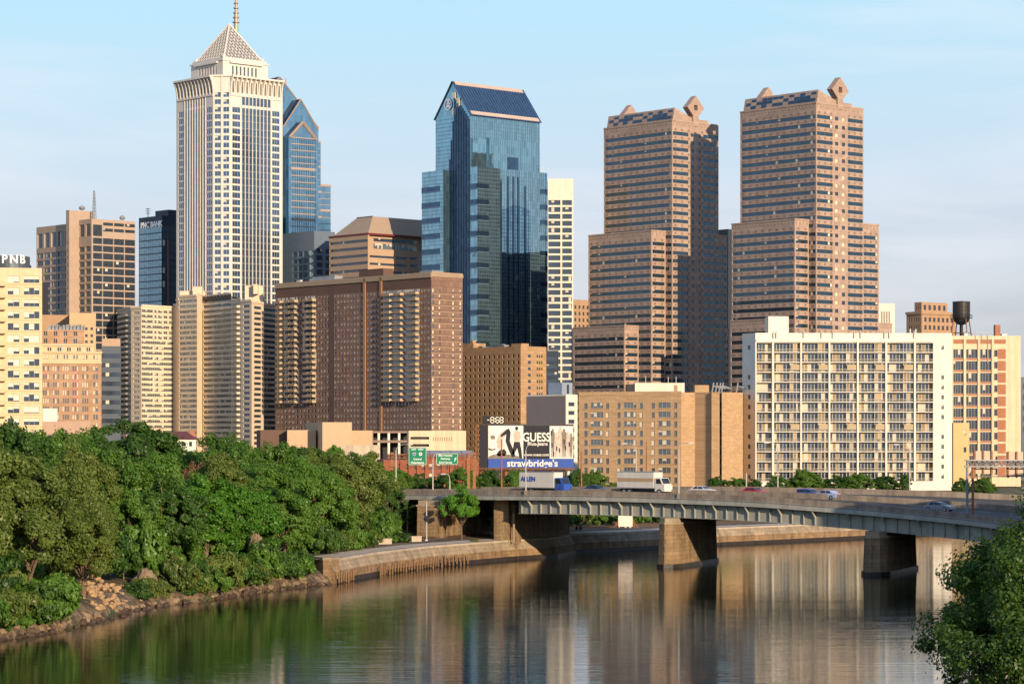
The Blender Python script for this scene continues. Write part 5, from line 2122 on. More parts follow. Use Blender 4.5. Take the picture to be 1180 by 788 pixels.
# red brick warehouse behind the road signs
M_rb2 = mat('red_warehouse_brick', (.34, .11, .06), .85, var=.15, scale=.6, brick=(.8, .3, .03))
b = Bld('warehouse', 'long red brick warehouse with slanted grey skylights behind the green road signs', 'warehouse', 444, 640, 8)
x = b.sx
mb = MB()
W_, zt = x(549), b.z(530)
h = grid(1, W_ - 1, b.z(552), b.z(545), 11, 1, .5, .9) + grid(1, W_ - 1, b.z(541), b.z(534), 11, 1, .5, .9)
b.face(mb, RP(0, 0), 0, W_, 0, zt, h, .3, 'apt')
b.face(mb, LP(0, 0), 0, 25, 0, zt, [], .2)
backs(mb, 0, W_, 0, 25, 0, zt)
mb.quad((0, 0, zt), (W_, 0, zt), (W_, 25, zt), (0, 25, zt))
for k in range(12):
    xx = W_ * k / 11
    pbox(mb, RP(0, 0), xx - .5, xx + .5, .002, .35, 0, zt)
mb.build('wall', [M_rb2], b.root)
for k in range(5):
    mb = MB()
    x0_, x1_ = W_ * (.40 + k * .12), W_ * (.40 + k * .12) + 2.6
    mb.prism([(x0_, 5), (x1_, 5), (x1_, 9), (x0_, 9)], zt, zt + .9)
    mb.quad((x0_ - .2, 4.6, zt + .9), (x1_ + .2, 4.6, zt + .9), (x1_ + .2, 9, zt + 2.4), (x0_ - .2, 9, zt + 2.4), 1)
    mb.build('skylight', [M_rb2, M_steel], b.root)
b.done()
# ------------------------------------------------------------------ road bridge over the river
NE = [(380, 438, 571.5), (455, 430, 571), (571, 415, 571.5), (660, 405, 572), (755, 396, 574.5), (870, 384, 579), (991, 373, 588), (1100, 363, 598), (1180, 356, 608), (1270, 348, 619), (1450, 333, 640)]
WID = [40, 40, 42, 44, 47, 52, 60, 65, 70, 75, 80]
E0 = []
for (px, D, y), w in zip(NE, WID):
    E0.append((P(px, D), D, Zp(y, D), w))
EDG = []
for a, c in zip(E0, E0[1:]):
    n = max(1, round(math.hypot(c[0] - a[0], c[1] - a[1]) / 2.0))
    for k in range(n):
        t = k / n
        EDG.append(tuple(a[i] + (c[i] - a[i]) * t for i in range(4)))
EDG.append(E0[-1])
for _ in range(6):
    EDG = [EDG[0]] + [tuple((EDG[i - 1][k] + 2 * EDG[i][k] + EDG[i + 1][k]) / 4 for k in range(4)) for i in range(1, len(EDG) - 1)] + [EDG[-1]]
BN = (.65, .76)                                        # across the bridge, away from the camera
M_deckc = mat('bridge_parapet_concrete', (.25, .205, .165), .9, var=.15, scale=.5, streak=.35, bump=.3)
M_fascia = mat('bridge_fascia_paint', (.35, .35, .31), .6, var=.1, scale=.6, streak=.2)
M_girder = mat('sage_grey_girder_paint', (.33, .33, .29), .6, var=.12, scale=.8, streak=.25)
M_asph = mat('asphalt', (.075, .068, .062), .9, var=.2, scale=.6, bump=.3)
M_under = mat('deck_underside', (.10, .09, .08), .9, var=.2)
M_pier = mat('bridge_pier_masonry', (.30, .20, .11), .9, var=.25, scale=.35, streak=.45, brick=(1.9, .62, .035), bump=.5)
M_pierc = mat('pale_pier_cap', (.34, .27, .18), .85, var=.15, streak=.2)
M_line = mat('road_marking_white', (.7, .68, .6), .7)
br = thing('road_bridge', 'long steel girder road bridge with concrete parapet on masonry piers over the river', 'bridge', (0, 0, 0))


def ribbon(mb, lo, hi, m=0, rng=None):
    """sheet between two offset curves given as (across, dz)"""
    b0 = len(mb.v)
    E_ = EDG if rng is None else EDG[rng[0]:rng[1]]
    for x, y, z, w in E_:
        for d, dz in (lo, hi):
            dd = d if d >= -5 and d < 30 else d
            mb.v.append((x + BN[0] * dd, y + BN[1] * dd, z + dz))
    for i in range(len(E_) - 1):
        a = b0 + 2 * i
        mb.f.append((a, a + 1, a + 3, a + 2))
        mb.m.append(m)


def far(mb, f0, f1, m=0, start=0):
    """sheet whose edges are fractions of the local deck width: f = (fraction, offset, dz)"""
    b0 = len(mb.v)
    E_ = EDG[start:]
    for x, y, z, w in E_:
        for fr, of, dz in (f0, f1):
            d = fr * w + of
            mb.v.append((x + BN[0] * d, y + BN[1] * d, z + dz))
    for i in range(len(E_) - 1):
        a = b0 + 2 * i
        mb.f.append((a, a + 1, a + 3, a + 2))
        mb.m.append(m)


GS = next(i for i, e in enumerate(EDG) if CX + F * e[0] / e[1] > 590)
mb = MB()
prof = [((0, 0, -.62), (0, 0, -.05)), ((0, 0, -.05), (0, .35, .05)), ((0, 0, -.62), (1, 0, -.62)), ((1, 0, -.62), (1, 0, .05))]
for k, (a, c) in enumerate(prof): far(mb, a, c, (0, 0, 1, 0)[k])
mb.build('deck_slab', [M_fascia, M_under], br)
mb = MB()
far(mb, (0, .3, .05), (1, 0, .05))
mb.build('road_surface', M_asph, br)
mb = MB()
for fr in (.16, .24, .32, .60, .70, .80):
    i = 0
    while i < len(EDG) - 3:
        b0 = len(mb.v)
        for j in (i, i + 1):
            x, y, z, w = EDG[j]
            for d in (fr * w, fr * w + .18):
                mb.v.append((x + BN[0] * d, y + BN[1] * d, z + .058))
        mb.f.append((b0, b0 + 1, b0 + 3, b0 + 2))
        mb.m.append(0)
        i += 4
mb.build('lane_markings', M_line, br)
for name, fr, of, h, tk in (('parapet', 0, .38, .98, .32), ('median_barrier', .42, 0, .95, .5), ('parapet', 1, -.4, 1.0, .35)):
    mb = MB()
    far(mb, (fr, of, .05), (fr, of + .04, h))
    far(mb, (fr, of + .04, h), (fr, of + tk - .04, h))
    far(mb, (fr, of + tk - .04, h), (fr, of + tk, .05))
    mb.build(name, M_deckc, br)
mb = MB()   # thin steel rail on the outer lip
for i, (x, y, z, w) in enumerate(EDG):
    if i % 2 == 0: mb.tube((x, y, z - .02), (x, y, z + .22), .04, n=4)
for a, c in zip(EDG, EDG[1:]):
    mb.tube((a[0], a[1], a[2] + .2), (c[0], c[1], c[2] + .2), .05, n=4)
mb.build('edge_rail', M_girder, br)
# girders
mb = MB()
for fr, of in ((0, 1.15), (.2, 0), (.4, 0), (.6, 0), (.8, 0), (1, -1.2)):
    far(mb, (fr, of, -.6), (fr, of, -2.85), 0, GS)
    far(mb, (fr, of - .25, -2.85), (fr, of + .25, -2.85), 0, GS)
    far(mb, (fr, of - .25, -2.79), (fr, of + .25, -2.79), 0, GS)
    far(mb, (fr, of - .25, -2.85), (fr, of - .25, -2.79), 0, GS)
mb.build('girder', M_girder, br)
# stiffeners and knee brackets along the visible girder
cum = 0
pos = []
for a, c in zip(EDG, EDG[1:]):
    l = math.hypot(c[0] - a[0], c[1] - a[1])
    while cum < l:
        t = cum / l
        pos.append(([a[i] + (c[i] - a[i]) * t for i in range(3)], ((c[0] - a[0]) / l, (c[1] - a[1]) / l)))
        cum += 1.98
    cum -= l
start = next(i for i, (p, d) in enumerate(pos) if p[0] > P(592, 412))
sm = MB()
sm.box(-.05, .05, .86, 1.148, -2.78, -.63)
stiff = sm.mesh('stiffener', [M_girder])
km = MB()
for x0_ in (-.07, .07): km.poly([(x0_, .1, -.63), (x0_, 1.148, -.63), (x0_, 1.148, -2.78), (x0_, .86, -2.78), (x0_, .86, -1.75), (x0_, .1, -.85)])
for a_, c_ in (((.1, -.85), (.86, -1.75)), ((.86, -1.75), (.86, -2.78)), ((.1, -.63), (.1, -.85))):
    km.quad((-.07, *a_), (.07, *a_), (.07, *c_), (-.07, *c_))
knee = km.mesh('knee_bracket', [M_girder])
for i, (p, d) in enumerate(pos[start:start + 62]):
    me = knee if i % 3 == 1 else stiff
    link(me.name.split('.')[0], me, br, p, math.atan2(BN[1], BN[0]) - R(90))
# piers, parallel to the river
PD = (.36, .93)
PN = (.93, -.36)


def pier(px, D, ln, wid, ztop, batter=.5, cap=True, zb=-2.5, nose=True, name='pier'):
    x0, y0 = P(px, D), D
    o = link(name, None, br, (x0, y0, 0), math.atan2(PD[1], PD[0]))
    # local x runs along the pier, local -y faces the sun side
    m = MB()

    def outline(g):
        h = wid / 2 + g
        if nose:
            pts = [(-g - 1.0, 0), (-g * .8 - .3, -h * .6), (1.6, -h), (ln, -h), (ln + g, 0), (ln, h), (1.6, h), (-g * .8 - .3, h * .6)]
        else:
            pts = [(-g, -h), (ln, -h), (ln, h), (-g, h)]
        return pts
    lv = [(zb, batter + .5), (.55, batter + .35), (.56, batter + .1), (ztop - 1.0, .12), (ztop - .98, .3), (ztop - .7, .3), (ztop - .68, .0), (ztop, 0)]
    n = len(outline(0))
    for z_, g in lv:
        m.v += [(x, y - wid / 2, z_) for x, y in outline(g)]
    for a in range(len(lv) - 1):
        for k in range(n):
            j = (k + 1) % n
            m.f.append((a * n + k, a * n + j, (a + 1) * n + j, (a + 1) * n + k))
            m.m.append(2 if a < 1 else (1 if a >= 3 else 0))
    m.f.append(tuple(range((len(lv) - 1) * n, len(lv) * n)))
    m.m.append(1)
    bpy.data.objects.remove(o)
    return m.build(name, [M_pier, M_pierc, M_darkwet], br, (x0, y0, 0), math.atan2(PD[1], PD[0]))


pier(757, 394, 21, 3.2, 7.65, batter=.22)
pier(994, 371, 21, 3.2, 6.4, batter=.22)
pier(573, 420, 26, 3.0, 9.7, nose=False)
pier(482, 421, 26, 3.6, 9.7, nose=False, batter=.1)
mb = MB()
mb.obox((P(577, 419) + .3, 418.6), (.93, -.36), 1.3, .6, 2.0, 9.72)
mb.tube((P(592, 419), 417.4, 2.8), (P(592, 419), 417.4, 7.6), .16, n=8, m=1)
mb.build('abutment_pilaster', [M_pier, M_pierc], br)
# back wall of the road under the first spans
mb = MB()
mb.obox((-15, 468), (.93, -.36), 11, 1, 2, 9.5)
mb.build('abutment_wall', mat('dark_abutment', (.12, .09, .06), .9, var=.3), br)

# ------------------------------------------------------------------ street lamps on and beside the deck
def deck_pt(px, fr):
    """point on the deck at photo column px on the line at fraction fr of the width"""
    best = None
    for x, y, z, w in EDG:
        X, Y = x + BN[0] * w * fr, y + BN[1] * w * fr
        e = abs(CX + F * X / Y - px)
        if best is None or e < best[0]: best = (e, X, Y, z)
    return best[1:]


M_lamp = mat('galvanised_pole', (.45, .44, .42), .5, metal=.4, var=.15)
M_rust = mat('rusty_pole', (.30, .13, .06), .8, var=.3, scale=2)


def lamp(px, fr, ytop, label, side=1, arm=2.6, m=None, two=False, base_box=True, at=None, z=None):
    X, Y, Z = at if at else deck_pt(px, fr)
    h = Zp(ytop, Y) - Z
    t = thing('street_lamp', label, 'street lamp', (X, Y, Z), 0, 'street lamps along the bridge')
    m = m or M_lamp
    mb = MB()
    mb.tube((0, 0, 0), (0, 0, h - 1.0), .13, .08, 8)
    mb.build('pole', m, t)
    if base_box:
        mb = MB()
        mb.box(-.28, .28, -.28, .28, -.02, .9)
        mb.build('pole_base', M_deckc, t)
    for s in ((side, -side) if two else (side,)):
        mb = MB()
        pts = [(0, 0, h - 1.0), (s * .15 * arm, 0, h - .35), (s * .5 * arm, 0, h - .02), (s * arm, 0, h)]
        for a, c in zip(pts, pts[1:]): mb.tube(a, c, .06, n=6)
        mb.build('arm', m, t)
        mb = MB()
        mb.box(s * arm - .1 * s, s * arm + .75 * s, -.16, .16, h - .1, h + .1)
        mb.build('lamp_head', m, t)
    return t


lamp(606, .01, 512, 'tall pale street lamp on the bridge edge in front of the billboard', 1, 1.2)
lamp(785, .01, 510, 'grey street lamp on the near bridge edge right of the second moving truck', 1, 1.6)
lamp(734, .5, 511, 'curved arm street lamp in front of the tan brick windows', -1, 1.6)
lamp(891, 1.0, 510, 'single arm street lamp before the left bays of the white balcony block', -1, 1.6)
lamp(1054, 1.0, 512, 'single arm street lamp before the right bays of the white balcony block', -1, 1.9)
lamp(451, .3, 512, 'pale street lamp left of the green road signs', 1, 2.2)
lamp(503, .3, 523, 'slim street lamp between the two green road signs', 1, .8)
lamp(1170, .35, 560, 'grey curved street lamp at the far right of the deck', 1, 1.8)
lamp(516, .35, 546, 'short curved lamp under the right green road sign', -1, .8)
for px, yt, D, label, m in ((578, 506, 452, 'thin brown pole in front of the left half of the billboard', M_rust), (745, 508, 470, 'dark thin pole before the tan brick windows', M_rust),
                            (670, 520, 470, 'brown wooden pole right of the billboard', M_rust), (860, 545, 470, 'short pale pole in front of the blank tan wall', M_lamp)):
    mb = MB()
    z0 = 9.6
    mb.tube((0, 0, 0), (0, 0, Zp(yt, D) - z0), .15, .11, 8)
    mb.box(-.25, .25, -.25, .25, -.4, .15)
    tag(mb.build('utility_pole', m, None, (P(px, D), D, z0)), label, 'pole')

# ------------------------------------------------------------------ billboard
bb = thing('billboard', 'wide black and white fashion billboard with a blue banner, on lattice posts behind the bridge', 'billboard', (P(552, 560), 560, GZ))
DB = 560
u = lambda px: (px - 552) * DB / F
v = lambda py: Zp(py, DB) - GZ
M_bk = mat('billboard_black', (.012, .012, .02), .6, var=.1)
M_bw = mat('billboard_white', (.78, .74, .66), .6, var=.05)
M_bb = mat('billboard_blue', (.03, .09, .38), .5, var=.08)
M_bt = mat('poster_skin_tone', (.55, .45, .36), .7, var=.3, scale=1.5)
M_bg2 = mat('poster_mid_grey', (.22, .18, .15), .7, var=.3, scale=1.2)
mb = MB()
mb.box(u(561), u(661), .1, .9, v(540), v(488.6))
mb.build('back_panel', M_framed, bb)
mb = MB()
mb.box(u(553), u(562), -.6, 1.2, v(539), v(489.5))
for k in range(9): mb.box(u(548.5), u(552.8), -.5, .8, v(490 + 5.4 * k), v(490.8 + 5.4 * k), 1)
mb.box(u(548), u(549), -.5, .8, v(539), v(489), 1)
mb.build('side_screen', [M_bk, M_rust], bb)
mb = MB()
mb.box(u(562.6), u(603), .0, .09, v(528.3), v(490.3))
mb.build('left_poster', M_bw, bb)
mb = MB()
mb.box(u(603.05), u(633.3), .0, .09, v(528.3), v(490.3))
mb.build('name_panel', M_bk, bb)
mb = MB()
mb.box(u(633.4), u(660.5), .0, .09, v(528.3), v(490.8))
mb.build('right_poster', M_bw, bb)
mb = MB()
mb.box(u(562.6), u(661.2), -.12, .09, v(538.8), v(528.6))
mb.build('blue_banner', M_bb, bb)


def shape(mb, pts, m, d=-.02):
    mb.poly([(u(562 + x * 100 / 100), d, v(y)) for x, y in pts], m)


# flat printed figures: one arched over, one standing, on the pale poster
fm = MB()
Q = lambda pts, m, d=-.02: fm.poly([(u(x), d, v(y)) for x, y in pts], m)
Q([(563, 528.2), (602, 528.2), (598, 525.5), (590, 524), (578, 522.5), (568, 523.5), (563, 526)], 2)
Q([(572, 523), (575, 519), (581, 517), (584, 521), (582, 525), (574, 525.5)], 1)
Q([(572, 508), (575, 501), (579, 497), (584, 494.5), (586, 497), (582, 502), (579, 508), (580, 514), (576, 519), (573, 515)], 3)
Q([(565, 502), (568, 501), (571, 503), (570, 506), (566, 506)], 2)
Q([(584, 494.5), (586.5, 493.5), (588.5, 498), (587.5, 508), (592, 519), (594, 525.5), (590, 526.5), (586, 518), (582.5, 508), (583.5, 500), (577.5, 503.5), (576.5, 501.5)], 1, -.03)
Q([(563, 516), (567, 517.5), (571, 516.5), (571, 518), (566, 519), (563, 518)], 1)
Q([(593.6, 492.2), (595.6, 491), (597.2, 492.5), (597, 495), (595.4, 496), (593.8, 494.8)], 1)
Q([(592, 497), (595.5, 496), (599.5, 497.2), (600, 503), (599, 509), (592.4, 509), (591.6, 502)], 3)
Q([(592.4, 509), (599, 509), (600.8, 518), (601.8, 528), (598.8, 528), (596, 516), (592, 524), (590, 523)], 1, -.03)
fm.build('poster_print', [M_bw, M_bk, M_bg2, M_bt], bb)
fm = MB()
# crowd of standing figures on the right poster
for x, w, h0, m in ((637, 2.4, 494, 2), (641, 2.2, 498, 3), (645.5, 2.8, 492, 3), (650, 3.0, 494, 2), (654.5, 2.6, 497, 3), (658, 2.2, 499, 2)):
    Q([(x - w * .4, h0), (x + w * .4, h0), (x + w * .5, h0 + 2.6), (x + w, h0 + 5), (x + w * .8, h0 + 14), (x + w * .6, 527), (x + w * .15, 527), (x, h0 + 18), (x - w * .2, 527), (x - w * .6, 527), (x - w * .8, h0 + 14), (x - w, h0 + 5), (x - w * .5, h0 + 2.6)], m, -.02 - .004 * w)
for x, h0 in ((641.5, 514), (644.5, 516), (650, 506), (651.5, 513), (656, 509), (635.5, 496), (636, 510), (638, 520)):
    Q([(x - .8, h0), (x + .9, h0 + .5), (x + .7, h0 + 6), (x - .6, h0 + 5.4)], 1, -.045)
fm.build('poster_print', [M_bw, M_bk, M_bg2, M_bt], bb)
text('GUESS', (v(499) - v(509.5)) * 1.35, M_bw, bb, (u(618.2), -.03, v(504)), name='lettering', bold=.06, sx=.80)
text('Blue Jeans', 1.1, M_bw, bb, (u(619.5), -.03, v(511.3)), name='lettering', bold=.02)
text('www.guess.com', .85, M_bw, bb, (u(618.2), -.03, v(523.8)), name='lettering', bold=.015)
text("strawbridge's", 2.1, M_bw, bb, (u(613.5), -.14, v(533.9)), name='lettering', bold=.045)
mb = MB()
for k in range(14):
    px = 554 + k * 8
    mb.tube((u(px), .5, 4.0), (u(px), .5, v(540)), .13, n=5)
    mb.tube((u(px), .5, 4.5), (u(px + 8) if k < 13 else u(px), 2.6, v(540)), .1, n=4)
    mb.tube((u(px), 2.8, 0), (u(px), 2.8, v(540)), .12, n=4)
mb.box(u(552), u(662), -.9, 0, v(541), v(540.4))
mb.tube((u(552), -.8, v(539)), (u(662), -.8, v(539)), .05, n=4)
mb.build('support_frame', M_rust, bb)
for px in (556, 583, 610, 637, 655):
    mb = MB()
    mb.tube((u(px), .5, -.3), (u(px), .5, v(540)), .35, n=8)
    mb.build('post', M_bw if px == 655 else M_rust, bb)
# segment clock above it
ck = thing('clock_display', 'black rooftop clock display with large pale digits above the billboard', 'clock', (P(556, 566), 566, GZ))
uc = lambda px: (px - 556) * 566 / F
vc = lambda py: Zp(py, 566) - GZ
mb = MB()
mb.box(uc(556), uc(581.5), 0, .8, vc(488.4), vc(479.2))
mb.build('display_case', M_bk, ck)
mb = MB()
for px in (558, 568, 579): mb.tube((uc(px), .4, 0), (uc(px), .4, vc(488.3)), .2, n=6)
mb.build('support_frame', M_rust, ck)
seg = {'8': 'abcdefg', '6': 'acdefg', '1': 'bc', '5': 'acdfg'}
Mseg = mat('digit_segment', (.75, .68, .5), .5, emit=(1, .85, .6, .25))
for ch, px in (('8', 567.3), ('6', 573.2), ('8', 577.9)):
    mb = MB()
    w, h, t_ = .36, .62, .085
    cz, cx_ = vc(483.8), uc(px)
    for s in seg[ch]:
        if s in 'agd':
            z_ = {'a': h, 'g': 0, 'd': -h}[s]
            mb.box(cx_ - w + .06, cx_ + w - .06, -.05, -.003, cz + z_ - t_, cz + z_ + t_)
        else:
            x_ = cx_ + (w if s in 'bc' else -w)
            z_ = cz + (h / 2 if s in 'bf' else -h / 2)
            mb.box(x_ - t_, x_ + t_, -.05, -.003, z_ - h / 2 + .1, z_ + h / 2 - .1)
    mb.build('digit', Mseg, ck)
mb = MB()
for z_ in (.25, -.25): mb.box(uc(570.3), uc(570.3) + .14, -.05, -.003, vc(483.8) + z_ - .07, vc(483.8) + z_ + .07)
mb.box(uc(562.8) - .3, uc(562.8) + .3, -.05, -.003, vc(483.8) - .07, vc(483.8) + .07)
mb.build('colon', Mseg, ck)

# ------------------------------------------------------------------ rusty sign gantry with two green signs
DG = 500
ug = lambda px: (px - 545) * DG / F
vg = lambda py: Zp(py, DG) - 8.5
gt = thing('sign_gantry', 'rusty steel truss gantry carrying green road signs left of the billboard', 'sign gantry', (P(545, DG), DG, 8.5))
for px, dy in ((540, 0), (546.5, 1.2), (452, .6)):
    mb = MB()
    mb.box(ug(px) - .28, ug(px) + .28, dy - .28, dy + .28, -.4, vg(521))
    mb.build('post', M_rust, gt)
mb = MB()
zt_, zb_ = vg(523.5), vg(527.5)
for dy in (0, 1.2):
    for z_ in (zt_, zb_, vg(537.3)):
        mb.tube((ug(446), dy, z_), (ug(548), dy, z_), .11 if z_ > vg(530) else .07, n=4)
    for k in range(24):
        x0_ = ug(446) + (ug(548) - ug(446)) * k / 24
        x1_ = ug(446) + (ug(548) - ug(446)) * (k + 1) / 24
        mb.tube((x0_, dy, zb_ if k % 2 else zt_), (x1_, dy, zt_ if k % 2 else zb_), .07, n=4)
for k in range(13):
    x0_ = ug(446) + (ug(548) - ug(446)) * k / 12
    mb.tube((x0_, 0, zt_), (x0_, 1.2, zt_), .06, n=4)
mb.build('truss', M_rust, gt)
M_sg = mat('sign_green', (.0, .20, .10), .5, var=.05)
M_sw = mat('sign_white_film', (.8, .8, .76), .5)


def gsign(x0, x1, y0, y1, label, lines, shields=(), arrow=None):
    s = thing('road_sign', label, 'road sign', (P(x0, DG - .5), DG - .5, Zp(y1, DG)))
    W_, H_ = (x1 - x0) * DG / F, (y1 - y0) * DG / F
    mb = MB()
    mb.box(0, W_, 0, .12, 0, H_)
    mb.build('sign_panel', M_sg, s)
    mb = MB()
    for a in ((.06, W_ - .06, H_ - .11, H_ - .05), (.06, W_ - .06, .05, .11), (.05, .11, .111, H_ - .111), (W_ - .11, W_ - .05, .111, H_ - .111)):
        mb.box(a[0], a[1], -.012, -.002, a[2], a[3])
    mb.build('border', M_sw, s)
    for body, size, fx, fz in lines:
        text(body, size, M_sw, s, (W_ * fx, -.012, H_ * fz), name='lettering', extrude=.006, bold=.012)
    for fx, fz, kind in shields:
        mb = MB()
        c = (W_ * fx, H_ * fz)
        if kind == 'shield':
            pts = [(-.26, .28), (0, .22), (.26, .28), (.3, .0), (.18, -.22), (0, -.34), (-.18, -.22), (-.3, 0)]
            mb.poly([(c[0] + a_ * 1.1, -.012, c[1] + b_ * 1.1) for a_, b_ in pts], 0)
            mb.poly([(c[0] + a_, -.016, c[1] + b_ * .6 - .06) for a_, b_ in pts], 1)
            mb.poly([(c[0] + a_ * .95, -.017, c[1] + b_) for a_, b_ in [(-.26, .28), (0, .22), (.26, .28), (.27, .14), (-.27, .14)]], 2)
        else:
            mb.poly([(c[0] + .34 * math.cos(k * math.pi / 8), -.012, c[1] + .34 * math.sin(k * math.pi / 8)) for k in range(16)], 0)
            mb.poly([(c[0] + a_, -.018, c[1] + b_) for a_, b_ in ((-.1, -.12), (.1, -.12), (.1, .12), (-.1, .12))], 2)
        mb.build('route_marker', [M_sw, mat('shield_blue', (.05, .1, .5), .5), mat('shield_red', (.6, .06, .03), .5)], s)
    if arrow:
        mb = MB()
        cx_, cz_ = W_ * arrow[0], H_ * arrow[1]
        mb.poly([(cx_ + a_, -.012, cz_ + b_) for a_, b_ in ((-.22, -.42), (-.08, -.46), (.08, -.02), (.2, -.1), (.18, .38), (-.2, .12), (-.06, .05))])
        mb.build('arrow', M_sw, s)
    return s


gsign(470.8, 491.4, 515.3, 535.5, 'square green road sign with two route markers, left on the rusty gantry',
      [('EAST   WEST', .42, .5, .88), ('Central', .55, .5, .33), ('Philadelphia', .55, .5, .13)], [(.32, .62, 'shield'), (.67, .62, 'disc')])
gsign(502.6, 527.6, 522, 535.3, 'wide green road sign with an arrow, right on the rusty gantry',
      [('Ben Franklin', .55, .43, .80), ('Parkway', .55, .43, .52), ('22nd Street', .55, .43, .2)], arrow=(.88, .48))

# gantry with the backs of signs, right edge
DR = 365
ur = lambda px: (px - 1117) * DR / F
vr = lambda py: Zp(py, DR) - Zp(598, DR)
gr = thing('sign_gantry', 'grey truss gantry seen from behind with bare sign backs at the right edge', 'sign gantry', (P(1117, DR), DR, Zp(598, DR)))
for px, m in ((1114.5, mat('blue_grey_post', (.2, .27, .36), .5, metal=.2)), (1121, M_rust)):
    mb = MB()
    mb.tube((ur(px), 0, 0), (ur(px), 0, vr(529)), .2, .17, 8)
    mb.box(ur(px) - .4, ur(px) + .4, -.4, .4, -.3, .35)
    mb.build('post', m, gr)
mb = MB()
for z0_ in np.arange(.8, 8, 1.3):
    mb.tube((ur(1114.5), 0, z0_), (ur(1121), 0, z0_ + 1.2), .06, n=4)
mb.build('post_bracing', M_steel, gr)
mb = MB()
for dy in (-.3, .7):
    for py in (530.2, 537.5): mb.tube((ur(1112), dy, vr(py)), (ur(1290), dy, vr(py)), .09, n=5)
    for k in range(60):
        a_, c_ = ur(1116 + k * 3), ur(1119 + k * 3)
        mb.tube((a_, dy, vr(537.5 if k % 2 else 530.2)), (c_, dy, vr(530.2 if k % 2 else 537.5)), .05, n=4)
mb.tube((ur(1122), 1.2, vr(549)), (ur(1290), 1.2, vr(549)), .07, n=4)
mb.build('truss', M_steel, gr)
M_alu = mat('sign_back_aluminium', (.50, .42, .33), .55, metal=.2, var=.1)
for a_, c_, y0_, y1_ in ((1122.5, 1148.5, 519.5, 546), (1161, 1200, 520.5, 549), (1215, 1250, 520, 547)):
    mb = MB()
    mb.box(ur(a_), ur(c_), .95, 1.02, vr(y1_), vr(y0_))
    mb.build('sign_back', M_alu, gr)
    mb = MB()
    for px in np.arange(a_ + 2, c_, 9.8): mb.box(ur(px) - .12, ur(px) + .12, .75, .945, vr(y1_ + 1.5), vr(y0_ - .5))
    mb.build('sign_brackets', M_rust, gr)

# ------------------------------------------------------------------ trackside things under and beside the bridge
for px, D, yt, label, head in ((491.5, 411, 578, 'railway signal post with a black disc in front of the lit left pier', True), (469.5, 425, 586, 'short brown post in the shade left of the lit pier', False)):
    z0 = 3.1
    t = thing('railway_signal' if head else 'wooden_post', label, 'signal' if head else 'post', (P(px, D), D, z0))
    mb = MB()
    mb.tube((0, 0, 0), (0, 0, Zp(yt, D) - z0), .13, .1, 8)
    mb.build('pole', M_rust if not head else M_steel, t)
    if head:
        mb = MB()
        zc = Zp(597.5, D) - z0
        mb.tube((0, -.3, zc), (0, -.18, zc), .5, .5, 16)
        mb.box(-.15, .15, -.6, -.301, zc - .15, zc + .15)
        mb.build('signal_disc', M_bk, t)
        mb = MB()
        mb.box(-.2, .2, -.2, .2, -.05, .5)
        mb.build('pole_base', M_wht, t)
t = thing('signal_cabin', 'pale box cabin on braced legs beside the rails, seen under the bridge', 'cabin', (P(719, 470), 470, 3.4))
mb = MB()
a_, c_ = (712.5 - 719) * 470 / F, (729 - 719) * 470 / F
mb.box(a_, c_, 0, 2, Zp(606.5, 470) - 3.4, Zp(590, 470) - 3.4)
mb.build('cabin_body', M_wht, t)
for x_ in (a_ + .2, c_ - .5, (a_ + c_) / 2):
    mb = MB()
    mb.tube((x_, .3, -.2), (x_, .3, Zp(606.5, 470) - 3.4), .22 if x_ > a_ + .3 else .12, n=6)
    mb.build('leg', M_bw, t)
mb = MB()
for x0_, x1_ in ((a_ - 1, a_ + .3), (a_ - .6, a_ + .3), (c_ + 1.2, c_ - .3), (c_ + .6, c_ - .3)):
    mb.tube((x0_, .2, -.2), (x1_, .2, 1.9), .09, n=4)
mb.tube((a_ - 1, .2, 1.0), (a_ + .5, .2, 1.0), .06, n=4)
mb.build('brace', M_rust, t)
# two people sitting on the path edge under the bridge (far away)
def person(px, D, label, lean):
    zp = 3.28
    me = bpy.data.meshes.new('person')
    V = [(0, 0, .16), (0, 0, .42), (0, -.02, .66), (0, -.03, .76), (0, -.05, .93),
         (-.12, -.02, .12), (-.17, -.36, .30), (-.15, -.46, -.1), (-.15, -.60, -.14),
         (.12, -.02, .12), (.16, -.38, .28), (.14, -.45, -.12), (.14, -.60, -.16),
         (-.20, -.01, .64), (-.27, -.12, .40), (-.12, -.36, .34), (.20, -.01, .64), (.28, -.1, .38), (.12, -.37, .33)]
    E = [(0, 1), (1, 2), (2, 3), (3, 4), (0, 5), (5, 6), (6, 7), (7, 8), (0, 9), (9, 10), (10, 11), (11, 12), (2, 13), (13, 14), (14, 15), (2, 16), (16, 17), (17, 18)]
    rad = [.15, .14, .13, .06, .10, .09, .07, .05, .045, .09, .07, .05, .045, .065, .05, .035, .065, .05, .035]
    me.from_pydata([(x + lean * z, y, z) for x, y, z in V], E, [])
    me.materials.append(mat('dark_clothes', (.03, .035, .05), .9))
    o = link('person', me, None, (P(px, D), D, zp), R(-20))
    sk = o.modifiers.new('skin', 'SKIN')
    for i, r in enumerate(rad): me.skin_vertices[0].data[i].radius = (r, r)
    me.skin_vertices[0].data[0].use_root = True
    o.modifiers.new('sub', 'SUBSURF').levels = 1
    tag(o, label, 'person')
    mb = MB()
    mb.lathe((lean * .93, -.05, .86), [(0, -.02), (.07, .0), (.1, .08), (.105, .14), (.08, .21), (0, .24)], 10)
    mb.build('hair', mat('dark_hair', (.02, .015, .01), .8), o)


person(664.5, 458.2, 'left of two people in dark clothes sitting on the embankment under the bridge', .05)
person(669.3, 459.2, 'right of two people in dark clothes sitting on the embankment under the bridge', -.08)

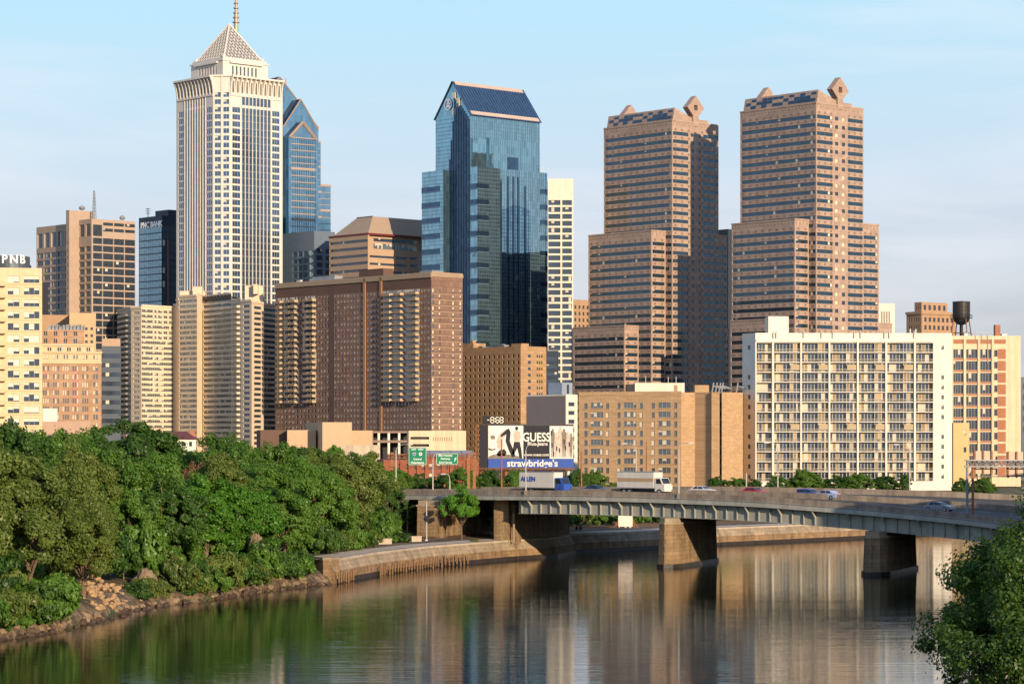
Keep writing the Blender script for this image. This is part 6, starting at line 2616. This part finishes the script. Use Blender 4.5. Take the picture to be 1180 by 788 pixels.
# ------------------------------------------------------------------ vehicles
BD = math.atan2(-.65, .76)
M_tyre = mat('tyre_rubber', (.02, .02, .02), .9)
M_rim = mat('wheel_rim', (.45, .45, .45), .4, metal=.6)
M_carg = glass('car_glass', (.05, .06, .07), .5, .05)
M_hl = mat('headlight_lens', (.75, .75, .7), .2)
M_tl = mat('tail_light_lens', (.5, .02, .02), .3)


def wheel(parent, x, y, r, w=.22):
    mb = MB()
    mb.tube((x, y - w / 2, r), (x, y + w / 2, r), r, n=18)
    o = mb.build('wheel', M_tyre, parent)
    mb = MB()
    s = -1 if y < 0 else 1
    mb.tube((x, y + s * (w / 2 + .002), r), (x, y + s * (w / 2 + .02), r), r * .58, n=14)
    mb.build('rim', M_rim, o)


def car(px, fr, label, col, rev=False, wagon=False):
    X, Y, Z = deck_pt(px, fr)
    t = thing('car', label, 'car', (X, Y, Z + .07), BD + (math.pi if rev else 0))
    L_ = 4.6
    prof = [(-2.3, .35), (-2.28, .75), (-2.15, .88), (-1.75, .95), (-1.2, 1.38) if not wagon else (-2.05, 1.45), (-.3, 1.45) if not wagon else (-.2, 1.52), (.35, 1.40), (1.05, .97), (2.05, .82), (2.28, .65), (2.3, .35)]
    mb = MB()
    W_ = .88
    lo = [(x, z) for x, z in prof]
    n = len(lo)
    ins = lambda z: W_ - max(0, z - .95) * .38
    for s in (-1, 1):
        mb.poly([(x, s * ins(z), z) for x, z in lo] + [(2.3, s * W_, .25), (-2.3, s * W_, .25)][0:2])
    for (x0_, z0_), (x1_, z1_) in zip(lo, lo[1:]):
        mb.quad((x0_, -ins(z0_), z0_), (x1_, -ins(z1_), z1_), (x1_, ins(z1_), z1_), (x0_, ins(z0_), z0_))
    mb.build('body', mat('car_paint_' + label.split()[0], col, .25, spec=.6, var=0), t)
    gm = MB()
    for s in (-1, 1):
        for xa, xb in ((-1.35 if not wagon else -1.9, -.42), (-.32, .72)):
            f = lambda z: s * (ins(z) + .006)
            top = 1.36
            gm.quad((xa, f(.98), .98), (xb + (.15 if xb > 0 else 0), f(.98), .98), (xb - (.35 if xb > 0 else 0), f(top), top), (xa + (.35 if not wagon and xa < -1 else 0), f(top), top))
    gm.quad((1.0, -.8, 1.005), (1.0, .8, 1.005), (.42, .7, 1.385), (.42, -.7, 1.385))
    gm.build('windows', M_carg, t)
    for x_ in (-1.4, 1.4):
        for y_ in (-.8, .8): wheel(t, x_, y_, .33)
    for s in (-1, 1):
        mb = MB(); mb.box(2.24, 2.32, s * .62 - .18, s * .62 + .18, .58, .72); mb.build('headlight', M_hl, t)
        mb = MB(); mb.box(-2.32, -2.25, s * .66 - .15, s * .66 + .15, .7, .85); mb.build('tail_light', M_tl, t)
    return t


car(805, .52, 'white saloon car on the bridge in front of the blank tan wall', (.75, .75, .74))
car(868, .50, 'red saloon car on the bridge left of the white balcony block', (.5, .02, .03))
car(938, .48, 'blue estate car on the bridge before the white balcony block', (.05, .08, .3), wagon=True)
car(958, .44, 'silver blue saloon car just behind the blue estate car on the bridge', (.35, .42, .6), rev=True)
car(684, .5, 'dark blue saloon car on the bridge between the two white trucks', (.02, .05, .2))
car(1087, .2, 'grey saloon car on the deck left of the right hand gantry', (.25, .26, .3))


def truck(px, fr, label, word, stripe):
    X, Y, Z = deck_pt(px, fr)
    t = thing('box_truck', label, 'truck', (X, Y, Z + .07), BD)
    mb = MB()
    mb.box(-4.6, 3.0, -1.22, 1.22, 1.05, 3.75)
    for z_ in (1.05, 3.67): mb.box(-4.63, 3.03, -1.25, 1.25, z_ - .02, z_ + .1, 1)
    if stripe: mb.box(-4.5, 2.9, -1.235, -1.221, 2.1, 2.7, 2)
    mb.build('cargo_box', [M_white, M_rim, mat('tan_stripe', (.45, .3, .18), .6)], t)
    mb = MB()
    pr = [(3.15, .55), (3.15, 2.75), (4.3, 2.8), (4.75, 1.8), (5.1, 1.6), (5.15, .55)]
    for s in (-1, 1): mb.poly([(x_, s * 1.1, z_) for x_, z_ in pr])
    for (x0_, z0_), (x1_, z1_) in zip(pr, pr[1:] + pr[:1]): mb.quad((x0_, -1.1, z0_), (x1_, -1.1, z1_), (x1_, 1.1, z1_), (x0_, 1.1, z0_))
    mb.build('cab', M_bb if not stripe else M_white, t)
    mb = MB()
    for s in (-1, 1): mb.quad((3.4, s * 1.105, 1.8), (4.55, s * 1.105, 1.8), (4.2, s * 1.105, 2.6), (3.4, s * 1.105, 2.6))
    mb.quad((4.36, -.95, 2.7), (4.36, .95, 2.7), (4.8, .95, 1.85), (4.8, -.95, 1.85))
    mb.build('windows', M_carg, t)
    mb = MB(); mb.box(-4.5, 4.9, -.5, .5, .55, .95); mb.build('chassis', M_framed, t)
    for x_ in (-3.2, -2.1, 4.1):
        for y_ in (-1.02, 1.02): wheel(t, x_, y_, .48, .3)
    if word: text(word, 1.1, M_bb, t, (-2.6, -1.26, 2.5), name='lettering', bold=.03)
    return t


truck(628, .42, 'white box truck with lettering on the bridge in front of the billboard', 'ALLEN', False)
truck(738, .42, 'pale box truck with a tan stripe on the bridge before the tan brick windows', None, True)

# brick block added out of view on the right bank to shade the bridge end
b = Bld('warehouse', 'tall brick block added out of view on the right bank to shade the right pier', 'warehouse', 590 + F * 82 / 315, 315, 30, gz=-3)
mb = MB()
H_ = 27
b.face(mb, RP(0, 0), 0, 60, 0, H_, grid(1, 59, 9, H_ - 1, 14, 5, .5, .6), .3, 'dark')
b.face(mb, LP(0, 0), 0, 10, 0, H_, grid(1, 9, 9, H_ - 1, 3, 5, .5, .6), .3, 'dark')
backs(mb, 0, 60, 0, 10, 0, H_)
mb.build('wall', M_rb2, b.root)
roof(b, 0, 60, 0, 10, H_, M_rb2, .5)
b.done()
# ------------------------------------------------------------------ trees
def leaf_mat(key, c1, c2, c3=None):
    m = bpy.data.materials.new(key)
    m.use_nodes = True
    nt = m.node_tree
    N, L = nt.nodes, nt.links
    N.remove(N['Principled BSDF'])
    out = N['Material Output']
    tc = N.new('ShaderNodeTexCoord')
    nz = N.new('ShaderNodeTexNoise')
    nz.inputs['Scale'].default_value, nz.inputs['Detail'].default_value = .35, 4
    L.new(tc.outputs['Object'], nz.inputs['Vector'])
    n2 = N.new('ShaderNodeTexWhiteNoise')
    sn = N.new('ShaderNodeVectorMath')
    sn.operation = 'SNAP'
    sn.inputs[1].default_value = (.35, .35, .35)
    L.new(tc.outputs['Object'], sn.inputs[0])
    L.new(sn.outputs[0], n2.inputs['Vector'])
    add = N.new('ShaderNodeMath')
    add.operation = 'MULTIPLY_ADD'
    add.inputs[1].default_value = .35
    L.new(n2.outputs[0], add.inputs[0])
    L.new(nz.outputs[0], add.inputs[2])
    oi = N.new('ShaderNodeObjectInfo')
    a2 = N.new('ShaderNodeMath')
    a2.operation = 'MULTIPLY_ADD'
    a2.inputs[1].default_value = .6
    L.new(oi.outputs['Random'], a2.inputs[0])
    L.new(add.outputs[0], a2.inputs[2])
    rp = N.new('ShaderNodeValToRGB')
    e = rp.color_ramp.elements
    e[0].position, e[0].color = .45, (*c1, 1)
    e[1].position, e[1].color = 1.15 if False else 1.0, (*c2, 1)
    L.new(a2.outputs[0], rp.inputs[0])
    df = N.new('ShaderNodeBsdfDiffuse')
    tr = N.new('ShaderNodeBsdfTranslucent')
    mx = N.new('ShaderNodeMixShader')
    mx.inputs[0].default_value = .3
    L.new(rp.outputs[0], df.inputs[0])
    hs = N.new('ShaderNodeMix')
    hs.data_type, hs.blend_type = 'RGBA', 'MULTIPLY'
    hs.inputs['Factor'].default_value = 1
    L.new(rp.outputs[0], hs.inputs['A'])
    hs.inputs['B'].default_value = (1.5, 1.5, .7, 1)
    L.new(hs.outputs['Result'], tr.inputs[0])
    L.new(df.outputs[0], mx.inputs[1])
    L.new(tr.outputs[0], mx.inputs[2])
    gl = N.new('ShaderNodeBsdfGlossy')
    gl.inputs['Roughness'].default_value = .45
    gl.inputs['Color'].default_value = (.6, .6, .6, 1)
    m2 = N.new('ShaderNodeMixShader')
    m2.inputs[0].default_value = .035
    L.new(mx.outputs[0], m2.inputs[1])
    L.new(gl.outputs[0], m2.inputs[2])
    L.new(m2.outputs[0], out.inputs[0])
    return m


LM = [leaf_mat('leaves_mid_green', (.034, .095, .012), (.11, .22, .030)),
      leaf_mat('leaves_olive', (.050, .095, .014), (.15, .20, .040)),
      leaf_mat('leaves_bright_green', (.042, .13, .010), (.11, .27, .025)),
      leaf_mat('leaves_dark_green', (.022, .065, .012), (.065, .14, .022)),
      leaf_mat('leaves_rusty', (.16, .08, .05), (.26, .13, .08))]
M_bark = mat('bark', (.17, .12, .08), .95, var=.35, scale=1.5, bump=.6)


def crown_mesh(name, seed, rx, rz, leaf, n, clumps, m, lobes=.25, drop=0.0, crs=1.0):
    """leaf-sized quads spread through clumps placed over an uneven crown; origin at the crown's bottom centre"""
    g = np.random.default_rng(seed)
    d = g.normal(size=(clumps, 3))
    d /= np.linalg.norm(d, axis=1)[:, None]
    d[:, 2] = np.where(d[:, 2] < -.8, -d[:, 2] * .6, d[:, 2])
    ph = g.uniform(0, 6.28, 4)
    az = np.arctan2(d[:, 1], d[:, 0])
    lob = 1 + lobes * (np.sin(az * 3 + ph[0]) * .5 + np.sin(az * 5 + d[:, 2] * 4 + ph[1]) * .5) * (1 - .3 * d[:, 2])
    rad = g.uniform(.5, 1.0, clumps) ** .45 * lob * .82
    c = d * rad[:, None] * np.array([rx, rx, rz])
    if drop > 0: c[:, 2] -= drop * (c[:, 0] ** 2 + c[:, 1] ** 2) / rx
    cr = rx * g.uniform(.13, .27, clumps) * crs
    k = g.integers(0, clumps, n)
    v = g.normal(size=(n, 3))
    v /= np.linalg.norm(v, axis=1)[:, None]
    rr = g.uniform(0, 1, n) ** .35
    pos = c[k] + v * (rr * cr[k])[:, None] * np.array([1, 1, .8])
    # twigs reaching past the outline
    far_ = g.random(n) < .06
    pos[far_] += (d[k][far_]) * g.uniform(0, .12 * rx, far_.sum())[:, None]
    nrm = v * .9 + d[k] * .4 + g.normal(size=(n, 3)) * .55 + np.array([0, 0, .35])
    nrm /= np.linalg.norm(nrm, axis=1)[:, None]
    t = np.cross(nrm, g.normal(size=(n, 3)))
    t /= np.linalg.norm(t, axis=1)[:, None]
    b = np.cross(nrm, t)
    s = leaf * g.uniform(.6, 1.35, n)[:, None]
    V = np.stack([pos - t * s, pos + b * s * .55, pos + t * s, pos - b * s * .55], 1).reshape(-1, 3)
    V[:, 2] += rz
    me = bpy.data.meshes.new(name)
    me.vertices.add(4 * n)
    me.vertices.foreach_set('co', V.astype(np.float32).ravel())
    me.loops.add(4 * n)
    me.loops.foreach_set('vertex_index', np.arange(4 * n, dtype=np.int32))
    me.polygons.add(n)
    me.polygons.foreach_set('loop_start', np.arange(0, 4 * n, 4, dtype=np.int32))
    me.polygons.foreach_set('loop_total', np.full(n, 4, np.int32))
    me.materials.append(m)
    me.update()
    me.validate()
    return me, c


def trunk_mesh(name, seed, h, rz, c, r0, limbs=14):
    rnd = random.Random(seed)
    mb = MB()
    lean = (rnd.uniform(-.05, .05) * h, rnd.uniform(-.05, .05) * h)
    p1 = (lean[0] * .4, lean[1] * .4, h * .5)
    p2 = (lean[0], lean[1], h + rz * .35)
    mb.tube((0, 0, -.6), p1, r0, r0 * .8, 9)
    mb.tube(p1, p2, r0 * .8, r0 * .45, 8)
    mb.tube(p2, (lean[0], lean[1], h + rz * 1.2), r0 * .45, r0 * .12, 6)
    idx = list(range(len(c)))
    rnd.shuffle(idx)
    for i in idx[:limbs]:
        t = rnd.uniform(.35, 1.0)
        a = Vector(p1) + (Vector(p2) - Vector(p1)) * t
        e = Vector((c[i][0], c[i][1], c[i][2] + rz + h))
        mid = a + (e - a) * .5 + Vector((rnd.uniform(-.4, .4), rnd.uniform(-.4, .4), rnd.uniform(.1, .7)))
        rr = r0 * rnd.uniform(.22, .42)
        mb.tube(a, mid, rr, rr * .7, 6)
        mb.tube(mid, e, rr * .7, rr * .2, 5)
    return mb.mesh(name, [M_bark])


LM.append(leaf_mat('leaves_near_tree', (.012, .042, .008), (.062, .125, .020)))
PROTO = []
rnd = random.Random(11)


def proto(seed, rx, rz, h, leaf, n, clumps, m, r0=.3, limbs=26, lobes=.28, drop=0.0, crs=1.0):
    cm, c = crown_mesh('crown', seed, rx, rz, leaf, n, clumps, m, lobes, drop, crs)
    tm = trunk_mesh('trunk', seed, h, rz, c, r0, limbs)
    return dict(crown=cm, trunk=tm, rx=rx, rz=rz, h=h)


PR = {
    'mid': [proto(1, 5, 5.6, 1.0, .16, 42000, 160, LM[0], crs=.82), proto(2, 5, 5.6, 1.6, .16, 40000, 150, LM[0], lobes=.42, crs=.78)],
    'olive': [proto(3, 5, 5.8, .7, .13, 52000, 190, LM[1], crs=.78), proto(4, 5, 5.4, 1.4, .14, 46000, 160, LM[1], lobes=.44, crs=.8)],
    'bright': [proto(5, 5, 5.7, .9, .18, 36000, 140, LM[2], crs=.82), proto(6, 5, 5.4, 1.3, .18, 34000, 130, LM[2], lobes=.4, crs=.82)],
    'dark': [proto(7, 5, 5.4, 1.4, .17, 38000, 145, LM[3], crs=.8), proto(8, 5, 5.8, .9, .17, 38000, 140, LM[3], lobes=.4, crs=.8)],
    'open': [proto(10, 5, 4.6, 3.4, .14, 30000, 85, LM[1], r0=.34, limbs=40, lobes=.4)],
    'slim': [proto(12, 5, 4.2, 3.9, .20, 13000, 48, LM[2], r0=.22, limbs=24, lobes=.4)],
    'rusty': [proto(9, 5, 3.2, 3.0, .17, 12000, 60, LM[4])],
}


def tree(px, D, ytop, wpx, kind, label, gz=None, name='tree', group='trees of the left river bank', squash=None, var=None, cat='tree'):
    w = wpx * D / F / 2
    if gz is None or group == 'trees of the left river bank': ytop += 5 if px < 200 else (8 if px < 290 else 9)
    gz = 3.2 if gz is None else gz
    top = Zp(ytop, D)
    p = PR[kind][rnd.randrange(len(PR[kind])) if var is None else var]
    t = thing(name, label, cat, (P(px, D), D, gz), rnd.uniform(0, 6.28), group)
    H = top - gz
    full = p['h'] + 2 * p['rz'] * .93
    sxy = w / p['rx'] / .97
    sz = H / full
    t.scale = (sxy, sxy, sz)
    link('trunk', p['trunk'], t)
    link('crown', p['crown'], t, (0, 0, p['h']))
    return t


KN = {'open': 'olive green', 'slim': 'bright green', 'mid': 'mid green', 'olive': 'olive green', 'bright': 'bright green', 'dark': 'dark green', 'rusty': 'reddish'}
# hand placed trees of the left bank: column, distance, top row, width in columns, kind, what sets it apart
FRONT = [
    (-28, 268, 500, 150, 'olive', 'leaning over the water, cut by the left edge'),
    (34, 270, 530, 150, 'olive', 'at the waterline, largest in the left corner'),
    (96, 284, 570, 95, 'olive', 'low beside the pale rubble slope'),
    (8, 300, 487, 130, 'dark', 'tallest at the left edge, top reaching the cream apartments'),
    (85, 312, 515, 110, 'olive', 'behind the left corner trees, broad and dull'),
    (150, 316, 560, 95, 'mid', 'over the big tan boulder'),
    (192, 319, 545, 100, 'dark', 'with bare limbs showing, right of the tan boulder'),
    (238, 328, 545, 108, 'bright', 'brightest rounded one at the waterline, left of the rock column'),
    (283, 342, 552, 84, 'bright', 'rounded, just above the upright rock column'),
    (328, 358, 556, 84, 'mid', 'with drooping outline at the start of the stone wall'),
    (370, 380, 528, 88, 'mid', 'with several pale trunks left of the big feathery tree'),
    (412, 395, 517, 100, 'open', 'big feathery one with open pale limbs before the bridge'),
    (448, 425, 545, 40, 'dark', 'shaded one against the left end of the bridge'),
    (345, 420, 520, 90, 'mid', 'behind the pale trunked tree'),
    (300, 395, 530, 90, 'mid', 'in the middle of the right bank group'),
    (180, 352, 520, 110, 'mid', 'in the centre of the left woods'),
    (120, 345, 512, 110, 'mid', 'rising behind the rubble slope'),
    (60, 350, 500, 110, 'mid', 'below the orange brick hotel'),
    (250, 372, 520, 100, 'olive', 'between the rounded bright pair and the reddish tree'),
    (228, 400, 530, 42, 'rusty', 'only reddish one in the woods'),
    (150, 400, 482, 130, 'dark', 'broad crowned skyline one left of the red roofed house'),
    (215, 430, 512, 60, 'mid', 'right in front of the red roofed house'),
    (265, 420, 494, 90, 'mid', 'skyline one right of the red roofed house'),
    (310, 450, 503, 80, 'mid', 'skyline one below the cream complex'),
    (355, 470, 515, 70, 'olive', 'below the peach cube building'),
    (390, 455, 518, 80, 'olive', 'behind the feathery tree'),
    (95, 420, 492, 100, 'mid', 'skyline one below the blank white building'),
    (30, 400, 492, 110, 'mid', 'skyline one below the cream apartments'),
    (430, 500, 527, 60, 'mid', 'left of the rusty sign gantry'),
]
for px, D, yt, w, kind, what in FRONT:
    tree(px, D, yt, w, kind, '%s tree %s' % (KN[kind], what), gz=2.6 if D < 330 else 3.2)
FAR = ['at the very left edge', 'under the cream apartments corner', 'left of the cream complex balcony column', 'touching the left of the red roofed house', 'directly right of the red roofed house', 'under the middle of the cream complex',
       'under the bright corner of the cream complex', 'left of the small dark brown building', 'in front of the low left peach wall', 'below the tall peach cube', 'below the low right peach wall', 'below the open parking garage', 'small and bright before the peach wall', 'small and bright before the peach cube']
# second rank seen only as skyline between the trunks
for i, (px, D, yt, w, kind) in enumerate([(0, 470, 492, 100, 'mid'), (60, 480, 498, 90, 'dark'), (118, 500, 487, 90, 'dark'), (172, 520, 490, 90, 'dark'), (205, 560, 512, 50, 'mid'), (240, 500, 499, 80, 'dark'),
                                           (282, 520, 502, 80, 'mid'), (325, 540, 507, 70, 'mid'), (350, 600, 508, 60, 'dark'), (378, 600, 511, 60, 'mid'), (405, 620, 513, 50, 'dark'), (425, 640, 522, 44, 'mid'), (340, 700, 505, 40, 'bright'), (386, 700, 507, 34, 'bright')]):
    tree(px, D, yt, w, kind, '%s tree of the far rank %s' % (KN[kind], FAR[i]), gz=4.5)
# undergrowth along the bank foot
BU = {'b': proto(21, 2.2, 1.1, .15, .13, 5200, 34, LM[0], .06, 4), 'o': proto(22, 2.2, 1.0, .15, .12, 5200, 34, LM[1], .06, 4), 'd': proto(23, 2.2, 1.2, .15, .13, 5200, 34, LM[3], .06, 4)}


def bush(X, Y, z, s, kind, label, group, hz=1.0):
    p = BU[kind]
    t = thing('bush', label, 'bush', (X, Y, z), rnd.uniform(0, 6.28), group)
    t.scale = (s, s, s * hz)
    link('stem', p['trunk'], t)
    link('foliage', p['crown'], t, (0, 0, p['h']))
    return t


def shore(D):
    for (x0, y0), (x1, y1) in zip(WL, WL[1:]):
        if y0 <= D <= y1: return x0 + (x1 - x0) * (D - y0) / (y1 - y0)


D = 222
while D < 344:
    gap = 266 < D < 308
    X = shore(D) - rnd.uniform(2.2, 4.0) - (6 if gap else 0)
    if D < 268 or 300 < D < 335:
        bush(shore(D) - rnd.uniform(1.0, 2.2), D + rnd.uniform(-1, 1), .5, rnd.uniform(.7, 1.4), rnd.choice('bod'), 'low leafy bush hanging over the left waterline', 'bushes hanging over the waterline', rnd.uniform(.8, 1.3))
    bush(X + (1.5 if not gap else 0), D, .9 if not gap else 3, rnd.uniform(1.0, 1.9), rnd.choice('bodo'), 'low leafy bush on the left bank below the front trees', 'bushes along the left bank', rnd.uniform(.9, 1.6))
    bush(X - rnd.uniform(4, 8), D + rnd.uniform(-2, 2), 2.6, rnd.uniform(1.3, 2.2), rnd.choice('bbod'), 'low leafy bush on the left bank below the front trees', 'bushes along the left bank', rnd.uniform(1.1, 2.0))
    D += rnd.uniform(2.2, 3.4)
for px, D, z, s, k, lb in ((452, 404, 3.1, .8, 'b', 'low green weeds on the landing, left clump'), (462, 405, 3.1, .9, 'd', 'low green weeds on the landing, right clump'), (547, 411, 3.1, .35, 'o', 'tiny weed tuft on the landing before the masonry abutment'),
                           (391, 396, 3.0, 1.5, 'o', 'scrubby brown green bush at the foot of the feathery tree'), (410, 398, 3.0, 1.1, 'o', 'dull low bush left of the pale concrete block'), (375, 396, 3, 1.6, 'b', 'leafy bush below the pale trunked tree'),
                           (425, 400, 3, .9, 'd', 'dark bush between the feathery tree and the landing')):
    bush(P(px, D), D, z, s, k, lb, None, .8)
for px, D, s in ((378, 365, 1.3), (390, 372, 1.2), (404, 378, 1.3), (418, 386, 1.0), (432, 394, .9), (322, 366, 1.8), (340, 372, 2.0), (352, 366, 1.4), (362, 374, 1.7), (384, 384, 1.9), (398, 386, 1.5), (404, 396, 1.9), (424, 402, 1.6), (436, 412, 1.8), (445, 418, 1.4), (372, 368, 1.2), (418, 412, 2.2), (396, 402, 2.2)):
    bush(P(px, D), D, 3.0, s, rnd.choice('bod'), 'leafy undergrowth bush between the woods and the pale landing', 'undergrowth bushes by the landing', 1.3)
# tree in front of the first span, slim
t = tree(532, 417, 564, 46, 'slim', 'small bright green tree on a thin trunk in front of the dark first span', gz=3.2, group=None)
for px, D, yt, w, kind, lb in ((556, 440, 575, 30, 'dark', 'dark tree in the shade under the bridge beside the abutment'), (470, 432, 572, 46, 'dark', 'dark leaning tree at the left end of the bridge'), (575, 470, 590, 30, 'mid', 'leafy tree hidden behind the abutment under the deck'),
                               (515, 470, 590, 50, 'dark', 'dark tree deep under the first span')):
    tree(px, D, yt, w, kind, lb, gz=3.2, group=None)
# hedge-like trees beyond the bridge
for px, D, yt, w, kind, lb in ((455, 560, 541, 44, 'mid', 'mid green tree below the square green road sign'), (484, 570, 546, 34, 'dark', 'dark tree under the left road sign'), (508, 560, 548, 36, 'dark', 'dark tree between the two sign posts'), (533, 545, 540, 42, 'mid', 'mid green tree beside the gantry posts'),
                               (565, 550, 543, 34, 'dark', 'dark tree under the left end of the billboard'), (592, 550, 542, 36, 'mid', 'mid green tree under the middle of the billboard'), (664, 552, 541, 36, 'dark', 'dark tree just right of the billboard'), (684, 560, 543, 34, 'mid', 'mid green tree at the left corner of the tan brick building'),
                               (708, 600, 556, 26, 'mid', 'little tree low before the tan brick windows'), (828, 620, 549, 26, 'dark', 'small dark tree at the left of the blank tan wall'), (850, 620, 551, 30, 'mid', 'small mid green tree at the right of the blank tan wall'), (868, 620, 552, 24, 'dark', 'small dark tree at the corner of the white balcony block'),
                               (897, 620, 548, 34, 'mid', 'mid green tree under the left bays of the white block'), (928, 620, 541, 46, 'mid', 'tallest tree below the white balcony block'), (962, 620, 548, 38, 'dark', 'dark tree below the middle of the white block'), (990, 620, 546, 40, 'mid', 'mid green tree below the right bays of the white block'),
                               (1022, 620, 549, 40, 'dark', 'dark tree below the right end of the white block'), (1042, 620, 547, 18, 'dark', 'narrow dark conifer like tree below the right end of the white block'), (1107, 600, 551, 22, 'dark', 'small tree at the foot of the cream annex'), (1133, 600, 550, 34, 'mid', 'mid green tree below the loft building windows')):
    tree(px, D, yt, w, kind, lb, gz=5.5, group='trees behind the bridge')
for i in range(16):
    px = 655 + i * 13.5
    D = 468 + i * 3.0
    bush(P(px, D), D, 3.5, rnd.uniform(1.1, 1.6), rnd.choice('bbo'), 'leafy bush in the row on the green slope seen under the bridge', 'bushes on the slope under the bridge', 1.2)
# woods on the right bank, mostly outside the picture
for X, Y, zt_, w, kind, lb in ((88, 300, 15, 12, 'mid', 'first'), (96, 318, 17, 13, 'dark', 'second'), (82, 272, 13, 11, 'mid', 'third')):
    p = PR[kind][0]
    t = thing('tree', 'tree on the right bank just outside the picture, %s of three' % lb, 'tree', (X, Y, 4.5), rnd.uniform(0, 6), 'right bank trees')
    t.scale = (w / 10, w / 10, (zt_ - 4.5) / 12.5)
    link('trunk', p['trunk'], t)
    link('crown', p['crown'], t, (0, 0, p['h']))
# big near tree, lower right
cm, c = crown_mesh('crown', 37, 4.3, 4.3, .066, 95000, 300, LM[5], .55, 0, .58)
tm = trunk_mesh('trunk', 31, 6.0, 3.9, c, .28, 30)
D = 78
t = thing('tree', 'large near tree with individual leaves, filling the lower right corner', 'tree', (P(1212, D), D, Zp(588, D) - 6.0 - 8.2), R(75))
link('trunk', tm, t)
link('crown', cm, t, (0, 0, 6.0))
cm2, c2 = crown_mesh('crown', 33, 2.6, 2.2, .085, 24000, 80, LM[3], .35)
tm2 = trunk_mesh('trunk', 33, 5.5, 2.2, c2, .18, 18)
t = thing('tree', 'darker near tree behind the big one at the right edge', 'tree', (P(1175, 92), 92, Zp(612, 92) - 5.5 - 4.6), R(10))
link('trunk', tm2, t)
link('crown', cm2, t, (0, 0, 5.5))
